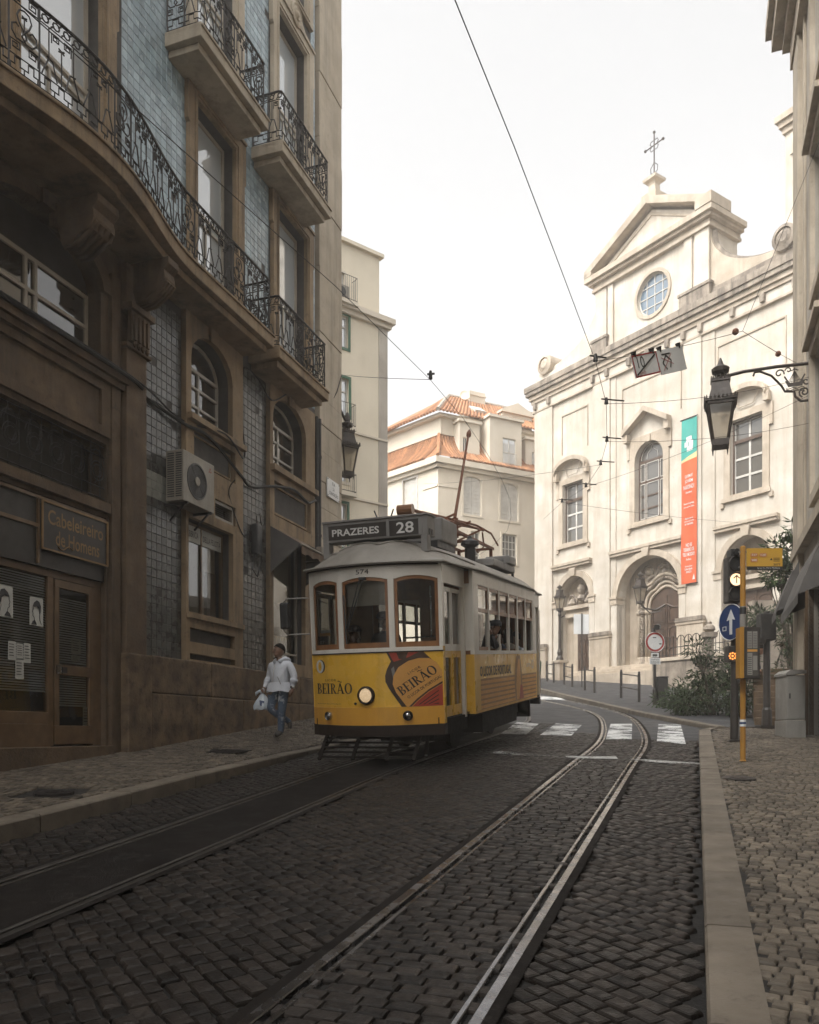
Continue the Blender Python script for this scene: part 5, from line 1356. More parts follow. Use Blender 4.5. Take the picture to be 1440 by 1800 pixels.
s_ = surround(13.78, 15.4, 12.32, 15.68); s_.build('window_surround', 'church_stone', CHU)
window(CHU, 13.79, 15.39, 12.33, 15.67, .25, 'frame_white', 'glass_grey', (.5,), (13.15, 13.95, 14.75), 0, .09, .1)
for x0, x1, z0, z1 in ((3.1, 4.66, 12.15, 15.44), (13.78, 15.4, 12.32, 15.68)):
    w = MB(); moulding(w, x0 + .0, x1 - .0, z0, z1, .2, .07, .02); w.box(x0, x1, .19, .24, z0 + (z1 - z0) * .7, z0 + (z1 - z0) * .745); w.build('window_casing', 'door_wood', CHU)
s_ = surround(8.26, 10.05, 12.27, 0, 15.3, .9); s_.box(9.0, 9.3, -.16, -.081, 16.15, 16.5); s_.build('window_surround', 'church_stone', CHU)
cw = window(CHU, 8.28, 10.03, 12.28, 0, .25, 'door_wood', 'glass_grey', (.25, .75), (12.9, 13.55, 14.25, ), .88, .1, .09, zs=15.3)
w = MB(); 
for a, b in ((8.4, 8.7), (8.78, 9.55), (9.62, 9.92)):
    for z0, z1 in ((12.4, 14.2), (14.32, 15.22)): moulding(w, a, b, z0, z1, .245, .035, .01)
w.tube([(8.45 + 1.43 * 0 + (.7 - .7 * math.cos(PI * i / 12)), .24, 15.42 + .72 * math.sin(PI * i / 12)) for i in range(13)], .022, 4)
for sg in (-1, 1): w.tube([(9.15 + sg * a, .24, z_) for a, z_ in [(0, 16.1), (.1, 15.85), (.3, 15.7), (.35, 15.42)]], .02, 4)
w.build('glazing_bars', 'frame_white', cw)
def seg_pediment(xc, hw, z0, rise, th, name='window_pediment'):
    w = MB(); a = archpts(xc - hw, xc + hw, z0, rise, 14); b = archpts(xc - hw - .05, xc + hw + .05, z0 + th, rise + .02, 14)
    for i in range(14): w.prism([a[i], b[i], b[i + 1], a[i + 1]][::-1], -.42, -.0811)
    for sg in (-1, 1): w.prism([(xc + sg * hw - .12, z0 - .3), (xc + sg * hw + .12, z0 - .3), (xc + sg * hw + .14, z0 + .1), (xc + sg * hw - .14, z0 + .1)], -.32, -.0812)
    w.build(name, 'church_stone', CHU)
    w = MB(); w.prism([(xc - hw, z0 - .1)] + a[::-1] + [(xc + hw, z0 - .1)], -.081, -.002) if False else None
    w.tube([(xc + .45 * c_, -.09, z0 + .25 * s__ + .12) for c_, s__ in [(-1.4, 1.2), (-1.1, .2), (-.8, -1), (.8, -1), (1.1, .2), (1.4, 1.2)]], .025, 5); w.build('cartouche', 'church_stone', CHU)
seg_pediment(3.88, 1.15, 16.0, .62, .2); seg_pediment(14.6, 1.1, 16.3, .55, .2)
w = MB()
for sg in (-1, 1):
    e = 9.13 + sg * 1.42
    w.prism(([(e, 16.75), (9.13, 17.65), (9.13, 17.9), (e, 17.02)] if sg < 0 else [(9.13, 17.65), (e, 16.75), (e, 17.02), (9.13, 17.9)]), -.45, -.081)
    w.prism([(e - .14 + .14 * -sg, 16.4), (e + .14 + .14 * -sg, 16.4), (e + .14 + .14 * -sg, 16.8), (e - .14 + .14 * -sg, 16.8)], -.34, -.0812)
w.build('window_pediment', 'church_stone', CHU)
w = MB()
for h in (wl, wr, wc): w.box(min(p[0] for p in h), max(p[0] for p in h), .56, .6, min(p[1] for p in h), max(p[1] for p in h))
w.build('dark_room', 'interior', CHU)
# portals
def panel_door(x0, x1, z0, z1, y, leaves=2, rows=((.05, .3), (.34, .62), (.66, .95)), name='door', label=None, arched=0):
    d_ = MB(); d_.box(x0, x1, y, y + .12, z0, z1) if not arched else d_.prism(arch(x0, x1, z0, z1 - arched, arched, 12), y, y + .12)
    o = d_.build(name, 'door_wood', CHU)
    for k in range(leaves):
        a, b = x0 + (x1 - x0) * k / leaves + .05, x0 + (x1 - x0) * (k + 1) / leaves - .05
        for r0, r1 in rows:
            p = MB(); za, zb_ = z0 + (z1 - z0) * r0, z0 + (z1 - z0) * r1
            plate(p, arch(a + .05, b - .05, za, zb_ - .18, .16, 8), [inset(arch(a + .05, b - .05, za, zb_ - .18, .16, 8), .07)], y - .045, y - .001)
            q = inset(arch(a + .05, b - .05, za, zb_ - .18, .16, 8), .14); p.prism(q, y - .03, y - .001); p.build('panel', 'door_wood', o)
    s_ = MB(); s_.box((x0 + x1) / 2 - .03, (x0 + x1) / 2 + .03, y - .05, y - .001, z0, z1 - arched * .5); s_.build('cover_strip', 'door_wood', o)
    return o
# back walls of the three niches
w = MB(); w.box(2.85, 5.2, .55, .7, 4.5, 10.3); w.box(13.4, 15.95, .55, .7, 4.3, 10.4); w.box(7.0, 11.2, .86, 1.0, 4.5, 10.5); w.box(6.9, 7.15, .5, .861, 4.5, 10.5); w.box(11.05, 11.3, .5, .861, 4.5, 10.5); w.prism([(7.15, 9.2), (11.05, 9.2), (11.05, 10.5), (7.15, 10.5)], .552, .8) if False else None; w.build('niche_wall', 'church_stone', CHU)
dl = panel_door(3.72, 5.1, 4.88, 7.95, .5, 2); dr_ = panel_door(13.75, 15.75, 4.5, 7.95, .5, 2)
for xc, hw, z0 in ((4.1, 1.1, 8.0), (14.65, 1.2, 8.0)):
    w = MB(); w.box(xc - hw, xc + hw, .25, .549, z0, z0 + .18); w.box(xc - hw, xc + hw, .1, .549, z0 + .4, z0 + .6); w.box(xc - hw, xc + hw, .3, .549, z0 + .181, z0 + .399); w.build('door_lintel', 'church_stone', CHU)
    w = MB(); b = z0 + .61
    w.lathe([(.2, 0), (.28, .1), (.2, .25), (.12, .32), (.2, .45), (.26, .62), (.2, .82), (.05, .95)], (xc + .05, .36, b + .25), 10)
    for sg in (-1, 1):
        w.lathe([(.22, 0), (.3, .12), (.22, .3), (.1, .4)], (xc + sg * .62, .36, b), 8)
        w.tube([(xc + sg * x, .3, b + z_) for x, z_ in [(.2, .2), (.4, .5), (.62, .62), (.85, .45), (.95, .1), (.8, .0)]], .07, 6)
    w.build('carved_tympanum', 'church_dirty', CHU)
for x0, x1, zs, rise in ((2.85, 5.2, 8.9, 1.3), (7.15, 11.05, 8.55, 1.85), (13.4, 15.95, 8.9, 1.42)):
    w = MB(); archband(w, x0, x1, zs, rise, .34, -.16, -.001, 18, .3); xm = (x0 + x1) / 2
    w.prism([(xm - .16, zs + rise - .02), (xm + .16, zs + rise - .02), (xm + .24, zs + rise + .42), (xm - .24, zs + rise + .42)], -.3, -.161); w.build('archivolt', 'church_stone', CHU)
    for sg in (-1, 1):
        xx = x0 if sg < 0 else x1
        w = MB(); w.box(xx - .42 if sg < 0 else xx - .02, xx + .02 if sg < 0 else xx + .42, -.2, .3, zs - .35, zs - .05); w.box(xx - .46 if sg < 0 else xx - .04, xx + .04 if sg < 0 else xx + .46, -.25, .32, zs - .05, zs + .06); w.build('impost', 'church_stone', CHU)
        w = MB(); w.box(xx - .38 if sg < 0 else xx, xx if sg < 0 else xx + .38, -.16, .25, 4.7, zs - .351); w.build('jamb', 'church_wall', CHU)
# carved Manueline portal inside the central arch
pxc = 9.62
for k, (hw, y, r_) in enumerate(((1.62, .6, .1), (1.42, .64, .13), (1.22, .69, .09), (1.06, .74, .08))):
    w = MB()
    for sg in (-1, 1):
        pts = [(pxc + sg * hw, y, 5.4), (pxc + sg * hw, y, 7.7)]
        n = 24
        for i in range(1, n + 1):
            a = PI / 2 * i / n
            lob = .13 * abs(math.sin(a * 3)) * (1 if k < 3 else .5)
            pts.append((pxc + sg * hw * math.cos(a) * (1 + lob * .6), y, 7.7 + (hw * .95 + .12) * math.sin(a) + lob))
        if k == 1:
            w.tube(pts, r_ * .8, 7)
            for i in range(26):
                zz = 5.5 + 2.2 * i / 26; w.sphere((pxc + sg * hw + .05 * math.sin(i * 2.4), y - .1, zz), .06, 6, 4)
            for i in range(2, len(pts)): w.sphere((pts[i][0] + .04 * math.sin(i * 2.4), y - .1, pts[i][2]), .065, 6, 4)
        else: w.tube(pts, r_, 7)
        w.lathe([(r_ * 1.6, 0), (r_ * 1.6, .12), (r_, .2), (r_ * 1.3, .3), (r_, .4)], (pxc + sg * hw, y, 5.0), 8); w.lathe([(r_, 0), (r_ * 1.7, .1), (r_ * 1.9, .22)], (pxc + sg * hw, y, 7.55), 8)
    w.build('portal_moulding', 'church_stone' if k != 1 else 'church_dirty', CHU, smooth=True)
w = MB()
pts = [(pxc + x, .6, z_) for x, z_ in [(-1.7, 7.9), (-1.5, 8.6), (-1.15, 8.9), (-1.05, 9.35), (-.6, 9.5), (-.35, 9.95), (0, 10.05), (.35, 9.95), (.6, 9.5), (1.05, 9.3)]]
w.tube(pts, .09, 6); w.tube([(a, b - .05, c - .2) for a, b, c in pts], .05, 6)
for x, z_ in ((-1.05, 9.75), (.55, 9.95), (0, 9.6)):
    w.lathe([(.34, 0), (.36, .08), (.26, .1), (.22, .02), (.16, .1), (.05, .16)], (pxc + x, .66, z_), 14, (0, -1, 0))
w.build('portal_carving', 'church_dirty', CHU)
mdoor = panel_door(pxc - 1.02, pxc + 1.02, 4.95, 8.85, .78, 2, ((.04, .24), (.27, .5), (.53, .76)), arched=.86)
w = MB(); w.tube([(pxc - .9, .76, 7.75), (pxc - .4, .74, 7.8), (pxc, .74, 8.0), (pxc + .4, .74, 7.8), (pxc + .9, .76, 7.75)], .05, 6); w.build('transom', 'door_wood', mdoor)
w = MB(); w.tube([(pxc + .5, .74, 6.3), (pxc + .5, .7, 6.5)], .02, 5); w.build('handle', 'chrome', mdoor)
# steps and terrace
for i in range(4):
    w = MB(); d = .5 + .38 * i; z1 = 4.95 - .15 * i
    w.box(5.6 - .3 * i, 11.6, -d, -.45 + 0 if i == 0 else -d + .379, 3.2, z1); w.build('step', 'church_stone', CHU, bevel=.015)
w = MB(); w.box(5.6, 11.6, -.45, .8, 3.2, 4.945); w.build('step', 'church_stone', CHU)
for i in range(4):
    w = MB(); d = .42 + .34 * i; w.box(3.3 - .1 * i, 5.4, -d, -d + .339 if i else .55, 3.2, 4.86 - .14 * i); w.build('step', 'church_stone', CHU, bevel=.015)
w = MB(); w.box(13.0, 16.4, -1.2, .5, 2.5, 4.48); w.build('step', 'church_stone', CHU)
tw = thing('terrace_wall', 'low stained stone wall with coping beside the church steps', 'wall', mtx=CM @ Matrix.Translation((11.4, -2.4, 0)))
w = MB(); w.box(0, 4.2, -.15, .15, 2.0, 4.75); w.build('wall', 'church_dirty', tw); w = MB(); w.box(-.05, 4.25, -.22, .22, 4.75, 4.92); w.build('coping', 'church_stone', tw, bevel=.02)
w = MB(); w.box(0, .3, .15, 2.2, 2.0, 4.8); w.build('wall', 'church_stone', tw)
rl_ = thing('iron_railing', 'black iron railing with round arches on the low terrace wall', 'railing', mtx=CM @ Matrix.Translation((11.4, -2.4, 4.92)))
b_ = MB()
n = 20
for i in range(n + 1):
    x = .1 + 4.0 * i / n; b_.tube([(x, 0, 0), (x, 0, .72 if i % 2 == 0 else .95)], .018, 5)
b_.tube([(0.05, 0, .12), (4.15, 0, .12)], .02, 5); b_.tube([(0.05, 0, .45), (4.15, 0, .45)], .02, 5)
b_.build('bars', 'iron', rl_)
b_ = MB()
for i in range(0, n, 2):
    x = .1 + 4.0 * (i + 1) / n; b_.tube([(x + .2 * math.cos(PI * k / 10), 0, .72 + .25 * math.sin(PI * k / 10)) for k in range(11)], .018, 5)
b_.build('arches', 'iron', rl_)
# bell tower to the right
tx = cfn(1381, 300, -.5)[0]; tz = cfn(1381, 206, -.5)[1]
w = MB(); w.box(tx, tx + 3.2, .5, 3.6, ZCOR + .2, tz - .5); w.box(tx + .25, tx + 2.95, .42, .5, tz - 1.8, tz - .9); w.build('bell_tower', 'church_wall', CHU)
w = MB(); w.box(tx - .1, tx + 3.3, .4, 3.7, tz - .75, tz - .5); w.box(tx - .2, tx + 3.4, .28, 3.8, tz - .5, tz - .25); w.box(tx - .32, tx + 3.5, .16, 3.9, tz - .25, tz); w.build('tower_cornice', 'church_stone', CHU); w = MB(); w.box(tx - .15, tx + 3.3, .34, 3.8, ZCOR + .2, ZCOR + 1.1); w.build('tower_cornice', 'church_stone', CHU)
# banner
bx0, bx1, bz0, bz1 = 11.25, 12.12, 8.62, 16.48
bn = thing('banner', 'tall orange church banner with a teal top and white lettering', 'banner', mtx=CM @ Matrix.Translation((bx0, -.22, bz0)))
BWd, BHt = bx1 - bx0, bz1 - bz0
def bfy(x, z_): return -.02 * math.sin(z_ * 1.3 + x * 2) - .012 * math.sin(x * 9 + z_ * .7)
def bsheet(za, zb_, m_, name):
    b = MB(); b.grid(lambda u, v: (BWd * u, bfy(BWd * u, za(u) + (zb_(u) - za(u)) * v), za(u) + (zb_(u) - za(u)) * v), 8, 30); b.build(name, m_, bn)
bsheet(lambda u: 0, lambda u: BHt - 2.05 + .12 * u, 'banner_red', 'sheet')
bsheet(lambda u: BHt - 2.05 + .12 * u, lambda u: BHt - 1.95 + .3 * u, 'banner_cream', 'stripe')
bsheet(lambda u: BHt - 1.95 + .3 * u, lambda u: BHt, 'banner_teal', 'header')
def bl_(txt, w_, zc, hgt, x0=None):
    x0 = (BWd - w_) / 2 if x0 is None else x0
    lettering(txt, 'white_print', bn, w_, hgt, fn=lambda a, b: (x0 + a, bfy(x0 + a, zc + b) - .012, zc + b), bold=.02)
for t_, w_, zc, hh in (('QUEM É', .44, 5.02, .2), ('JOVEM', .46, 4.76, .2), ('NARDINO?', .62, 4.5, .2), ('Encontro', .36, 4.3, .1), ('Peregrinos de esperança,', .6, 3.75, .12), ('Jesus caminha contigo.', .62, 3.6, .1), ('Simplesmente ser', .48, 3.05, .11), ('alegria em todos', .54, 2.92, .1), ('os momentos.', .5, 2.8, .1),
                       ('NO ES', .34, 1.75, .17), ('TERREIRO DE', .58, 1.53, .17), ('TEU MODO?', .66, 1.3, .17), ('Reflete', .28, 1.1, .1), ('Segue Jesus', .4, .76, .1), ('Liberdade', .42, .64, .1), ('2023', .3, .5, .1)):
    bl_(t_, w_, zc, hh)
b_ = MB()
for a in ((.3, .58, 6.72, 6.98), (.2, .42, 6.5, 6.74), (.46, .66, 6.5, 6.76), (.34, .64, 6.28, 6.52)):
    b_.add([(a[0], bfy(a[0], a[2]) - .014, a[2]), (a[1], bfy(a[1], a[2]) - .014, a[2] + .04), (a[1], bfy(a[1], a[3]) - .014, a[3] + .04), (a[0], bfy(a[0], a[3]) - .014, a[3])], [(0, 1, 2, 3)])
b_.build('emblem', 'white_print', bn)
b_ = MB(); b_.add([(.64, bfy(.64, .15) - .014, .15), (.8, bfy(.8, .15) - .014, .15), (.74, bfy(.74, .4) - .014, .42)], [(0, 1, 2)]); b_.build('logo', 'white_print', bn)
b_ = MB(); b_.tube([(-.06, 0, BHt + .02), (BWd + .06, 0, BHt + .02)], .025, 6); b_.tube([(-.06, 0, -.02), (BWd + .06, 0, -.02)], .025, 6); b_.build('rod', 'iron', bn)
# lamp posts before the church
def lantern_mb(parent, s=1.0, glow=None):
    """square street lantern hanging / standing with its base at z = 0 of parent"""
    f = MB(); fm = 'lamp_iron'
    def sq(r_, z_): return [(r_ * a, r_ * b, z_) for a, b in ((-1, -1), (1, -1), (1, 1), (-1, 1))]
    b0, b1, zt = .118 * s, .205 * s, .6 * s
    f.box(-b0 - .02 * s, b0 + .02 * s, -b0 - .02 * s, b0 + .02 * s, -.11 * s, 0)
    for p, q in zip(sq(b0, 0), sq(b1, zt)): f.bar(p, q, .035 * s, .035 * s)
    for i in range(4):
        p, q = sq(b1, zt)[i], sq(b1, zt)[(i + 1) % 4]; f.bar(p, q, .06 * s, .06 * s)
    fr = f.build('lantern_frame', fm, parent)
    g_ = MB(); A, B = sq(b0, 0.0), sq(b1 - .01 * s, zt)
    for i in range(4): g_ = MB(); g_.add([A[i], A[(i + 1) % 4], B[(i + 1) % 4], B[i]], [(0, 1, 2, 3)]); g_.build('lantern_glass', 'lamp_frost', parent)
    f = MB(); prof = [(b1 + .05 * s, zt + .02 * s), (b1 + .05 * s, zt + .06 * s), (b1 * .93, zt + .08 * s), (b1 * .75, zt + .24 * s), (b1 * .66, zt + .36 * s), (b1 * .72, zt + .38 * s), (b1 * .7, zt + .43 * s), (.09 * s, zt + .46 * s)]
    f.lathe([(r_ * 1.41, z_) for r_, z_ in prof], (0, 0, 0), 4)
    for i in range(4):
        for e, zz, n in ((b1 + .05 * s, zt + .06 * s, 8), (b1 * .72, zt + .42 * s, 5)):
            p, q = Vector(sq(e, zz)[i]), Vector(sq(e, zz)[(i + 1) % 4])
            for k in range(n): f.cyl(p.lerp(q, (k + .5) / n), p.lerp(q, (k + .5) / n) + Vector((0, 0, .055 * s)), .016 * s, .006 * s, 5)
    f.lathe([(.06 * s, zt + .46 * s), (.07 * s, zt + .52 * s), (.14 * s, zt + .56 * s), (.15 * s, zt + .62 * s), (.06 * s, zt + .68 * s), (.03 * s, zt + .74 * s)], (0, 0, 0), 12)
    f.build('lantern_roof', fm, parent)
    f = MB()
    for p in sq(b0, -.11 * s): f.cyl(p, (p[0], p[1], p[2] - .1 * s), .018 * s, .006 * s, 6)
    f.build('lantern_feet', fm, parent)
def lamp_post(sx, d, zb, label, ht):
    l_ = thing('lamp_post', label, 'street lamp', mtx=CM @ Matrix.Translation((sx, -d, zb)), group='lamp posts before the church')
    p_ = MB(); p_.box(-.28, .28, -.28, .28, 0, 1.2); p_.box(-.34, .34, -.34, .34, 1.2, 1.35); p_.build('pedestal', 'church_stone', l_, bevel=.02)
    p_ = MB(); h = ht
    p_.lathe([(.2, 1.35), (.2, 1.45), (.12, 1.6), (.14, 1.8), (.08, 2.0), (.065, 2.8), (.09, 2.85), (.06, 2.95), (.05, h - .35), (.1, h - .25), (.06, h - .1), (.16, h)], (0, 0, 0), 12)
    p_.tube([(.0, 0, h - .4), (.35, 0, h - .32), (.42, 0, h - .4)], .03, 6); p_.build('post', 'lamp_iron', l_)
    q = bpy.data.objects.new('lantern', None); C.objects.link(q); q.parent = l_; q.location = (0, 0, h + .12); lantern_mb(q, .95)
lamp_post(cfn(984, 1120, 1.6)[0], 1.6, 4.05, 'dark lamp post on a stone pedestal before the left church door', 4.05)
wlmp = thing('wall_lantern', 'bright glass lantern on a bracket in front of the carved church portal', 'wall lamp', mtx=CM @ Matrix.Translation((9.0, -.5, 8.1)))
b_ = MB(); b_.tube([(.0, 0, -.1), (0.1, .2, -.35), (.45, .6, -.45), (.8, .9, -.2)], .05, 6); b_.tube([(.1, .2, -.35), (.3, .4, -.6), (.7, .8, -.5)], .035, 6); b_.build('bracket', 'lamp_iron', wlmp)
q = bpy.data.objects.new('lantern', None); C.objects.link(q); q.parent = wlmp; lantern_mb(q, 1.1)
# ================================================================== TRAM
_Y = Vector((.3583, 1, .0993)).normalized(); _X = Vector((1, -.3583, 0)).normalized(); _Z = _X.cross(_Y)
TO = Vector((-.572, 11.969, .997))
TM = Matrix(((_X.x, _Y.x, _Z.x, TO.x), (_X.y, _Y.y, _Z.y, TO.y), (_X.z, _Y.z, _Z.z, TO.z), (0, 0, 0, 1)))
TR = thing('tram', 'old yellow and white tram with route 28 board and lit headlamp coming down the street', 'tram', mtx=TM)
KF_, TL_ = .34, 8.15
WF, WS, B1, B2 = 1.04, 1.19, 1.55, 6.6
def fy(a): return KF_ * a * a
def cpatch(mb, a0, a1, z0, z1, off=0.0, th=.05, n=8, rear=False):
    """patch of the bowed end wall between lateral a0..a1; z0 / z1 numbers or functions of a"""
    f0 = z0 if callable(z0) else (lambda a: z0); f1 = z1 if callable(z1) else (lambda a: z1)
    sg = -1 if rear else 1; base = TL_ if rear else 0
    o = len(mb.v)
    for i in range(n + 1):
        a = a0 + (a1 - a0) * i / n; y = fy(a) + off
        for yy, zz in ((y, f0(a)), (y, f1(a)), (y + th, f1(a)), (y + th, f0(a))): mb.v.append((a, base + sg * yy, zz))
    for i in range(n):
        p = o + 4 * i
        for k in range(4): mb.f.append((p + k, p + (k + 1) % 4, p + 4 + (k + 1) % 4, p + 4 + k)[::-1]); mb.mi.append(mb.k)
    mb.f.append((o, o + 1, o + 2, o + 3)); mb.f.append((o + 4 * n + 3, o + 4 * n + 2, o + 4 * n + 1, o + 4 * n)); mb.mi += [mb.k, mb.k]
def at(a0, a1, zs, r_): return lambda a: zs + r_ * math.sqrt(max(0, 1 - ((2 * a - a0 - a1) / (a1 - a0)) ** 2)) if False else zs + r_ * (1 - ((2 * a - a0 - a1) / (a1 - a0)) ** 2)
WIN = ((-.96, -.46), (-.365, .345), (.43, 1.0))
for rear in (False, True):
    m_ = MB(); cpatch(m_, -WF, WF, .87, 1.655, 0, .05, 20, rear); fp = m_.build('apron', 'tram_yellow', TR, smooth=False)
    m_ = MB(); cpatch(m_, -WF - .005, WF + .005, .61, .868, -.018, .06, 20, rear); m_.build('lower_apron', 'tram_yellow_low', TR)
    m_ = MB(); cpatch(m_, -WF - .01, WF + .01, .45, .608, -.03, .14, 20, rear); m_.build('bumper', 'tram_brown', TR)
    m_ = MB(); cpatch(m_, -WF - .01, WF + .01, 1.656, 1.672, -.012, .05, 20, rear); m_.build('rub_strip', 'tram_brown', TR)
    m_ = MB(); cpatch(m_, -WF - .005, WF + .005, 1.673, 1.728, -.008, .06, 20, rear)
    for a, b in ((-WF, -.962), (-.458, -.367), (.347, .428), (1.002, WF)): cpatch(m_, a, b, 1.729, 2.72, 0, .06, 2, rear)
    cpatch(m_, -WF, WF, lambda a: next((at(p, q, 2.695, .05)(a) for p, q in WIN if p <= a <= q), 2.7), 2.925, 0, .06, 40, rear)
    m_.build('front_posts' if not rear else 'rear_posts', 'tram_white', TR)
    for p, q in WIN:
        m_ = MB(); fw = .042; o_ = .012
        cpatch(m_, p + .004, q - .004, 1.73, 1.73 + (.075 if not rear else .05), o_, .04, 6, rear)
        cpatch(m_, p + .004, p + fw, 1.8, 2.69, o_, .04, 1, rear); cpatch(m_, q - fw, q - .004, 1.8, 2.69, o_, .04, 1, rear)
        cpatch(m_, p + .004, q - .004, lambda a: at(p, q, 2.645, .05)(a), lambda a: at(p, q, 2.692, .05)(a), o_ - .002, .04, 8, rear)
        wo_ = m_.build('window_frame', 'tram_wood', TR)
        g_ = MB(); sg = -1 if rear else 1; bs = TL_ if rear else 0
        g_.grid(lambda u, v: (p + fw * .8 + (q - p - 1.6 * fw) * u, bs + sg * (fy(p + fw * .8 + (q - p - 1.6 * fw) * u) + .03), 1.78 + (at(p, q, 2.66, .05)(p + fw + (q - p - 2 * fw) * u) - 1.78) * v), 6, 1)
        g_.build('glass', 'glass_clear', wo_)
# platform sides, saloon sides
def side_wall(sg):
    X = lambda a: sg * a
    def bx(m, a0, a1, b0, b1, c0, c1): m.box(min(X(a0), X(a1)), max(X(a0), X(a1)), b0, b1, c0, c1)
    m_ = MB(); bx(m_, WS - .05, WS, B1 + .06, B2, .66, 1.598); sp = m_.build('side_panel', 'tram_yellow', TR)
    for b0, b1 in ((B1, B1 + .06), (B2, B2 + .06)): m_ = MB(); bx(m_, WF - .02, WS, b0, b1, .66, 1.598); m_.build('end_panel', 'tram_yellow', TR)
    m_ = MB(); bx(m_, WS - .06, WS + .008, B1 - .004, B2 + .064, 1.6, 1.66); bx(m_, WS - .06, WS, B1 - .002, B2 + .06, 2.705, 2.95)
    n = 6; wp = (B2 - B1 - .5) / n; b = B1 + .3; edges = []
    for b0, b1 in ((B1, B1 + .06), (B2, B2 + .06)): bx(m_, WF - .02, WS - .003, b0, b1, 1.661, 2.705)
    bx(m_, WS - .055, WS, B1 + .061, B1 + .3, 1.661, 2.704); bx(m_, WS - .055, WS, B2 - .2, B2, 1.661, 2.704)
    for i in range(n):
        edges.append((b + .012, b + wp - .08)); bx(m_, WS - .05, WS - .004, b + wp - .08, b + wp, 1.661, 2.704); b += wp
    m_.build('side_posts', 'tram_white', TR)
    for i, (p, q) in enumerate(edges):
        m_ = MB()
        for c0, c1 in ((2.28, 2.34), (2.655, 2.704)): bx(m_, WS - .045, WS - .015, p, q, c0, c1)
        bx(m_, WS - .044, WS - .016, p, p + .035, 2.34, 2.655); bx(m_, WS - .044, WS - .016, q - .035, q, 2.34, 2.655)
        fr_ = m_.build('sash', 'tram_wood', TR)
        g_ = MB(); g_.add([(X(WS - .03), p + .03, 2.33), (X(WS - .03), q - .03, 2.33), (X(WS - .03), q - .03, 2.66), (X(WS - .03), p + .03, 2.66)], [(0, 1, 2, 3)]); g_.build('glass', 'glass_shop', fr_)
        if i == 0:
            g_ = MB(); g_.add([(X(WS - .035), p, 1.7), (X(WS - .035), q, 1.7), (X(WS - .035), q, 2.29), (X(WS - .035), p, 2.29)], [(0, 1, 2, 3)]); g_.build('glass', 'glass_shop', fr_)
            m_ = MB(); bx(m_, WS - .045, WS - .016, p, q, 1.665, 1.72); m_.build('sill', 'tram_wood', fr_)
    # platforms
    for b0, b1, f_ in ((fy(WF), B1, 1), (B2 + .06, TL_ - fy(WF), -1)):
        m_ = MB(); bx(m_, WF - .04, WF + .012, b0, b1, 2.64, 2.93); bx(m_, WF - .05, WF + .01, b0 + .001, b0 + .1, 1.73, 2.64); bx(m_, WF - .05, WF + .012, b1 - .08, b1 - .001, .62, 2.64); m_.build('platform_posts', 'tram_white', TR)
        m_ = MB(); bx(m_, WF - .05, WF + .008, b0 - .004, b0 + .1, .612, 1.729); m_.build('corner_panel', 'tram_yellow', TR)
        m_ = MB(); bx(m_, .7, WF, b0 + .1, b1 - .08, .6, .66); m_.build('step_plate', 'tram_under', TR)
        d0, d1 = b0 + .12, b1 - .1; dm = (d0 + d1) / 2
        for p, q in ((d0, dm - .012), (dm + .012, d1)):
            m_ = MB(); bx(m_, WF - .075, WF - .04, p, q, .68, .84); bx(m_, WF - .075, WF - .04, p, p + .06, .84, 1.66); bx(m_, WF - .075, WF - .04, q - .06, q, .84, 1.66); bx(m_, WF - .075, WF - .04, p + .061, q - .061, 1.56, 1.66)
            dl_ = m_.build('door_leaf', 'tram_yellow', TR)
            m_ = MB(); bx(m_, WF - .075, WF - .04, p, p + .05, 1.661, 2.6); bx(m_, WF - .075, WF - .04, q - .05, q, 1.661, 2.6); bx(m_, WF - .075, WF - .04, p + .051, q - .051, 2.54, 2.6); bx(m_, WF - .075, WF - .04, p + .051, q - .051, 1.661, 1.76); m_.build('upper_frame', 'tram_white', dl_)
            for c0, c1 in ((.84, 1.56), (1.76, 2.54)):
                g_ = MB(); g_.add([(X(WF - .06), p + .05, c0), (X(WF - .06), q - .05, c0), (X(WF - .06), q - .05, c1), (X(WF - .06), p + .05, c1)], [(0, 1, 2, 3)]); g_.build('glass', 'glass_clear', dl_)
    return sp
spR = side_wall(1); spL = side_wall(-1)
# roof
def roof_pt(s_, t, lift=0.0):
    W_ = 1.1 + .14 * min(1, max(0, (min(t, 1 - t) * TL_ - .5) / 1.2))
    a = W_ * s_; e = fy(a * .95) - .05
    b = e + (TL_ - 2 * e) * t
    d = min(b - e, TL_ - e - b)
    q = max(0, 1 - d / .95)
    dome = (1 - abs(s_) ** 3.0) * (1 - q ** 2.6)
    return (a, b, 2.93 + .41 * dome + lift)
m_ = MB(); m_.grid(lambda u, v: roof_pt(-1 + 2 * v, .5 - .5 * math.cos(PI * u)), 60, 28); ro = m_.build('roof', 'tram_grey', TR, smooth=True)
m_ = MB(); edge = [roof_pt(-1, u / 40) for u in range(41)] + [roof_pt(-1 + 2 * u / 30, 1) for u in range(31)] + [roof_pt(1, 1 - u / 40) for u in range(41)] + [roof_pt(1 - 2 * u / 30, 0) for u in range(31)]
m_.tube([(a, b, c - .0) for a, b, c in edge], .022, 6, True); m_.build('gutter', 'tram_grey', ro)
m_ = MB(); m_.tube([(a, fy(a) - .035, 2.9) for a in np.linspace(-1.05, 1.02, 20)], .012, 6); m_.build('drip_rail', 'tram_brown', ro)
m_ = MB(); m_.box(-.95, .95, .4, TL_ - .4, 2.9, 2.93); m_.build('ceiling', 'tram_white', TR)
m_ = MB()
def scallop(s0, s1, t0, rise):
    m_.tube([roof_pt(s0 + (s1 - s0) * i / 10, t0 + rise * math.sin(PI * i / 10), .006) for i in range(11)], .018, 5)
scallop(-.98, -.5, .035, .012); scallop(-.5, .1, .045, .02); scallop(.1, .72, .045, .022)
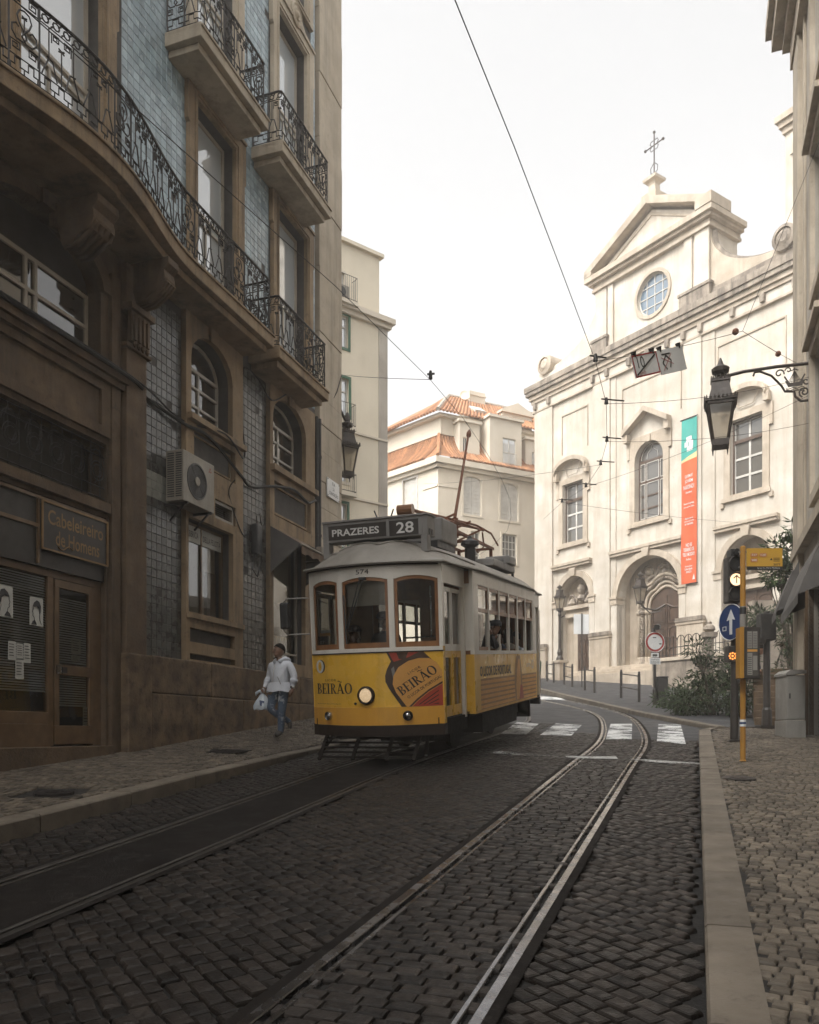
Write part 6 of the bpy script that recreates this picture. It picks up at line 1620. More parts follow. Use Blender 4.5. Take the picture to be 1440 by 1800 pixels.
m_.tube([roof_pt(.72 + .2 * i / 8, .045 + .16 * (i / 8) ** 1.3, .006) for i in range(9)], .018, 5)
m_.build('roof_seam', 'tram_grey', ro)
# floor, interior, under parts
m_ = MB(); m_.box(-.98, .98, .3, TL_ - .3, .6, .7); m_.box(-1.1, 1.1, B1, B2, .62, .7); m_.build('floor', 'tram_under', TR)
for b in (B1 + .02, B2): m_ = MB(); m_.prism([(-1.13, .7), (-.42, .7), (-.42, 2.5), (.3, 2.5), (.3, .7), (1.13, .7), (1.13, 2.9), (-1.13, 2.9)], b, b + .05); m_.build('bulkhead', 'tram_wood', TR)
for b, x0, x1 in ((.42, -.99, -.42), (TL_ - .9, .42, .99)): m_ = MB(); m_.box(x0, x1, b + .9, b + .93, .7, 2.6); m_.build('draught_screen', 'frame_brown', TR)
for i in range(5):
    for sg in (-1, 1):
        b = B1 + .55 + .85 * i; s__ = MB(); s__.box(min(sg * .35, sg * 1.1), max(sg * .35, sg * 1.1), b, b + .42, 1.08, 1.18); s__.box(min(sg * .35, sg * 1.1), max(sg * .35, sg * 1.1), b + .36, b + .43, 1.18, 1.7); s__.build('seat', 'tram_wood', TR)
m_ = MB(); m_.box(-.45, .25, .28, .55, .7, 1.62); m_.build('controls', 'dark_plastic', TR)
m_ = MB(); m_.grid(lambda u, v: (-.34 + .66 * u, fy(-.34 + .66 * u) + .09 + .02 * math.sin(v * 3), 2.72 - .38 * v), 6, 4); m_.build('sun_blind', 'beige_cloth', TR)
m_ = MB(); m_.tube([(.5, .25, 1.86), (.92, .42, 1.87)], .014, 6); m_.tube([(.86, .42, 1.86), (.86, .42, 2.6)], .012, 6); m_.build('grab_rail', 'chrome', TR)
for x0, z0, c_ in ((-.93, 1.8, 'dark_plastic'), (-.9, 1.94, 'label_orange'), (-.88, 1.98, 'paper')):
    m_ = MB(); m_.box(x0, x0 + .17, .36, .37, z0, z0 + (.14 if c_ == 'dark_plastic' else .05)); cd = m_.build('duty_card', c_, TR)
    if c_ == 'dark_plastic': lettering('07', 'white_print', cd, .07, .05, (x0 + .03, .355, z0 + .02))
m_ = MB(); m_.box(-.8, .8, .6, TL_ - .6, .36, .6); m_.box(-.62, .62, 2.0, 6.1, .18, .36); m_.build('underframe', 'tram_under', TR)
for sg in (-1, 1):
    for b in (2.75, 5.35):
        m_ = MB(); m_.lathe([(.33, -.06), (.36, -.05), (.36, .0), (.39, .02), (.39, .05), (.2, .06)], (sg * .435, b, .365), 24, (sg, 0, 0)); m_.build('wheel', 'tram_under', TR)
    m_ = MB(); m_.bar((sg * .62, 2.0, .42), (sg * .62, 6.1, .42), .1, .16); m_.build('axle_frame', 'tram_under', TR)
m_ = MB(); m_.box(-1.05, 1.05, B2 - .1, B2, .25, .65); m_.box(.72, 1.06, B1 + .9, B1 + 3.6, .28, .6); m_.box(-1.06, -.72, B1 + .9, B1 + 3.6, .28, .6); m_.build('battery_box', 'tram_under', TR)
for i in range(5):
    m_ = MB(); m_.bar((-.86 + .0 * i, .32 - .06 * i, .40 - .066 * i), (.68, .32 - .06 * i, .40 - .066 * i), .035, .03); m_.build('fender_slat', 'tram_under', TR)
for a_, c_ in [((x, .36, .44), (x, .04, .1)) for x in (-.84, -.3, .24, .66)] + [((-.95, .25, .14), (-.8, .6, .46)), ((.78, .25, .14), (.7, .6, .46))]: m_ = MB(); m_.bar(a_, c_, .05, .035); m_.build('fender_strut', 'tram_under', TR)
# lamps
def lamp(a, z, r_, ring, lens, name):
    y = fy(a) - .004; nrm = Vector((2 * KF_ * a, -1, 0)).normalized()
    m_ = MB(); m_.lathe([(r_ * 1.28, -.01), (r_ * 1.3, .03), (r_ * 1.2, .055), (r_ * 1.02, .06), (r_ * 1.0, .02)], (a, y, z), 24, nrm); l_ = m_.build(name, ring, TR, smooth=False)
    m_ = MB(); m_.lathe([(r_, .02), (r_ * .9, .04), (r_ * .6, .055), (r_ * .2, .06)], (a, y, z), 24, nrm); m_.build('lens', lens, l_, smooth=True)
lamp(-.02, 1.05, .103, 'tram_brown', 'lit_head', 'headlamp'); lamp(-.69, .745, .052, 'chrome', 'chrome', 'fog_lamp'); lamp(.57, .745, .056, 'tram_brown', 'chrome', 'fog_lamp')
m_ = MB(); m_.lathe([(.018, 0), (.018, .02)], (-.2, fy(.2) - .002, .93), 10, (0, -1, 0)); m_.build('socket', 'dark_plastic', TR)
# wiper, mirror
m_ = MB(); m_.tube([(-.04, -.04, 2.74), (-.3, -.03, 1.98)], .009, 5); m_.tube([(.02, -.04, 2.74), (-.26, -.035, 2.02)], .009, 5); m_.tube([(-.31, -.03, 2.5), (-.29, -.035, 1.8)], .012, 5); m_.box(-.06, .04, -.05, .0, 2.7, 2.74); m_.build('wiper', 'dark_plastic', TR)
m_ = MB(); m_.tube([(-WF, .3, 2.52), (-1.35, .2, 2.52), (-1.42, .2, 2.46), (-1.42, .2, 2.04), (-1.36, .2, 1.98), (-WF, .3, 1.98)], .012, 6); mi_ = m_.build('mirror_arm', 'cabinet', TR)
m_ = MB(); m_.box(-1.44, -1.29, .1, .22, 2.06, 2.46); m_.build('mirror', 'dark_plastic', mi_, bevel=.03)
# destination board
DB = .45
m_ = MB()
for x in (-.83, .73): m_.box(x, x + .1, DB, DB + .16, 3.1, 3.34)
m_.prism([(-.83, 3.335), (.84, 3.335), (.84, 3.62), (-.83, 3.62)], DB, DB + .34); db = m_.build('destination_box', 'tram_box_grey', TR, bevel=.008)
m_ = MB(); m_.box(-.83, .86, DB - .02, DB + .35, 3.621, 3.645); m_.build('lid', 'tram_box_grey', db)
m_ = MB(); m_.box(-.73, .2, DB - .006, DB, 3.365, 3.575); m_.build('destination_blind', 'sign_brown', db); m_ = MB(); m_.box(.25, .7, DB - .006, DB, 3.355, 3.575); m_.build('route_blind', 'sign_brown', db)
lettering('PRAZERES', 'white_print', db, .76, .105, (-.67, DB - .011, 3.415), bold=.022); lettering('28', 'white_print', db, .27, .16, (.36, DB - .011, 3.385), bold=.015)
m_ = MB()
for x in (-.77, .225, .75): m_.box(x - .012, x + .012, DB - .012, DB, 3.35, 3.6)
m_.build('board_frame', 'tram_box_grey', db)
m_ = MB(); m_.box(.842, .852, DB + .05, DB + .11, 3.35, 3.43); m_.box(.842, .852, DB + .16, DB + .22, 3.35, 3.43); m_.build('slot', 'dark_plastic', db)
# roof fittings
m_ = MB(); m_.box(.1, .75, 1.45, 2.3, 3.38, 3.75); m_.build('resistor_box', 'tram_box_grey', ro, bevel=.03); m_ = MB(); m_.box(.1, .7, 1.35, 2.3, 3.28, 3.38); m_.build('box_stand', 'dark_plastic', ro)
for a, b in ((.35, 2.6), (.45, 4.6), (-.3, 3.3), (-.3, 5.6)):
    m_ = MB(); m_.sphere((a, b, 3.22), .3, 14, 8, (1, 1, .75)); m_.build('roof_vent', 'tram_grey', ro, smooth=True)
m_ = MB(); m_.lathe([(.1, 0), (.1, .3), (.08, .3), (.17, .36), (.16, .42), (.05, .47), (.03, .52)], (.55, 3.8, 3.25), 12); m_.build('chimney_vent', 'dark_plastic', ro)
m_ = MB(); m_.box(.3, .9, 4.2, 6.0, 3.26, 3.4); m_.build('equipment_box', 'tram_box_grey', ro, bevel=.02); m_ = MB(); m_.tube([(.8, 4.5, 3.4), (.8, 5.9, 3.5), (.8, 6.2, 3.4), (.8, 6.25, 3.2)], .03, 6); m_.build('pipe', 'dark_plastic', ro)
m_ = MB(); m_.box(.45, .95, 5.3, 5.9, 3.4, 3.56); m_.build('speaker_box', 'tram_box_grey', ro, bevel=.02)
m_ = MB(); 
for x in (-.35, .35):
    m_.bar((x, 3.2, 3.85), (x, 6.4, 3.85), .05, .05)
    for b in (3.4, 6.2): m_.bar((x, b, 3.25), (x, b, 3.85), .06, .06)
for b in (3.2, 4.1, 5.0, 6.4): m_.bar((-.35, b, 3.86), (.35, b, 3.86), .05, .05)
m_.build('trolley_frame', 'rust', ro)
m_ = MB(); m_.tube([(0, 4.74, 3.9), (0, 4.74, 4.28)], .07, 8); m_.tube([(0, 4.74, 4.28), (0, 5.9, 6.12)], [.035, .022], 8); m_.lathe([(.02, 0), (.05, .04), (.05, .12), (.02, .2)], (0, 5.9, 6.1), 8, (0, .53, .85)); m_.build('trolley_pole', 'rust', ro)
m_ = MB(); m_.tube([(-.12, 1.85, 3.98), (.14, 1.85, 3.98)], .085, 12); m_.build('roller', 'tram_wood', ro)
m_ = MB(); m_.tube([(.1, 1.9, 3.98), (.05, 5.2, 4.2), (.0, 6.6, 4.34)], .03, 6); m_.tube([(-.3, 3.6, 4.25), (.0, 6.4, 4.38), (.12, 7.2, 4.3), (.15, 7.7, 4.1)], .022, 6); m_.tube([(.3, 3.6, 4.05), (.15, 6.4, 4.25)], .02, 6)
for b in (3.4, 4.4, 5.4): m_.bar((-.3, b, 3.88), (.3, b + .4, 4.2), .04, .04)
m_.tube([(.15, 6.3, 4.2), (.1, 6.6, 3.95), (.02, 6.4, 3.8), (-.05, 6.1, 3.95)], .018, 5)
m_.build('pantograph', 'rust', ro)
m_ = MB(); m_.tube([(-.1, 1.0, 3.6), (-.2, 1.0, 3.85)], .012, 5); m_.tube([(.02, 1.0, 3.6), (.12, 1.0, 3.85)], .012, 5); m_.build('aerial', 'dark_plastic', ro)
# ---- lettering and flat print on the bowed front
def fmap(off): return lambda a, z: (a, fy(a) - off, z)
def decal(poly, m_, off, name, parent=fp):
    bm = bmesh.new(); vs_ = [bm.verts.new((x, z, 0)) for x, z in poly]; bm.faces.new(vs_)
    a0, a1 = min(p[0] for p in poly), max(p[0] for p in poly)
    n = max(1, int((a1 - a0) / .05))
    for i in range(1, n): bmesh.ops.bisect_plane(bm, geom=bm.verts[:] + bm.edges[:] + bm.faces[:], plane_co=(a0 + (a1 - a0) * i / n, 0, 0), plane_no=(1, 0, 0))
    bmesh.ops.triangulate(bm, faces=bm.faces[:])
    for v in bm.verts: v.co = (v.co.x, fy(v.co.x) - off, v.co.y)
    me = bpy.data.meshes.new(name); bm.to_mesh(me); bm.free(); me.materials.append(MATS[m_])
    o = bpy.data.objects.new(name, me); C.objects.link(o); o.parent = parent; return o
decal([(.3, 1.654), (.36, 1.53), (.3, 1.42), (.272, 1.33), (.272, 1.24), (.32, 1.14), (.49, .872), (1.03, .872), (1.03, 1.36), (.92, 1.52), (.8, 1.654)], 'bottle_glass', .003, 'bottle_print')
decal([(.33, 1.654), (.4, 1.52), (.6, 1.58), (.74, 1.654)], 'label_red', .0036, 'bottle_print'); decal([(.44, 1.654), (.47, 1.56), (.56, 1.55), (.6, 1.654)], 'bottle_glass', .0042, 'bottle_print'); decal([(.36, 1.42), (.385, 1.28), (.42, 1.3), (.4, 1.46)], 'tram_box_grey', .0036, 'bottle_print')
decal([(.56, .872), (.42, 1.08), (.375, 1.2), (.39, 1.32), (.46, 1.44), (.6, 1.53), (.74, 1.565), (.87, 1.56), (.96, 1.5), (1.03, 1.38), (1.03, .872)], 'label_orange', .0044, 'label_print')
decal([(.59, .872), (.7, .985), (.85, 1.11), (1.03, 1.225), (1.03, 1.195), (.85, 1.08), (.7, .95), (.625, .872)], 'bottle_glass', .0052, 'label_print')
decal([(.635, .872), (.7, .94), (.85, 1.07), (1.03, 1.19), (1.03, .872)], 'label_red', .0052, 'label_print')
for i in range(4):
    decal([(.72 + .06 * i, .9), (.98, 1.1 - .062 * i), (.98, 1.085 - .062 * i), (.735 + .06 * i, .897)], 'black_print', .006, 'label_print')
# serif capitals drawn as outlines (height 1)
def ringp(cx, cz, rx, rz, ix, iz, a0=0, a1=2 * PI, n=14):
    return [[(cx + rx * math.cos(a0 + (a1 - a0) * i / n), cz + rz * math.sin(a0 + (a1 - a0) * i / n)), (cx + rx * math.cos(a0 + (a1 - a0) * (i + 1) / n), cz + rz * math.sin(a0 + (a1 - a0) * (i + 1) / n)), (cx + ix * math.cos(a0 + (a1 - a0) * (i + 1) / n), cz + iz * math.sin(a0 + (a1 - a0) * (i + 1) / n)), (cx + ix * math.cos(a0 + (a1 - a0) * i / n), cz + iz * math.sin(a0 + (a1 - a0) * i / n))] for i in range(n)]
def rc(x0, x1, z0, z1): return [(x0, z0), (x1, z0), (x1, z1), (x0, z1)]
stem = [rc(.08, .25, 0, 1), rc(0, .34, 0, .06), rc(0, .34, .94, 1)]
GL = {'B': (stem + ringp(.27, .75, .3, .25, .15, .19, -PI / 2, PI / 2, 8) + ringp(.27, .26, .37, .26, .2, .2, -PI / 2, PI / 2, 8), .7),
      'E': (stem + [rc(.25, .6, 0, .06), rc(.25, .58, .94, 1), rc(.25, .48, .48, .54), rc(.54, .6, .06, .24), rc(.52, .58, .76, .94), rc(.44, .48, .42, .6)], .68),
      'I': (stem, .42), 'R': (stem + ringp(.27, .74, .32, .26, .16, .2, -PI / 2, PI / 2, 8) + [[(.28, .5), (.42, .48), (.72, 0), (.52, 0)], rc(.5, .78, 0, .05)], .78),
      'Ã': ([[(.34, 1), (.46, 1), (.14, 0), (.08, 0)], [(.34, 1), (.48, 1), (.82, 0), (.62, 0)], rc(.2, .62, .3, .36), rc(0, .24, 0, .05), rc(.54, .9, 0, .05)] + [[(.14 + .08 * i, 1.12 + .06 * math.sin(i * 1.0)), (.22 + .08 * i, 1.12 + .06 * math.sin((i + 1) * 1.0)), (.22 + .08 * i, 1.2 + .06 * math.sin((i + 1) * 1.0)), (.14 + .08 * i, 1.2 + .06 * math.sin(i * 1.0))] for i in range(6)], .9),
      'O': (ringp(.42, .5, .42, .52, .24, .45), .9)}
def serif_word(word, pos, h, w_, m_, off, parent, ang=0.0, name='lettering'):
    tot = sum(GL[c][1] for c in word) - .06; k = w_ / tot; m2 = MB(); x = 0
    for c in word:
        for pl_ in GL[c][0]:
            pts = []
            L_ = len(pl_)
            for i in range(L_):
                p, q = pl_[i], pl_[(i + 1) % L_]
                pts.append(p)
            q3 = []
            for px_, pz_ in pts:
                u, v = (x + px_) * k, pz_ * h
                a = pos[0] + u * math.cos(ang) - v * math.sin(ang); z = pos[1] + u * math.sin(ang) + v * math.cos(ang)
                q3.append((a, fy(a) - off, z))
            m2.add(q3, [tuple(range(L_))])
        x += GL[c][1]
    return m2.build(name, m_, parent)
serif_word('BEIRÃO', (-.95, 1.075), .155, .7, 'black_print', .0045, fp)
lettering('LICOR', 'black_print', fp, .22, .034, fn=lambda a, b: (-.76 + a, fy(-.76 + a) - .0045, 1.262 + b), cuts=4, spacing=1.3)
lettering('SEJA RESPONSÁVEL. BEBA COM MODERAÇÃO', 'black_print', fp, .5, .018, fn=lambda a, b: (-.96 + a, fy(-.96 + a) - .0045, .915 + b), cuts=8)
A_ = .6
serif_word('BEIRÃO', (.5, 1.03), .135, .585, 'black_print', .0075, fp, A_)
def rot_text(t, w_, h_, p, ang, m_='black_print', sp=1.0):
    lettering(t, m_, fp, w_, h_, fn=lambda a, b: (lambda x, z: (x, fy(x) - .0075, z))(p[0] + a * math.cos(ang) - b * math.sin(ang), p[1] + a * math.sin(ang) + b * math.cos(ang)), cuts=6, spacing=sp, bold=.01)
rot_text('O LICOR DE PORTUGAL', .53, .042, (.59, .985), .6); rot_text('LICOR', .19, .036, (.6, 1.33), .55, sp=1.4)
lettering('574', 'black_print', TR, .2, .068, fn=lambda a, b: (-.12 + a, fy(-.12 + a) - .006, 2.785 + b))
m_ = MB(); rg = ringp(-.87, 1.485, .085, .098, .04, .07, 0, 2 * PI, 20)
for q in rg: m_.add([(a, fy(a) - .004, z) for a, z in q], [(0, 1, 2, 3)])
m_.build('emblem', 'white_print', fp)
m_ = MB()
for q in ringp(-.85, 1.485, .095, .1, .05, .075, -PI * .55, PI * .55, 12): m_.add([(a, fy(a) - .003, z) for a, z in q], [(0, 1, 2, 3)])
m_.build('emblem', 'black_print', fp)
# print on the side
SX = WS + .003
def sdecal(poly, m_, off=0.0, name='side_print'):
    q = MB(); q.add([(SX + off, b, c) for b, c in poly], [tuple(range(len(poly)))]); return q.build(name, m_, spR)
sdecal(rc(B1 + .35, B2 - .02, .7, 1.2), 'tan_print')
for i in range(6): sdecal(rc(B1 + .35, B2 - .02, .715 + .08 * i, .765 + .08 * i), 'label_orange', .001)
lettering('O LICOR DE PORTUGAL', 'black_print', spR, 2.3, .165, (SX + .002, 1.86, 1.24), (0, 1, 0), (0, 0, 1), bold=.02)
sdecal([(4.5, .72), (4.42, 1.1), (4.5, 1.4), (4.62, 1.56), (4.95, 1.57), (5.08, 1.3), (5.12, .95), (5.28, .72)], 'tan_print', .002)
sdecal([(4.6, .72), (4.56, 1.0), (4.66, 1.3), (4.78, 1.5), (4.9, 1.5), (4.98, 1.2), (5.0, .9), (5.05, .72)], 'label_orange', .003)
sdecal([(4.82, .72), (4.95, 1.0), (5.12, .98), (5.24, .72)], 'label_red', .004)
lettering('carris', 'white_print', spR, .42, .1, (SX + .002, 5.55, 1.33), (0, 1, 0), (0, 0, 1))
m_ = MB()
for q in ringp(6.2, 1.38, .1, .1, .055, .06): m_.add([(SX + .002, b, c) for b, c in q], [(0, 1, 2, 3)])
m_.build('emblem', 'white_print', spR)
m_ = MB(); m_.box(WS, WS + .006, B1 + .06, B2, .66, .7); m_.box(WS, WS + .005, 3.85, 3.87, .7, 1.598); m_.build('panel_seam', 'tram_yellow_low', spR)
# ================================================================== STREET FURNITURE
def gp(px, py, off=0.0):
    u, w_ = (px - CX) / F, (HY - py) / F
    lo, hi = .5, 90.0
    for _ in range(50):
        m = (lo + hi) / 2
        if H + w_ * m > zg(u * m, m) + off: lo = m
        else: hi = m
    return Vector((u * lo, lo, zg(u * lo, lo) + off))
def zat(py, y): return H + (HY - py) / F * y
def rz_mtx(p, az): return Matrix.Translation(p) @ Matrix.Rotation(R(az), 4, 'Z')
# ---- traffic light
b = gp(1291, 1303, HR)
tlt = thing('traffic_light', 'three lamp traffic light on a dark post showing a lit white arrow', 'traffic light', mtx=Matrix.Translation(b))
Zt = lambda py: zat(py, b.y) - b.z
m_ = MB(); m_.lathe([(.11, 0), (.11, .02), (.075, .03), (.07, .5), (.065, .52), (.06, Zt(1000))], (0, 0, 0), 14); m_.box(-.14, .14, -.14, .14, 0, .015); m_.build('post', 'post_dark', tlt)
m_ = MB(); m_.box(-.16, .14, -.12, .12, Zt(1060), Zt(980)); hb = m_.build('head', 'post_dark', tlt, bevel=.02)
for py, lens in ((993, 'dark_plastic'), (1021.5, 'lit_white'), (1046, 'dark_plastic')):
    z_ = Zt(py); m_ = MB(); m_.lathe([(.115, .0), (.125, .02), (.12, .04)], (-.03, -.12, z_), 20, (0, -1, 0)); l_ = m_.build('lamp', 'post_dark', hb)
    m_ = MB(); m_.lathe([(.108, .041), (.09, .05), (.02, .055)], (-.03, -.12, z_), 20, (0, -1, 0)); ln = m_.build('lens', lens, hb)
    m_ = MB(); m_.grid(lambda u, v: (-.03 + .128 * math.cos(PI * (.05 + .9 * u)), -.13 - (.13 - .1 * abs(u - .5)) * v, z_ + .128 * math.sin(PI * (.05 + .9 * u))), 14, 2); m_.build('visor', 'post_dark', hb)
    if lens == 'lit_white':
        m_ = MB(); m_.bar((-.03, -.182, z_ - .07), (-.03, -.182, z_ + .06), .018, .004, (0, 1, 0)); m_.bar((-.03, -.182, z_ + .07), (-.085, -.182, z_ + .015), .018, .004, (0, 1, 0)); m_.bar((-.03, -.182, z_ + .07), (.025, -.182, z_ + .015), .018, .004, (0, 1, 0)); m_.build('arrow', 'black_print', hb)
m_ = MB(); m_.box(-.1, .05, -.1, .1, Zt(979), Zt(967)); m_.cyl((-.03, -.1, Zt(972)), (-.03, -.2, Zt(973)), .035, .05, 10); m_.build('camera', 'dark_plastic', tlt)
m_ = MB(); m_.box(-.15, .0, -.1, .1, Zt(1164), Zt(1136)); sh_ = m_.build('small_head', 'post_dark', tlt, bevel=.015)
m_ = MB()
for i in range(8): m_.lathe([(.017, 0), (.012, .008)], (-.07 + .055 * math.cos(i * PI / 4), -.1, Zt(1154) + .055 * math.sin(i * PI / 4)), 6, (0, -1, 0))
m_.lathe([(.02, 0), (.015, .008)], (-.07, -.1, Zt(1154)), 6, (0, -1, 0)); m_.build('lamp_dots', 'lit_amber', sh_)
sg = thing('road_sign', 'round blue sign with a white up arrow under the traffic light', 'traffic sign', mtx=Matrix.Translation((b.x - .1, b.y - .1, zat(1095, b.y))) @ Matrix.Rotation(R(-72), 4, 'Z'))
m_ = MB(); m_.lathe([(.325, -.015), (.325, 0)], (0, 0, 0), 40, (0, -1, 0)); m_.build('plate', 'sign_blue', sg)
m_ = MB(); m_.tube([(.318 * math.cos(2 * PI * i / 40), -.004, .318 * math.sin(2 * PI * i / 40)) for i in range(40)], .007, 4, True); m_.build('rim', 'sign_white', sg)
m_ = MB(); m_.prism([(-.035, -.22), (.035, -.22), (.035, .05), (.11, .03), (0, .23), (-.11, .03), (-.035, .05)], -.006, -.001); m_.build('arrow', 'sign_white', sg)
m_ = MB(); moulding(m_, -.22, -.12, -.14, -.06, -.001, .014, .004); m_.build('sticker', 'sign_white', sg)
# ---- bus stop
b2 = gp(1306, 1338, HR)
bs_ = thing('bus_stop', 'yellow bus stop pole with a route flag and a timetable case', 'bus stop', mtx=Matrix.Translation(b2))
Zb = lambda py: zat(py, b2.y) - b2.z
m_ = MB(); m_.lathe([(.048, 0), (.046, .01), (.038, .02), (.038, Zb(962)), (.03, Zb(960))], (0, 0, 0), 16); m_.build('pole', 'yellow_pole', bs_)
m_ = MB(); m_.box(.05, .56, -.012, .012, Zb(1001), Zb(964)); fl = m_.build('flag', 'sign_yellow', bs_)
m_ = MB(); m_.box(.052, .558, -.016, .016, Zb(1001.5), Zb(996)); m_.build('stop_name_strip', 'dark_plastic', fl)
lettering('Igreja Sta. Maria Madalena', 'white_print', fl, .32, .026, (.2, -.0175, Zb(1000.6)))
for z_ in (970, 997): m_ = MB(); m_.bar((-.06, 0, Zb(z_)), (.07, 0, Zb(z_)), .02, .02); m_.build('bracket', 'cabinet', bs_)
for t_, x, py in (('737', .1, 976), ('12E', .23, 976), ('28E', .1, 985)):
    m_ = MB(); pts = [(x + .055 + (.03 if math.cos(a) > 0 else -.03) + .026 * math.cos(a), Zb(py) + .028 * math.sin(a)) for a in np.linspace(0, 2 * PI, 24, endpoint=False)]
    m_.prism(pts, -.0165, -.012); oval = m_.build('route_badge', 'sign_orange', fl); lettering(t_, 'white_print', oval, .075, .03, (x + .018, -.0185, Zb(py) - .015), bold=.01)
lettering('2077', 'black_print', fl, .1, .03, (.43, -.0135, Zb(994.5)), bold=.02)
m_ = MB()
for i in range(3): m_.box(.43, .52, -.0135, -.0125, Zb(982 + 2.5 * i), Zb(981 + 2.5 * i))
m_.prism([(.38, Zb(985)), (.42, Zb(985)), (.40, Zb(981))], -.0135, -.0125); m_.build('small_print', 'black_print', fl)
cs = MB(); cs.box(-.06, .16, -.2, -.13, Zb(1195), Zb(1105)); case = cs.build('timetable_case', 'post_dark', bs_, bevel=.01)
m_ = MB(); m_.box(-.125, -.06, -.2, -.05, Zb(1194), Zb(1106)); m_.build('case_side', 'yellow_pole', bs_, bevel=.008)
m_ = MB(); m_.box(-.025, .125, -.204, -.2, Zb(1190), Zb(1112)); sh = m_.build('timetable', 'glass_grey', case)
m_ = MB(); m_.box(-.02, .045, -.2055, -.204, Zb(1142), Zb(1113)); m_.box(.055, .12, -.2055, -.204, Zb(1142), Zb(1113)); m_.box(-.02, .05, -.2055, -.204, Zb(1188), Zb(1150)); m_.box(.058, .12, -.2055, -.204, Zb(1180), Zb(1155)); m_.build('timetable_sheet', 'cabinet', sh)
m_ = MB(); m_.box(-.02, .12, -.2055, -.204, Zb(1148), Zb(1144)); m_.build('timetable_band', 'label_orange', sh)
m_ = MB()
for i in range(9):
    m_.box(-.012, .037, -.2062, -.2056, Zb(1140 - 2.8 * i), Zb(1139.3 - 2.8 * i)); m_.box(.063, .112, -.2062, -.2056, Zb(1140 - 2.8 * i), Zb(1139.3 - 2.8 * i)); m_.box(-.012, .04, -.2062, -.2056, Zb(1186 - 3.4 * i), Zb(1185 - 3.4 * i))
m_.build('timetable_print', 'ink', sh)
m_ = MB(); m_.lathe([(.043, Zb(1277)), (.0432, Zb(1265))], (0, 0, 0), 16); m_.build('sticker', 'sign_white', bs_); m_ = MB(); m_.lathe([(.0434, Zb(1273)), (.0434, Zb(1269))], (0, 0, 0), 16); m_.build('sticker', 'sign_blue', bs_)
m_ = MB(); m_.lathe([(.043, Zb(1102)), (.0433, Zb(1066))], (0, 0, 0), 16); m_.build('sticker', 'cabinet', bs_); m_ = MB(); m_.lathe([(.0437, Zb(1080)), (.0437, Zb(1068))], (0, 0, 0), 16); m_.build('sticker', 'dark_plastic', bs_)
# ---- second signal post seen from behind
b3 = gp(1348, 1280, HR); Z3 = lambda py: zat(py, b3.y) - b3.z
p2 = thing('signal_post', 'dark signal post with a black box head seen from behind near the stairs', 'traffic light', mtx=Matrix.Translation(b3))
m_ = MB(); m_.box(-.2, .2, -.15, .15, 0, .06); m_.lathe([(.11, .06), (.1, .4), (.075, .45), (.07, Z3(1075))], (0, 0, 0), 12); m_.build('post', 'post_dark', p2)
m_ = MB(); m_.box(-.17, .16, -.12, .15, Z3(1126), Z3(1079)); m_.build('head', 'bin_dark', p2, bevel=.02); m_ = MB(); m_.box(-.2, -.08, -.14, .1, Z3(1132), Z3(1124)); m_.build('bracket', 'post_dark', p2)
# ---- electric cabinet
cb = thing('electric_cabinet', 'grey electric cabinet with a sloped lid at the end of the right pavement', 'cabinet', mtx=Matrix.Translation((7.13, 15.5, zg(7.1, 15.5) + HR)) @ Matrix.Rotation(R(-4), 4, 'Z') @ Matrix.Diagonal((.95, .62, .98, 1)))
m_ = MB(); m_.box(0, .38, .0, .95, -.1, .33); m_.build('plinth', 'cabinet', cb, bevel=.01)
m_ = MB(); m_.box(.01, .37, .01, .94, .34, 1.2); m_.build('body', 'cabinet', cb, bevel=.012)
m_ = MB(); m_.prism([(-.01, 1.2), (.39, 1.24), (.39, 1.3), (.08, 1.31), (-.01, 1.24)], -.02, .97); m_.build('lid', 'cabinet', cb)
m_ = MB(); m_.box(.03, .35, -.004, .01, .38, 1.17); m_.build('door', 'cabinet', cb); m_ = MB(); m_.box(.05, .08, -.02, -.004, .75, .85); m_.build('handle', 'dark_plastic', cb)
# ---- railings along the forecourt kerb
def fence(posts, label):
    P_ = [Vector(p) for p in posts]
    f = thing('barrier_rail', label, 'barrier', (P_[0].x, P_[0].y, P_[0].z), group='dark barrier rails along the church kerb')
    for p in P_:
        q = p - P_[0]; m_ = MB(); m_.lathe([(.05, 0), (.05, .98), (.035, 1.0), (.045, 1.03), (.03, 1.06)], q, 10); m_.build('post', 'post_dark', f)
    for a, c in zip(P_, P_[1:]):
        for h in (.9, .42):
            m_ = MB(); m_.bar(a - P_[0] + Vector((0, 0, h)), c - P_[0] + Vector((0, 0, h)), .035, .04); m_.build('rail', 'post_dark', f)
def fp_(px, y): x = (px - CX) / F * y; return (x, y, zg(x, y) + hF(y) - .01)
fence([fp_(1092, 30.5), fp_(1123.5, 28.3)], 'dark barrier rail nearest the no entry sign')
fence([fp_(1028, 35.4), fp_(1045, 33.6)], 'dark barrier rail second from the no entry sign')
fence([fp_(992, 39.6), fp_(1006, 37.8)], 'dark barrier rail third from the no entry sign, before the left church door')
fence([fp_(961.5, 42.6), fp_(973.5, 41.3)], 'dark barrier rail fourth from the no entry sign, nearest the tram')
lp = thing('road_sign', 'pale blank back of a square sign on a thin post before the left church door', 'traffic sign', mtx=Matrix.Translation(fp_(1023, 37.6)))
m_ = MB(); m_.lathe([(.03, 0), (.03, 3.4)], (0, 0, 0), 8); m_.build('post', 'post_dark', lp)
m_ = MB(); m_.box(-.37, .33, .03, .05, 2.45, 3.36); m_.build('plate', 'sign_white', lp, bevel=.01)
gb = thing('green_barrier', 'green metal barrier just behind the tram', 'barrier', mtx=Matrix.Translation(fp_(949, 44)))
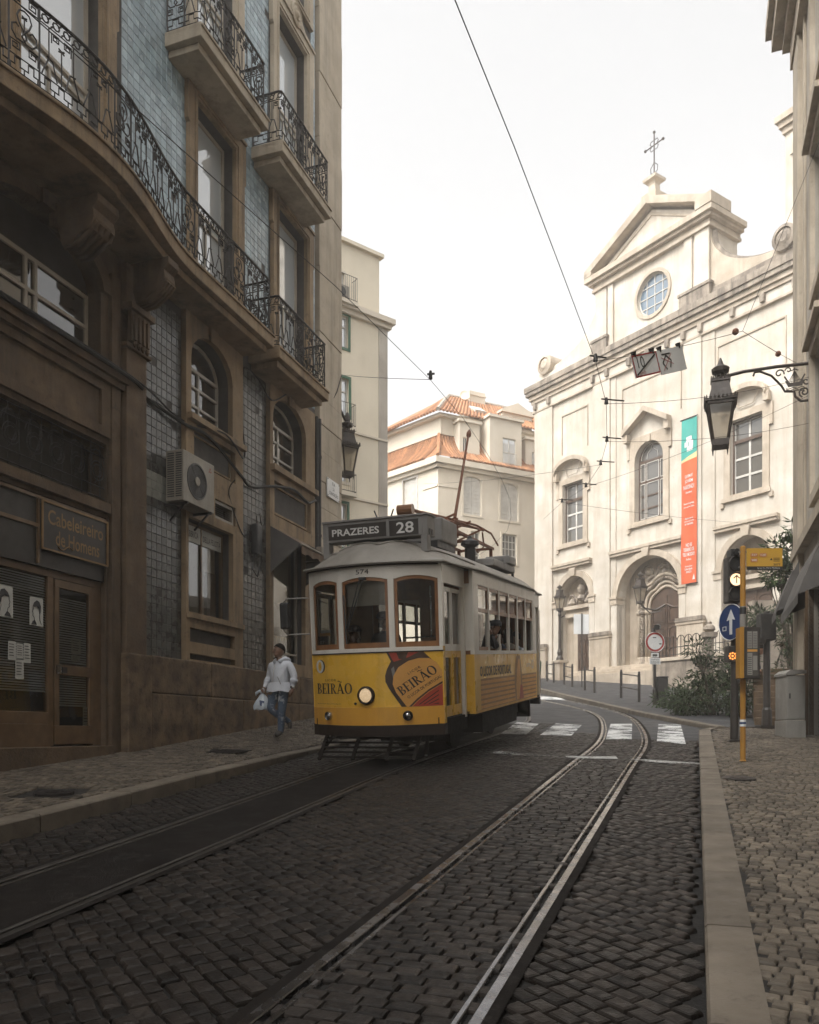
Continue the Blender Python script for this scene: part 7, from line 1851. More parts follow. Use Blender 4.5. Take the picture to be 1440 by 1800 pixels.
m_ = MB(); m_.tube([(-.6, 0, 0), (-.6, 0, .95), (-.5, 0, 1.0), (.0, 0, 1.05), (.06, 0, 1.0), (.0, 0, 0)], .04, 6); m_.tube([(-.6, 0, .5), (0.03, 0, .5)], .03, 6); m_.build('frame', 'green_metal', gb)
# ---- no entry sign with plates and litter bin
b4 = gp(1151, 1239, .12); Z4 = lambda py: zat(py, b4.y) - b4.z
ns = thing('road_sign', 'round no vehicles sign with red rim and two small plates on a dark pole', 'traffic sign', mtx=Matrix.Translation(b4) @ Matrix.Rotation(R(6), 4, 'Z'))
m_ = MB(); m_.lathe([(.07, 0), (.07, .5), (.045, .55), (.045, Z4(1110))], (0, 0, 0), 12); m_.build('pole', 'post_dark', ns)
zc = Z4(1129); m_ = MB(); m_.lathe([(.33, 0), (.33, .015)], (-.02, -.06, zc), 40, (0, -1, 0)); m_.build('disc', 'sign_red', ns)
m_ = MB(); m_.lathe([(.25, 0.016), (.25, .019)], (-.02, -.06, zc), 40, (0, -1, 0)); m_.build('disc_centre', 'sign_white', ns)
m_ = MB(); m_.tube([(-.02 + .325 * math.cos(2 * PI * i / 40), -.076, zc + .325 * math.sin(2 * PI * i / 40)) for i in range(40)], .009, 4, True); m_.build('rim', 'sign_white', ns)
m_ = MB(); m_.box(-.1, .02, -.082, -.08, zc + .13, zc + .16); m_.box(.12, .2, -.082, -.08, zc - .08, zc - .04); m_.build('mark', 'ink', ns)
m_ = MB(); m_.box(-.15, .11, -.07, -.06, Z4(1156), Z4(1148)); pl1 = m_.build('tram_plate', 'sign_white', ns); m_ = MB(); m_.box(-.1, .06, -.074, -.07, Z4(1153.5), Z4(1150.5)); 
for x in (-.09, -.06, -.01, .02): m_.lathe([(.012, 0), (.012, .004)], (x, -.07, Z4(1154.3)), 8, (0, -1, 0))
m_.build('tram_symbol', 'black_print', pl1)
m_ = MB(); m_.box(-.2, .17, -.07, -.06, Z4(1168), Z4(1157)); pl2 = m_.build('text_plate', 'sign_white', ns)
for t_, py in (('TRANSPORTES', 1161), ('PÚBLICOS', 1164), ('E RESIDENTES', 1167.2)): lettering(t_, 'black_print', pl2, .28, .045, (-.155, -.073, Z4(py)))
m_ = MB(); m_.cyl((-.02, -.22, Z4(1104)), (.16, .1, Z4(1101)), .09, .1, 12); m_.box(-.06, .0, -.05, .05, Z4(1112), Z4(1104)); m_.build('camera', 'dark_plastic', ns)
bn_ = thing('litter_bin', 'dark litter bin hanging on the no vehicles sign pole', 'litter bin', mtx=Matrix.Translation((b4.x + .22, b4.y - .02, b4.z + .1)))
m_ = MB(); m_.prism([(-.14, 0), (.16, 0), (.18, .78), (-.16, .78)], -.15, .15); m_.build('body', 'bin_dark', bn_, bevel=.03); m_ = MB(); m_.box(-.17, .19, -.17, .17, .785, .83); m_.build('lid', 'bin_dark', bn_, bevel=.02)
# ---- wall lanterns
wl_ = thing('wall_lantern', 'big black street lantern on a scrolled ship bracket on the right house', 'street lamp', mtx=frame_mtx((RP[0] - .3309 * 2.0, RP[1] - .9437 * 2.0, 0), (-.9437, .3309)))
ZL = lambda py, y=15.9: zat(py, y)
zA = ZL(650); 
m_ = MB(); m_.box(-.02, .05, -.05, .05, ZL(720, 15.6), ZL(632, 15.6)); m_.tube([(0, 0, zA + .0), (.6, 0, zA + .02), (1.2, 0, zA + .01), (1.6, 0, zA - .04)], .032, 6); m_.build('arm', 'lamp_iron', wl_)
def spir(cx, cz, r0, r1, a0, a1, n=14): return [(cx + (r0 + (r1 - r0) * i / n) * math.cos(a0 + (a1 - a0) * i / n), 0, cz + (r0 + (r1 - r0) * i / n) * math.sin(a0 + (a1 - a0) * i / n)) for i in range(n + 1)]
m_ = MB(); m_.tube([(1.02, 0, zA - .1), (1.0, 0, zA - .03), (.9, 0, zA - .03), (.7, 0, zA - .14), (.52, 0, zA - .36), (.46, 0, zA - .48), (.3, 0, zA - .5)], .022, 6)
m_.tube([(.3, 0, zA - .5), (.28, 0, zA - .6), (.18, 0, zA - .7), (.04, 0, zA - .7)], .024, 6)
m_.tube(spir(.12, zA - .53, .1, .02, -1.2, 8), .017, 5); m_.tube(spir(.09, zA - .33, .08, .02, 2, 9), .015, 5); m_.tube(spir(.56, zA - .12, .09, .02, 3.4, -3), .015, 5); m_.tube(spir(.4, zA - .08, .06, .015, 0, 6), .012, 5); m_.build('scrollwork', 'lamp_iron', wl_)
m_ = MB(); m_.prism([(.12, zA - .3), (.16, zA - .4), (.4, zA - .4), (.46, zA - .28), (.4, zA - .3), (.38, zA - .33), (.2, zA - .33), (.18, zA - .28)], -.012, .012)
m_.tube([(.29, 0, zA - .33), (.29, 0, zA - .04)], .01, 5)
for sg in (-1, 1):
    for k in range(4): m_.tube([(.29, 0, zA - .1), (.29 + sg * (.03 + .03 * k), 0, zA - .33)], .005, 4)
    m_.prism([(.29 + sg * .12, zA - .32), (.29 + sg * .19, zA - .2), (.29 + sg * .17, zA - .18), (.29 + sg * .1, zA - .3)][::sg], -.008, .008)
for k in range(3): m_.tube([(.12 + .04 * i, 0, zA - .43 - .03 * k + .012 * math.sin(i * 1.6 + k)) for i in range(9)], .008, 4)
m_.tube([(.22, 0, zA - .1), (.29, 0, zA - .07), (.36, 0, zA - .1)], .01, 4); m_.build('ship_ornament', 'lamp_iron', wl_)
m_ = MB(); xl = 1.62; m_.tube([(xl, 0, zA - .42), (xl, 0, zA + .04)], .022, 8); m_.lathe([(.03, 0), (.06, .05), (.065, .12), (.05, .2), (.015, .3)], (xl, 0, zA + .04), 10); m_.tube([(xl, 0, zA - .06), (xl + .08, 0, zA - .07), (xl + .1, 0, zA)], .015, 5)
for k in range(3): m_.lathe([(.02, 0), (.032, .03), (.02, .06)], (xl, 0, zA - .35 + .1 * k), 8)
m_.build('hanger', 'lamp_iron', wl_)
q = bpy.data.objects.new('lantern', None); C.objects.link(q); q.parent = wl_; q.location = (xl, 0, ZL(767)); lantern_mb(q, 1.16)
PL_ = LBP + LBE * 9.25 + LBN * (-.1)
ll = thing('wall_lantern', 'black street lantern on the far corner of the tiled house', 'street lamp', mtx=Matrix.Translation((PL_.x, PL_.y, 0)))
q = bpy.data.objects.new('lantern', None); C.objects.link(q); q.parent = ll; q.location = (0, 0, zat(830, PL_.y)); q.rotation_euler = (0, 0, R(28)); lantern_mb(q, 1.0)
zT = zat(770, PL_.y)
m_ = MB(); m_.tube([(0, 0, zT), (0, 0, zT + .4)], .025, 6); m_.lathe([(.03, 0), (.08, .06), (.07, .2), (.02, .3)], (0, 0, zT + .35), 8); m_.tube([(0, 0, zT + .35), (-.24, -.5, zT + .75), (-.3, -.75, zT + .95)], .035, 6); m_.tube([(0, 0, zT + .2), (-.2, -.4, zT + .25), (-.28, -.7, zT + .6)], .022, 6); m_.build('bracket', 'lamp_iron', ll)
# ---- overhead line
def wire(pts, r, label, group='overhead tram wires', name='overhead_wire', sag=0.0, m_mat='cable'):
    w_ = MB(); out = []
    V_ = [Vector(p) for p in pts]
    for a, c in zip(V_, V_[1:]):
        n = 8 if sag else 1
        for i in range(n): u = i / n; out.append(a.lerp(c, u) - Vector((0, 0, sag * 4 * u * (1 - u))))
    out.append(V_[-1]); w_.tube(out, r, 5)
    return tag(w_.build(name, m_mat), label, 'wire', group)
def cw(px, py, hgt=5.7):
    u, w_ = (px - CX) / F, (HY - py) / F
    lo, hi = .5, 90.0
    for _ in range(50):
        m = (lo + hi) / 2
        if H + w_ * m < zg(u * m, m) + hgt: lo = m
        else: hi = m
    return Vector((u * lo, lo, H + w_ * lo))
n_pts = [cw(*p) for p in ((800, 0), (905, 260), (985, 470), (1047, 635), (1066, 710), (1067, 776), (1056, 817), (1030, 856), (988, 883), (955, 913))]
d0 = n_pts[0] + (n_pts[0] - n_pts[1]).normalized() * 12
wire([d0] + n_pts, .0042, 'overhead contact wire above the right tram track, bending left beyond the signs', sag=0)
l_pts = [cw(*p) for p in ((300, 245), (440, 370), (590, 503), (757, 668), (815, 736))]
d0 = l_pts[0] + (l_pts[0] - l_pts[1]).normalized() * 9
wire([d0] + l_pts + [Vector((1.55, 16.3, 7.05)), Vector((2.1, 18.6, 7.24)), Vector((2.55, 20.8, 7.43)), Vector((2.9, 23.4, 7.65)), Vector((3.1, 26, 7.9)), Vector((3.0, 30, 8.3)), Vector((2.4, 36, 8.9))], .0042, 'overhead contact wire above the tram, touched by its trolley pole')
Bp = Vector((5.49, 13.5, zat(582, 13.5))); Cp = Vector((8.22, 17.3, zat(640, 17.3))); Dp = Vector((7.3, 14.6, zat(250, 14.6)))
A3 = n_pts[3]
wire([A3, Bp], .0045, 'span wire carrying the two hanging tram signs', sag=.04); wire([Bp, Cp], .0045, 'short span wire from the wire ring down to the right house wall', sag=.02); wire([Bp, Dp], .0045, 'steep span wire rising from the wire ring up the right house')
Lc = LBP + LBE * 8.45 + LBN * .1; La = Vector((Lc.x, Lc.y, zat(659, Lc.y))); l757 = l_pts[3]
wire([La, Vector(cw(757, 667))], .0045, 'thin span wire from the tiled house corner to the left contact wire', sag=.02)
wire([La, La + Vector((-.1, -.2, -.5)), La + Vector((-.25, -.5, -.95))], .012, 'short tie wire hanging from the anchor at the tiled house corner')
for (i, pr, px_r, lb) in ((4, (1432, 660), 15.4, 'pull-off wire to the right house, highest of the three over the church front'), (5, (1432, 742), 15.4, 'pull-off wire to the right house, middle of the three over the church front'), (7, (1432, 690), 15.4, 'pull-off wire to the right house, lowest of the three over the church front')):
    e = Vector(((pr[0] - CX) / F * px_r, px_r, zat(pr[1], px_r))); wire([n_pts[i], e], .004, lb, sag=.12)
wire([n_pts[6], Vector((.6, 34.2, zat(850, 34.2)))], .004, 'pull-off wire from the bend of the contact wire to the cream house', sag=.1)
wire([n_pts[8], n_pts[8] + Vector((9, 6, .9)), ], .004, 'pull-off wire from the contact wire to the church front', sag=.1)
k = 0
for i, tx in ((3, .16), (4, .3), (5, .28), (6, .3), (7, .26), (8, .3)):
    p = n_pts[i]; cl_ = thing('wire_clamp', ['dark wire clamp at the left end of the sign wire', 'dark wire clamp with a bar just under the sign wire', 'dark wire clamp above the bend of the wire', 'dark wire clamp over the left church window', 'dark wire clamp at the bend of the wire before the left church window', 'dark wire clamp at the far end of the right contact wire'][k], 'wire clamp', (p.x, p.y, p.z), group='clamps on the overhead wires'); k += 1
    m_ = MB(); m_.cyl((0, 0, .0), (0, 0, .1), .035, .02, 8); m_.bar((-.08, 0, .08), (tx, .05, .07), .02, .016); m_.build('body', 'iron', cl_)
p = cw(757, 664); cl_ = thing('wire_clamp', 'small dark clamp alone on the wire above the tram', 'wire clamp', p, group='clamps on the overhead wires'); m_ = MB(); m_.cyl((0, 0, -.02), (0, 0, .1), .03, .02, 8); m_.bar((-.05, 0, .05), (.06, .0, .06), .03, .02); m_.build('body', 'iron', cl_)
for px_, py_, y_, lb in ((1293, 583, 13.4, 'round insulator on the sign wire beside the ring'), (1368, 622, 15.8, 'round insulator on the short wire near the right house')):
    io = thing('insulator', lb, 'insulator', ((px_ - CX) / F * y_, y_, zat(py_, y_)), group='insulators on the span wires'); m_ = MB(); m_.sphere((0, 0, 0), .055, 10, 6); m_.build('body', 'rust', io)
def hang_sign(px0, px1, label):
    def onw(px):
        u = (px - CX) / F; d = Bp - A3; t = (u * A3.y - A3.x) / (d.x - u * d.y); return A3 + d * t
    p0, p1 = onw(px0), onw(px1); e = (p1 - p0); w_ = e.length; ex = e.normalized(); ez = Vector((0, 0, 1)) - ex * ex.z; ez.normalize(); ey = ez.cross(ex)
    return thing('hanging_sign', label, 'tram sign', mtx=Matrix(((ex.x, ey.x, ez.x, p0.x), (ex.y, ey.y, ez.y, p0.y), (ex.z, ey.z, ez.z, p0.z), (0, 0, 0, 1)))), w_
s1, w1 = hang_sign(1108, 1151, 'hanging tram sign with a struck through 10 in a red frame')
m_ = MB(); m_.box(0, w1, -.01, .01, -.34, -.03); m_.build('plate', 'sign_white', s1)
m_ = MB(); moulding(m_, 0, w1, -.34, -.03, -.01, .02, .004); m_.build('border', 'sign_red', s1)
lettering('10', 'black_print', s1, .17, .16, (.1, -.0145, -.22)); lettering('Km/h', 'sign_red', s1, .14, .05, (.11, -.0145, -.31))
m_ = MB(); m_.bar((.03, -.016, -.31), (w1 - .05, -.016, -.07), .022, .003, (0, 1, 0)); m_.build('slash', 'black_print', s1)
s2, w2 = hang_sign(1153, 1197, 'hanging tram sign with a crossed out black pantograph symbol')
m_ = MB(); m_.box(0, w2, -.01, .01, -.38, -.03); m_.build('plate', 'sign_white', s2)
m_ = MB()
for a, c in (((.09, -.1), (.3, -.1)), ((.19, -.12), (.08, -.22)), ((.08, -.22), (.16, -.32)), ((.19, -.12), (.3, -.2)), ((.3, -.2), (.25, -.3))): m_.bar((a[0], -.012, a[1]), (c[0], -.012, c[1]), .022, .004, (0, 1, 0))
m_.build('symbol', 'black_print', s2)
m_ = MB()
for a, c in (((.05, -.14), (.34, -.26)), ((.06, -.33), (.33, -.1))): m_.bar((a[0], -.016, a[1]), (c[0], -.016, c[1]), .008, .002, (0, 1, 0))
m_.build('cross', 'sign_red', s2)
for s_, w_ in ((s1, w1), (s2, w2)):
    for x in (.08, w_ - .08): m_ = MB(); m_.prism([(x - .04, .02), (x, -.06), (x + .04, .02)], -.025, .025); m_.build('clip', 'iron', s_)
# ---- stairs to the right church door, pedestals, plants
st_b = Vector((8.0, 19.0, zg(8, 19) + hF(19)))
stt = thing('stone_stairs', 'dark stone stairs behind the signal post climbing to the right church door', 'stairs', (st_b.x, st_b.y, st_b.z), R(-22))
for i in range(9):
    m_ = MB(); m_.box(0, 2.2, .42 * i, .42 * i + .5, -.3, .17 * (i + 1)); m_.build('step', 'stone_dark', stt, bevel=.02)
m_ = MB(); m_.box(.3, 2.6, 3.9, 9, -.3, 1.52); m_.build('landing', 'stone_dark', stt)
def pedestal(x, y, ht, label, ball):
    z_ = zg(x, y) + hF(y); t = thing('stone_pedestal', label, 'pedestal', (x, y, z_ - .2))
    m_ = MB(); m_.lathe([(.3, 0), (.3, ht * .2), (.2, ht * .24), (.18, ht * .5), (.26, ht * .56), (.26, ht * .6), (.2, ht * .64), (.2, ht * .9), (.34, ht * .93), (.36, ht)], (0, 0, 0), 4 if not ball else 14); m_.build('shaft', 'church_dirty', t)
    m_ = MB(); m_.lathe([(.12, ht), (.24, ht + .12), (.2, ht + .26), (.08, ht + .34), (.1, ht + .42), (.02, ht + .48)], (0, 0, 0), 12); m_.build('finial', 'church_dirty', t)
x, y = (1238 - CX) / F * 27.5, 27.5; pedestal(x, y, zat(1160, y) - zg(x, y) - hF(y) + .2, 'round stone pedestal with a finial rising out of the big shrub', True)
x, y = (1247 - CX) / F * 33, 33; pedestal(x, y, zat(1112, y) - zg(x, y) - hF(y) + .2, 'square dirty stone pedestal behind the big shrub', False)
x, y = (1384 - CX) / F * 24.5, 24.5; pedestal(x, y, zat(1122, y) - zg(x, y) - hF(y) + .2, 'stone pedestal among the plants behind the grey cabinet', False)
def leaves(mb, c, rad, n, L, droop=.2, W_=.32):
    for _ in range(n):
        while True:
            d = Vector((random.uniform(-1, 1), random.uniform(-1, 1), random.uniform(-1, 1)))
            if .25 < d.length < 1: break
        p = Vector((c[0] + d.x * rad[0], c[1] + d.y * rad[1], c[2] + d.z * rad[2]))
        dr = (d + Vector((random.uniform(-.7, .7), random.uniform(-.7, .7), random.uniform(-.5, .5) - droop))).normalized()
        sd = dr.cross(Vector((random.uniform(-.3, .3), random.uniform(-.3, .3), 1))).normalized()
        l_ = L * random.uniform(.6, 1.25); w_ = l_ * W_ * .5; up = sd.cross(dr) * (l_ * .1)
        mb.add([p, p + dr * l_ * .5 + sd * w_ - up, p + dr * l_, p + dr * l_ * .5 - sd * w_ - up, p + dr * l_ * .45 + up * .2], [(0, 1, 4), (1, 2, 4), (2, 3, 4), (3, 0, 4)])
def shrub(name, label, cat, base, clumps, L, m_leaf='leaf', trunk=True, W_=.32):
    t = thing(name, label, cat, base); m_ = MB(); tr = MB()
    for (c, rad, n) in clumps:
        leaves(m_, c, rad, int(n * 1.1), L, W_=W_); leaves(m_, (c[0], c[1], c[2] - rad[2] * .15), [q_ * .75 for q_ in rad], int(n * .7), L * .7, W_=W_ * 1.2)
        tr.tube([(0, 0, -.1), (c[0] * .4, c[1] * .4, c[2] * .5), (c[0], c[1], c[2])], [.05, .03, .012], 6)
        for k in range(5):
            e = Vector(c) + Vector((random.uniform(-.7, .7) * rad[0], random.uniform(-.7, .7) * rad[1], random.uniform(-.3, .8) * rad[2])); tr.tube([(c[0] * .6, c[1] * .6, c[2] * .6), e], [.02, .007], 4)
    m_.build('foliage', m_leaf, t); tr.build('trunk', 'bark', t)
def gpos(px, y): x = (px - CX) / F * y; return (x, y, zg(x, y) + hF(y))
shrub('shrub', 'big dark leafy shrub spilling over the forecourt kerb left of the traffic light', 'shrub', gpos(1250, 22.5),
      [((-.2, .3, .55), (.9, .8, .6), 520), ((.7, .2, .6), (.7, .7, .65), 420), ((-.7, .0, .35), (.55, .6, .4), 260), ((.2, .6, 1.2), (.55, .5, .6), 300), ((.75, .5, 1.35), (.5, .5, .6), 260), ((-.1, .7, 1.85), (.4, .4, .35), 110)], .17, 'leaf_dark')
shrub('shrub', 'low spiky shrub at the left end of the shrub bed by the litter bin', 'shrub', gpos(1195, 25.5), [((-.2, 0, .25), (.7, .5, .3), 240), ((.5, .1, .4), (.5, .4, .4), 200)], .2, 'leaf', W_=.22)
shrub('shrub', 'dark shrub between the traffic light and the stone stairs', 'shrub', gpos(1308, 21.5), [((-.1, 0, .7), (.5, .5, .7), 380), ((.05, .2, 1.6), (.4, .4, .5), 200)], .17, 'leaf_dark')
shrub('small_tree', 'leafy small tree with drooping leaves beside the right house awning', 'tree', gpos(1392, 22.5), [((-.2, 0, 4.45), (.55, .6, .5), 240), ((.1, 0, 3.9), (.5, .5, .6), 220), ((-.3, .1, 3.85), (.5, .4, .3), 150), ((.15, 0, 5.0), (.3, .3, .45), 60), ((.1, 0, 3.0), (.3, .4, .5), 90)], .24, 'leaf', W_=.3)
shrub('small_tree', 'spiky dark plant above the signal post by the church door', 'tree', gpos(1350, 27), [((-.2, 0, 2.9), (.75, .5, .35), 260), ((.75, 0, 2.7), (.55, .4, .4), 200)], .26, 'leaf_dark', W_=.2)
shrub('shrub', 'dark bush beside the stairs behind the grey cabinet', 'shrub', gpos(1398, 21), [((0, 0, 1.1), (.5, .5, .9), 320), ((.1, .3, 2.2), (.45, .5, .6), 200)], .16, 'leaf_dark')
ot = thing('garden_wall', 'rough pale rubble wall behind the plants on the right', 'wall', gpos(1395, 30))
m_ = MB(); m_.box(-1.5, 4, 0, .4, -.5, 3.6); m_.build('wall', 'church_dirty', ot)
# ================================================================== PEOPLE
def skin_body(verts, edges, radii, root=0, sub=1):
    me = bpy.data.meshes.new('body'); me.from_pydata(verts, edges, [])
    o = bpy.data.objects.new('body', me); C.objects.link(o)
    sk = o.modifiers.new('skin', 'SKIN'); sk.use_smooth_shade = True; sk.branch_smoothing = .6
    for i, v in enumerate(me.skin_vertices[0].data):
        r_ = radii[i]; v.radius = r_ if isinstance(r_, tuple) else (r_, r_); v.use_root = (i == root)
    ss = o.modifiers.new('sub', 'SUBSURF'); ss.levels = sub; ss.render_levels = sub
    dg = bpy.context.evaluated_depsgraph_get(); dg.update()
    res = bpy.data.meshes.new_from_object(o.evaluated_get(dg))
    bpy.data.objects.remove(o); bpy.data.meshes.remove(me)
    return res
def head_parts(mb, c, r_, yaw=0.0, pitch=0.0):
    """face added to the body: skull, jaw, nose, ears, brows, lips; faces -y before yaw"""
    M_ = Matrix.Translation(c) @ Matrix.Rotation(yaw, 4, 'Z') @ Matrix.Rotation(pitch, 4, 'X')
    o = len(mb.v)
    mb.k = 0
    mb.sphere((0, .005, .01), r_, 16, 12, (.78, .95, 1.08)); mb.sphere((0, -.022, -.055), r_ * .74, 14, 9, (.8, .92, .9))
    mb.tube([(0, -r_ * .9, .03), (0, -r_ * 1.12, -.018), (0, -r_ * .98, -.03)], [.008, .016, .012], 6)
    for sg in (-1, 1):
        mb.sphere((sg * r_ * .78, .012, -.005), .028, 8, 6, (.35, .8, 1.1)); mb.tube([(sg * .012, -r_ * .95, .034), (sg * .045, -r_ * .86, .036)], .007, 5)
    mb.tube([(-.022, -r_ * .9, -.06), (0, -r_ * .96, -.058), (.022, -r_ * .9, -.06)], .007, 5)
    mb.k = 4
    for sg in (-1, 1): mb.sphere((sg * .03, -r_ * .86, .016), .011, 8, 6)
    mb.k = 0
    for i in range(o, len(mb.v)): mb.v[i] = tuple(M_ @ Vector(mb.v[i]))
    return M_
def hand(mb, w_, d, palm_n, curl=.5, L=.17, sg=1):
    """palm with four unequal bent fingers and a thumb leaving its side"""
    d = Vector(d).normalized(); n = Vector(palm_n); n = (n - d * n.dot(d)).normalized(); s = d.cross(n) * sg; w_ = Vector(w_)
    mb.tube([w_ - d * .01, w_ + d * L * .25, w_ + d * L * .5], [.024, .035, .03], 8)
    for k, (o_, l_) in enumerate(((-.03, .42), (-.01, .48), (.011, .45), (.03, .36))):
        p0 = w_ + d * L * .42 + s * o_; f1 = (d * math.cos(curl * .6) + n * math.sin(curl * .6)); f2 = (d * math.cos(curl * 1.5) + n * math.sin(curl * 1.5))
        mb.tube([p0, p0 + f1 * L * l_ * .55, p0 + f1 * L * l_ * .55 + f2 * L * l_ * .5], [.0105, .0095, .007], 6)
    p0 = w_ + d * L * .14 - s * .026; mb.tube([p0, p0 - s * .03 + d * .03 + n * .012, p0 - s * .028 + d * .065 + n * .024], [.014, .011, .008], 6)
def figure(label, mtx, J, E_, Rr, mats, regions, head, hands=(), hair='cap', name='person', group=None, extras=None, yaw=0.0, pitch=0.0):
    t = thing(name, label, 'person', mtx=mtx, group=group)
    names = list(J); me = skin_body([J[n] for n in names], [(names.index(a), names.index(b)) for a, b in E_], [Rr[n] for n in names])
    mb = MB(); vs_ = [tuple(v.co) for v in me.vertices]; fs_ = [tuple(p.vertices) for p in me.polygons]
    segs = [(Vector(J[a]), Vector(J[b]), regions.get((a, b), 0)) for a, b in E_]
    mi = []
    for f in fs_:
        c = sum((Vector(vs_[i]) for i in f), Vector()) / len(f); best = (9, 0)
        for a, b_, m_ in segs:
            ab = b_ - a; u = max(0, min(1, (c - a).dot(ab) / ab.length_squared)); dd = (a + ab * u - c).length
            if dd < best[0]: best = (dd, m_)
        mi.append(best[1])
    mb.add(vs_, fs_); mb.mi = mi
    HM = head_parts(mb, Vector(head), .105, yaw, pitch)
    mb.k = 0
    for h in hands: hand(mb, *h)
    mb.build('body', mats, t, smooth=True); bpy.data.meshes.remove(me)
    hm = MB(); o = 0
    if hair == 'cap':
        hm.grid(lambda u, v: (.112 * .84 * math.cos(2 * PI * u) * math.sin((.48 + .17 * math.sin(2 * PI * u)) * PI * v), .016 + .118 * math.sin(2 * PI * u) * math.sin((.48 + .17 * math.sin(2 * PI * u)) * PI * v), .022 + (.128) * math.cos((.48 + .17 * math.sin(2 * PI * u)) * PI * v)), 18, 8)
        hm.v = [tuple(HM @ Vector(v)) for v in hm.v]; hm.build('hair', 'hair', t, smooth=True)
    elif hair == 'long':
        hm.grid(lambda u, v: (.115 * .9 * math.cos(PI * (u * 1.5 - .25)) * math.sin(min(.55, .8 * v) * PI), .02 + .115 * math.sin(PI * (u * 1.5 - .25)) * math.sin(min(.55, .8 * v) * PI), .02 + .125 * math.cos(min(.55, .8 * v) * PI) - max(0, v - .68) * .5), 16, 8)
        hm.v = [tuple(HM @ Vector(v)) for v in hm.v]; hm.build('hair', 'hair', t, smooth=True)
    elif hair == 'hat':
        hm.lathe([(.12, .04), (.118, .09), (.09, .135), (.02, .15)], (0, .01, 0), 16); hm.prism([(-.08, .04), (.08, .04), (.09, .05), (-.09, .05)], -.2, -.05)
        hm.v = [tuple(HM @ Vector(v)) for v in hm.v]; hm.build('cap', 'dark_cloth', t)
        h2 = MB(); h2.grid(lambda u, v: (.1 * math.cos(PI * u) , .02 + .115 * math.sin(PI * u), .06 - .16 * v), 10, 4); h2.v = [tuple(HM @ Vector(v)) for v in h2.v]; h2.build('hair', 'hair', t, smooth=True)
    if extras: extras(t)
    return t
# the man walking down the left pavement (faces -y, his left arm at +x)
J = dict(pel=(0, 0, .93), wai=(0, -.02, 1.06), che=(0, -.015, 1.26), nek=(0, .0, 1.44), hed=(-.01, -.02, 1.52), sl=(.2, .01, 1.385), el=(.3, .05, 1.12), wl=(.305, -.02, .9), sr=(-.2, .01, 1.385), er=(-.29, .04, 1.13), wr=(-.29, -.12, .93),
         hl=(.095, 0, .9), kl=(.075, -.05, .49), al=(.03, -.02, .1), tl=(.02, -.17, .045), hr=(-.095, -.01, .9), kr=(-.1, -.17, .52), ar=(.06, .2, .3), tr=(.09, .17, .17))
E_ = [('pel', 'wai'), ('wai', 'che'), ('che', 'nek'), ('nek', 'hed'), ('che', 'sl'), ('sl', 'el'), ('el', 'wl'), ('che', 'sr'), ('sr', 'er'), ('er', 'wr'), ('pel', 'hl'), ('hl', 'kl'), ('kl', 'al'), ('al', 'tl'), ('pel', 'hr'), ('hr', 'kr'), ('kr', 'ar'), ('ar', 'tr')]
Rr = dict(pel=(.19, .14), wai=(.235, .19), che=(.225, .155), nek=(.075, .07), hed=(.06, .06), sl=(.1, .095), el=(.075, .07), wl=(.038, .036), sr=(.1, .095), er=(.075, .07), wr=(.038, .036), hl=(.115, .11), kl=(.08, .08), al=(.06, .06), tl=(.045, .04), hr=(.115, .11), kr=(.08, .08), ar=(.06, .06), tr=(.045, .04))
RG = {('pel', 'wai'): 1, ('wai', 'che'): 1, ('che', 'nek'): 1, ('nek', 'hed'): 0, ('che', 'sl'): 1, ('sl', 'el'): 1, ('el', 'wl'): 1, ('che', 'sr'): 1, ('sr', 'er'): 1, ('er', 'wr'): 1, ('pel', 'hl'): 2, ('hl', 'kl'): 2, ('kl', 'al'): 2, ('al', 'tl'): 3, ('pel', 'hr'): 2, ('hr', 'kr'): 2, ('kr', 'ar'): 2, ('ar', 'tr'): 3}
def man_extra(t):
    m_ = MB(); m_.tube([(-.1, .02, 1.47), (-.13, .09, 1.44), (0, .15, 1.42), (.13, .09, 1.44), (.1, .02, 1.47), (.05, -.09, 1.4)], .04, 8); m_.tube([(-.1, .02, 1.46), (-.06, -.1, 1.4)], .03, 8); m_.build('hood', 'hoodie', t, smooth=True)
    m_ = MB(); m_.grid(lambda u, v: ((.235 + .03 * v) * math.cos(2 * PI * u), -.015 + (.19 + .025 * v) * math.sin(2 * PI * u), 1.02 - .17 * v + .012 * math.sin(10 * PI * u) * v), 30, 4); m_.build('hoodie_hem', 'hoodie', t, smooth=True)
    m_ = MB(); m_.tube([(0, -.205, 1.02), (0, -.19, 1.2), (0, -.145, 1.36)], .006, 5); m_.build('zip', 'frame_white', t)
    m_ = MB(); m_.tube([(.1, -.19, 1.12), (.14, -.18, 1.03), (.16, -.17, .98)], .007, 5); m_.build('pocket_seam', 'cabinet', t)
    m_ = MB(); m_.lathe([(.04, -.012), (.043, 0), (.04, .012)], (.306, -.01, .93), 12, (0, .3, 1)); m_.build('watch', 'frame_white', t)
    m_ = MB(); m_.lathe([(.02, 0), (.02, .008)], (.306, -.052, .93), 10, (0, -1, 0)); m_.build('watch_face', 'dark_plastic', t)
    m_ = MB(); m_.tube([(-.045, -.145, 1.46), (0, -.16, 1.465), (.045, -.145, 1.46)], .012, 6); m_.v = [(a, b + .02, c + .005) for a, b, c in m_.v]; m_.build('moustache', 'hair', t)
    for sgn, e, w_ in ((1, J['el'], J['wl']), (-1, J['er'], J['wr'])):
        e, w_ = Vector(e), Vector(w_); m_ = MB(); m_.tube([e.lerp(w_, .2), e.lerp(w_, .45), e.lerp(w_, .6)], [.075, .068, .056], 10); m_.tube([e.lerp(w_, .35), e.lerp(w_, .38)], .075, 10); m_.build('sleeve', 'hoodie', t, smooth=True)
mp = gp(487, 1287, .27)
mx_, my_ = mp.x + .06, mp.y
zp = zg(mx_, my_) + hL(*tl(mx_, my_))
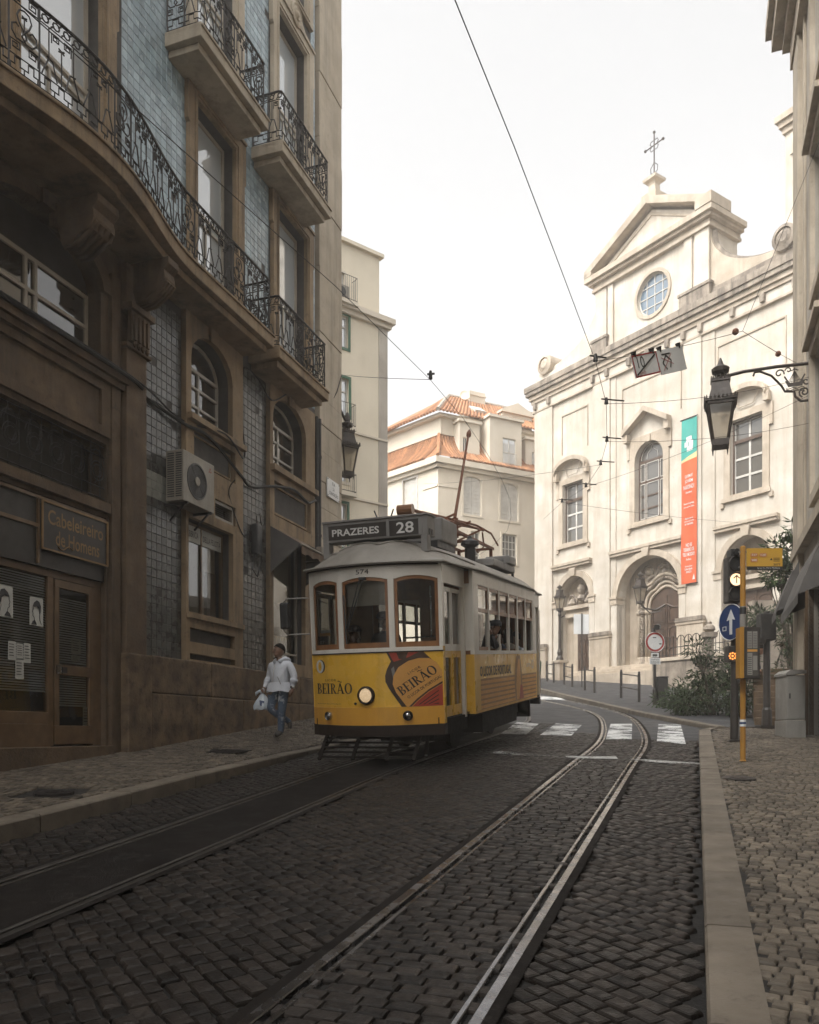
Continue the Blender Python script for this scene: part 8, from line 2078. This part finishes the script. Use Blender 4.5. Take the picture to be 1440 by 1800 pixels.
man = figure('man in a pale hoodie and paint splashed jeans walking with a plastic bag', Matrix.Translation((mx_, my_, zp)) @ Matrix.Rotation(R(-32), 4, 'Z') @ Matrix.Scale(.985, 4), J, E_, Rr, ['skin_dark', 'hoodie', 'denim', 'shoe', 'hair'], RG, (-.012, -.03, 1.6),
             hands=[(J['wl'], (.0, -.25, -1), (-.9, -.2, 0), .5, .18, 1), (J['wr'], (.0, -.35, -1), (.9, -.2, 0), 1.0, .17, -1)], extras=man_extra, yaw=R(-22))
wrw = man.matrix_world @ Vector((-.29, -.16, .8))
bg_ = thing('plastic_bag', 'white and blue plastic bag in the walking man\'s hand', 'bag', wrw)
m_ = MB(); m_.grid(lambda u, v: ((.02 + .12 * math.sin(PI * min(.62, v * .62)) * (1 + .15 * math.sin(6 * PI * u + v * 5))) * math.cos(2 * PI * u), (.015 + .08 * math.sin(PI * min(.62, v * .62)) * (1 + .2 * math.sin(8 * PI * u))) * math.sin(2 * PI * u), .03 - .3 * v + .012 * math.sin(10 * PI * u) * v), 28, 9); m_.v = [(a - .05 * (-c), b, c) for a, b, c in m_.v]; m_.build('sack', 'bag', bg_, smooth=True)
m_ = MB(); m_.tube([(-.01, 0, .02), (-.05, 0, .07), (-.11, 0, .03), (-.12, 0, -.02)], [.02, .03, .03, .01], 6); m_.tube([(.01, 0, .02), (.03, 0, .09), (.0, 0, .12)], .012, 5); m_.build('knot', 'bag', bg_, smooth=True)
m_ = MB(); m_.add([(-.04, -.092, -.1), (.05, -.095, -.12), (.04, -.1, -.22), (-.03, -.1, -.2)], [(0, 1, 2, 3)]); m_.build('print', 'sign_blue', bg_)
# passengers: torso figures inside the tram (tram frame: x lateral, y back, z up)
def torso(label, a, b, zh, mats, hair, yaw, arms=None, lean=0.0, pitch=0.0, extras=None, rot=0.0, group='passengers in the tram', shift=0.0):
    Jt = dict(pel=(-shift, .1 - lean * .1, -.78), che=(-shift * .62, .04 - lean * .3, -.34), nek=(0, .0, -.16), hed=(0, -.005, -.1), sl=(.18 - shift * .35, .04 - lean * .25, -.22), sr=(-.18 - shift * .35, .04 - lean * .25, -.22))
    ar = arms or dict(el=(.23, -.02, -.5), wl=(.16, -.22, -.55), er=(-.23, -.02, -.5), wr=(-.16, -.22, -.55))
    Jt.update(ar)
    Et = [('pel', 'che'), ('che', 'nek'), ('nek', 'hed'), ('che', 'sl'), ('sl', 'el'), ('el', 'wl'), ('che', 'sr'), ('sr', 'er'), ('er', 'wr')]
    Rt = dict(pel=(.17, .13), che=(.19, .12), nek=(.06, .06), hed=(.055, .055), sl=(.08, .08), el=(.055, .055), wl=(.035, .035), sr=(.08, .08), er=(.055, .055), wr=(.035, .035))
    rg = {e: 1 for e in Et}; rg[('nek', 'hed')] = 0
    dl = (Vector(Jt['wl']) - Vector(Jt['el'])).normalized(); drr = (Vector(Jt['wr']) - Vector(Jt['er'])).normalized()
    return figure(label, TM @ Matrix.Translation((a, b, zh)) @ Matrix.Rotation(rot, 4, 'Z'), Jt, Et, Rt, mats, rg, (0, -.02, .0), hands=[(Jt['wl'], dl, (-.8, -.1, .3), .7, .15, 1), (Jt['wr'], drr, (.8, -.1, .3), .7, .15, -1)], hair=hair, yaw=yaw, pitch=pitch, extras=extras, group=group)
PM = lambda c: ['skin', c, c, 'shoe', 'hair']
torso('tram driver in a dark cap behind the middle front window', -.08, .98, 2.16, PM('dark_cloth'), 'hat', R(10), group=None)
torso('dark haired passenger standing at the left of the middle front window', -.62, 1.9, 2.0, PM('dark_cloth'), 'cap', R(20))
def ph_extra(t):
    m_ = MB(); m_.box(-.03, .06, -.335, -.323, -.06, .09); m_.build('phone', 'sign_white', t)
torso('passenger in a dark cap leaning out of the tram window holding up a phone', 1.2, 2.95, 2.04, PM('dark_cloth'), 'hat', R(0), dict(el=(.12, -.2, -.34), wl=(.06, -.3, -.1), er=(-.14, -.22, -.34), wr=(-.03, -.32, -.09)), .6, 0, ph_extra, R(-12), shift=.5)
torso('passenger in a striped top just behind the one with the phone', .95, 3.6, 2.0, PM('beige_cloth'), 'long', R(15), rot=R(-40))
torso('passenger in navy seated by the third tram window', .85, 4.3, 1.98, PM('blue_cloth'), 'cap', R(-30), rot=R(-30))
torso('passenger in beige with long hair near the rear tram windows', .9, 5.2, 1.98, PM('beige_cloth'), 'long', R(-30), rot=R(-50))
torso('passenger in pale blue in the last tram window', .9, 5.95, 1.92, PM('hoodie'), 'cap', R(-30), rot=R(-50))
torso('passenger in a hat standing behind the left front window', -.72, 1.25, 1.98, PM('beige_cloth'), 'hat', R(-5))
torso('passenger behind the first side window of the tram holding a paper', .85, 2.1, 1.95, PM('beige_cloth'), 'cap', R(-20), dict(el=(.2, -.15, -.42), wl=(.1, -.28, -.2), er=(-.2, -.02, -.5), wr=(-.16, -.2, -.5)), 0, rot=R(-30))
# person bending over on the stairs
Jb = dict(pel=(0, .0, .8), che=(.32, -.05, 1.0), nek=(.5, -.05, 1.0), hed=(.56, -.06, .98), sl=(.36, -.2, .95), el=(.42, -.25, .65), wl=(.52, -.2, .42), sr=(.36, .1, .95), er=(.42, .1, .66), wr=(.52, .05, .42), hl=(0, -.1, .76), kl=(.1, -.12, .42), al=(-.02, -.12, .08), tl=(.12, -.12, .04), hr=(0, .1, .76), kr=(.1, .1, .42), ar=(-.06, .1, .08), tr=(.08, .1, .04))
sp_ = stt.matrix_world @ Vector((.2, 2.2, .17 * 6))
figure('person in a blue jacket bending over on the stone stairs', Matrix.Translation((8.5, 21.3, st_b.z + .17 * 6)), Jb, E_ and [('pel', 'che'), ('che', 'nek'), ('nek', 'hed'), ('che', 'sl'), ('sl', 'el'), ('el', 'wl'), ('che', 'sr'), ('sr', 'er'), ('er', 'wr'), ('pel', 'hl'), ('hl', 'kl'), ('kl', 'al'), ('al', 'tl'), ('pel', 'hr'), ('hr', 'kr'), ('kr', 'ar'), ('ar', 'tr')],
       {k: Rr.get(k, (.1, .1)) for k in Jb}, ['skin', 'blue_cloth', 'dark_cloth', 'shoe', 'hair'], {('pel', 'che'): 1, ('che', 'nek'): 1, ('nek', 'hed'): 0, ('che', 'sl'): 1, ('sl', 'el'): 1, ('el', 'wl'): 1, ('che', 'sr'): 1, ('sr', 'er'): 1, ('er', 'wr'): 1, ('pel', 'hl'): 2, ('hl', 'kl'): 2, ('kl', 'al'): 2, ('al', 'tl'): 3, ('pel', 'hr'): 2, ('hr', 'kr'): 2, ('kr', 'ar'): 2, ('ar', 'tr'): 3}, (.6, -.07, .94),
       hands=[(Jb['wl'], (.4, .1, -1), (0, 1, 0), .5, .16, 1), (Jb['wr'], (.4, 0, -1), (0, -1, 0), .5, .16, -1)], yaw=R(80), pitch=R(30))
# ---- haze: one closed box of pale air round everything
hz = MB(); hz.box(-160, 160, -70, 210, -12, 45)
m, nt, out = nodes_of('air')
pv = N(nt, 'ShaderNodeVolumePrincipled', Density=HAZE)
pv.inputs['Color'].default_value = (.98, .95, .9, 1); pv.inputs['Anisotropy'].default_value = .2
nt.links.new(pv.outputs[0], out.inputs['Volume'])
hzo = hz.build('haze', 'air', kind='stuff')
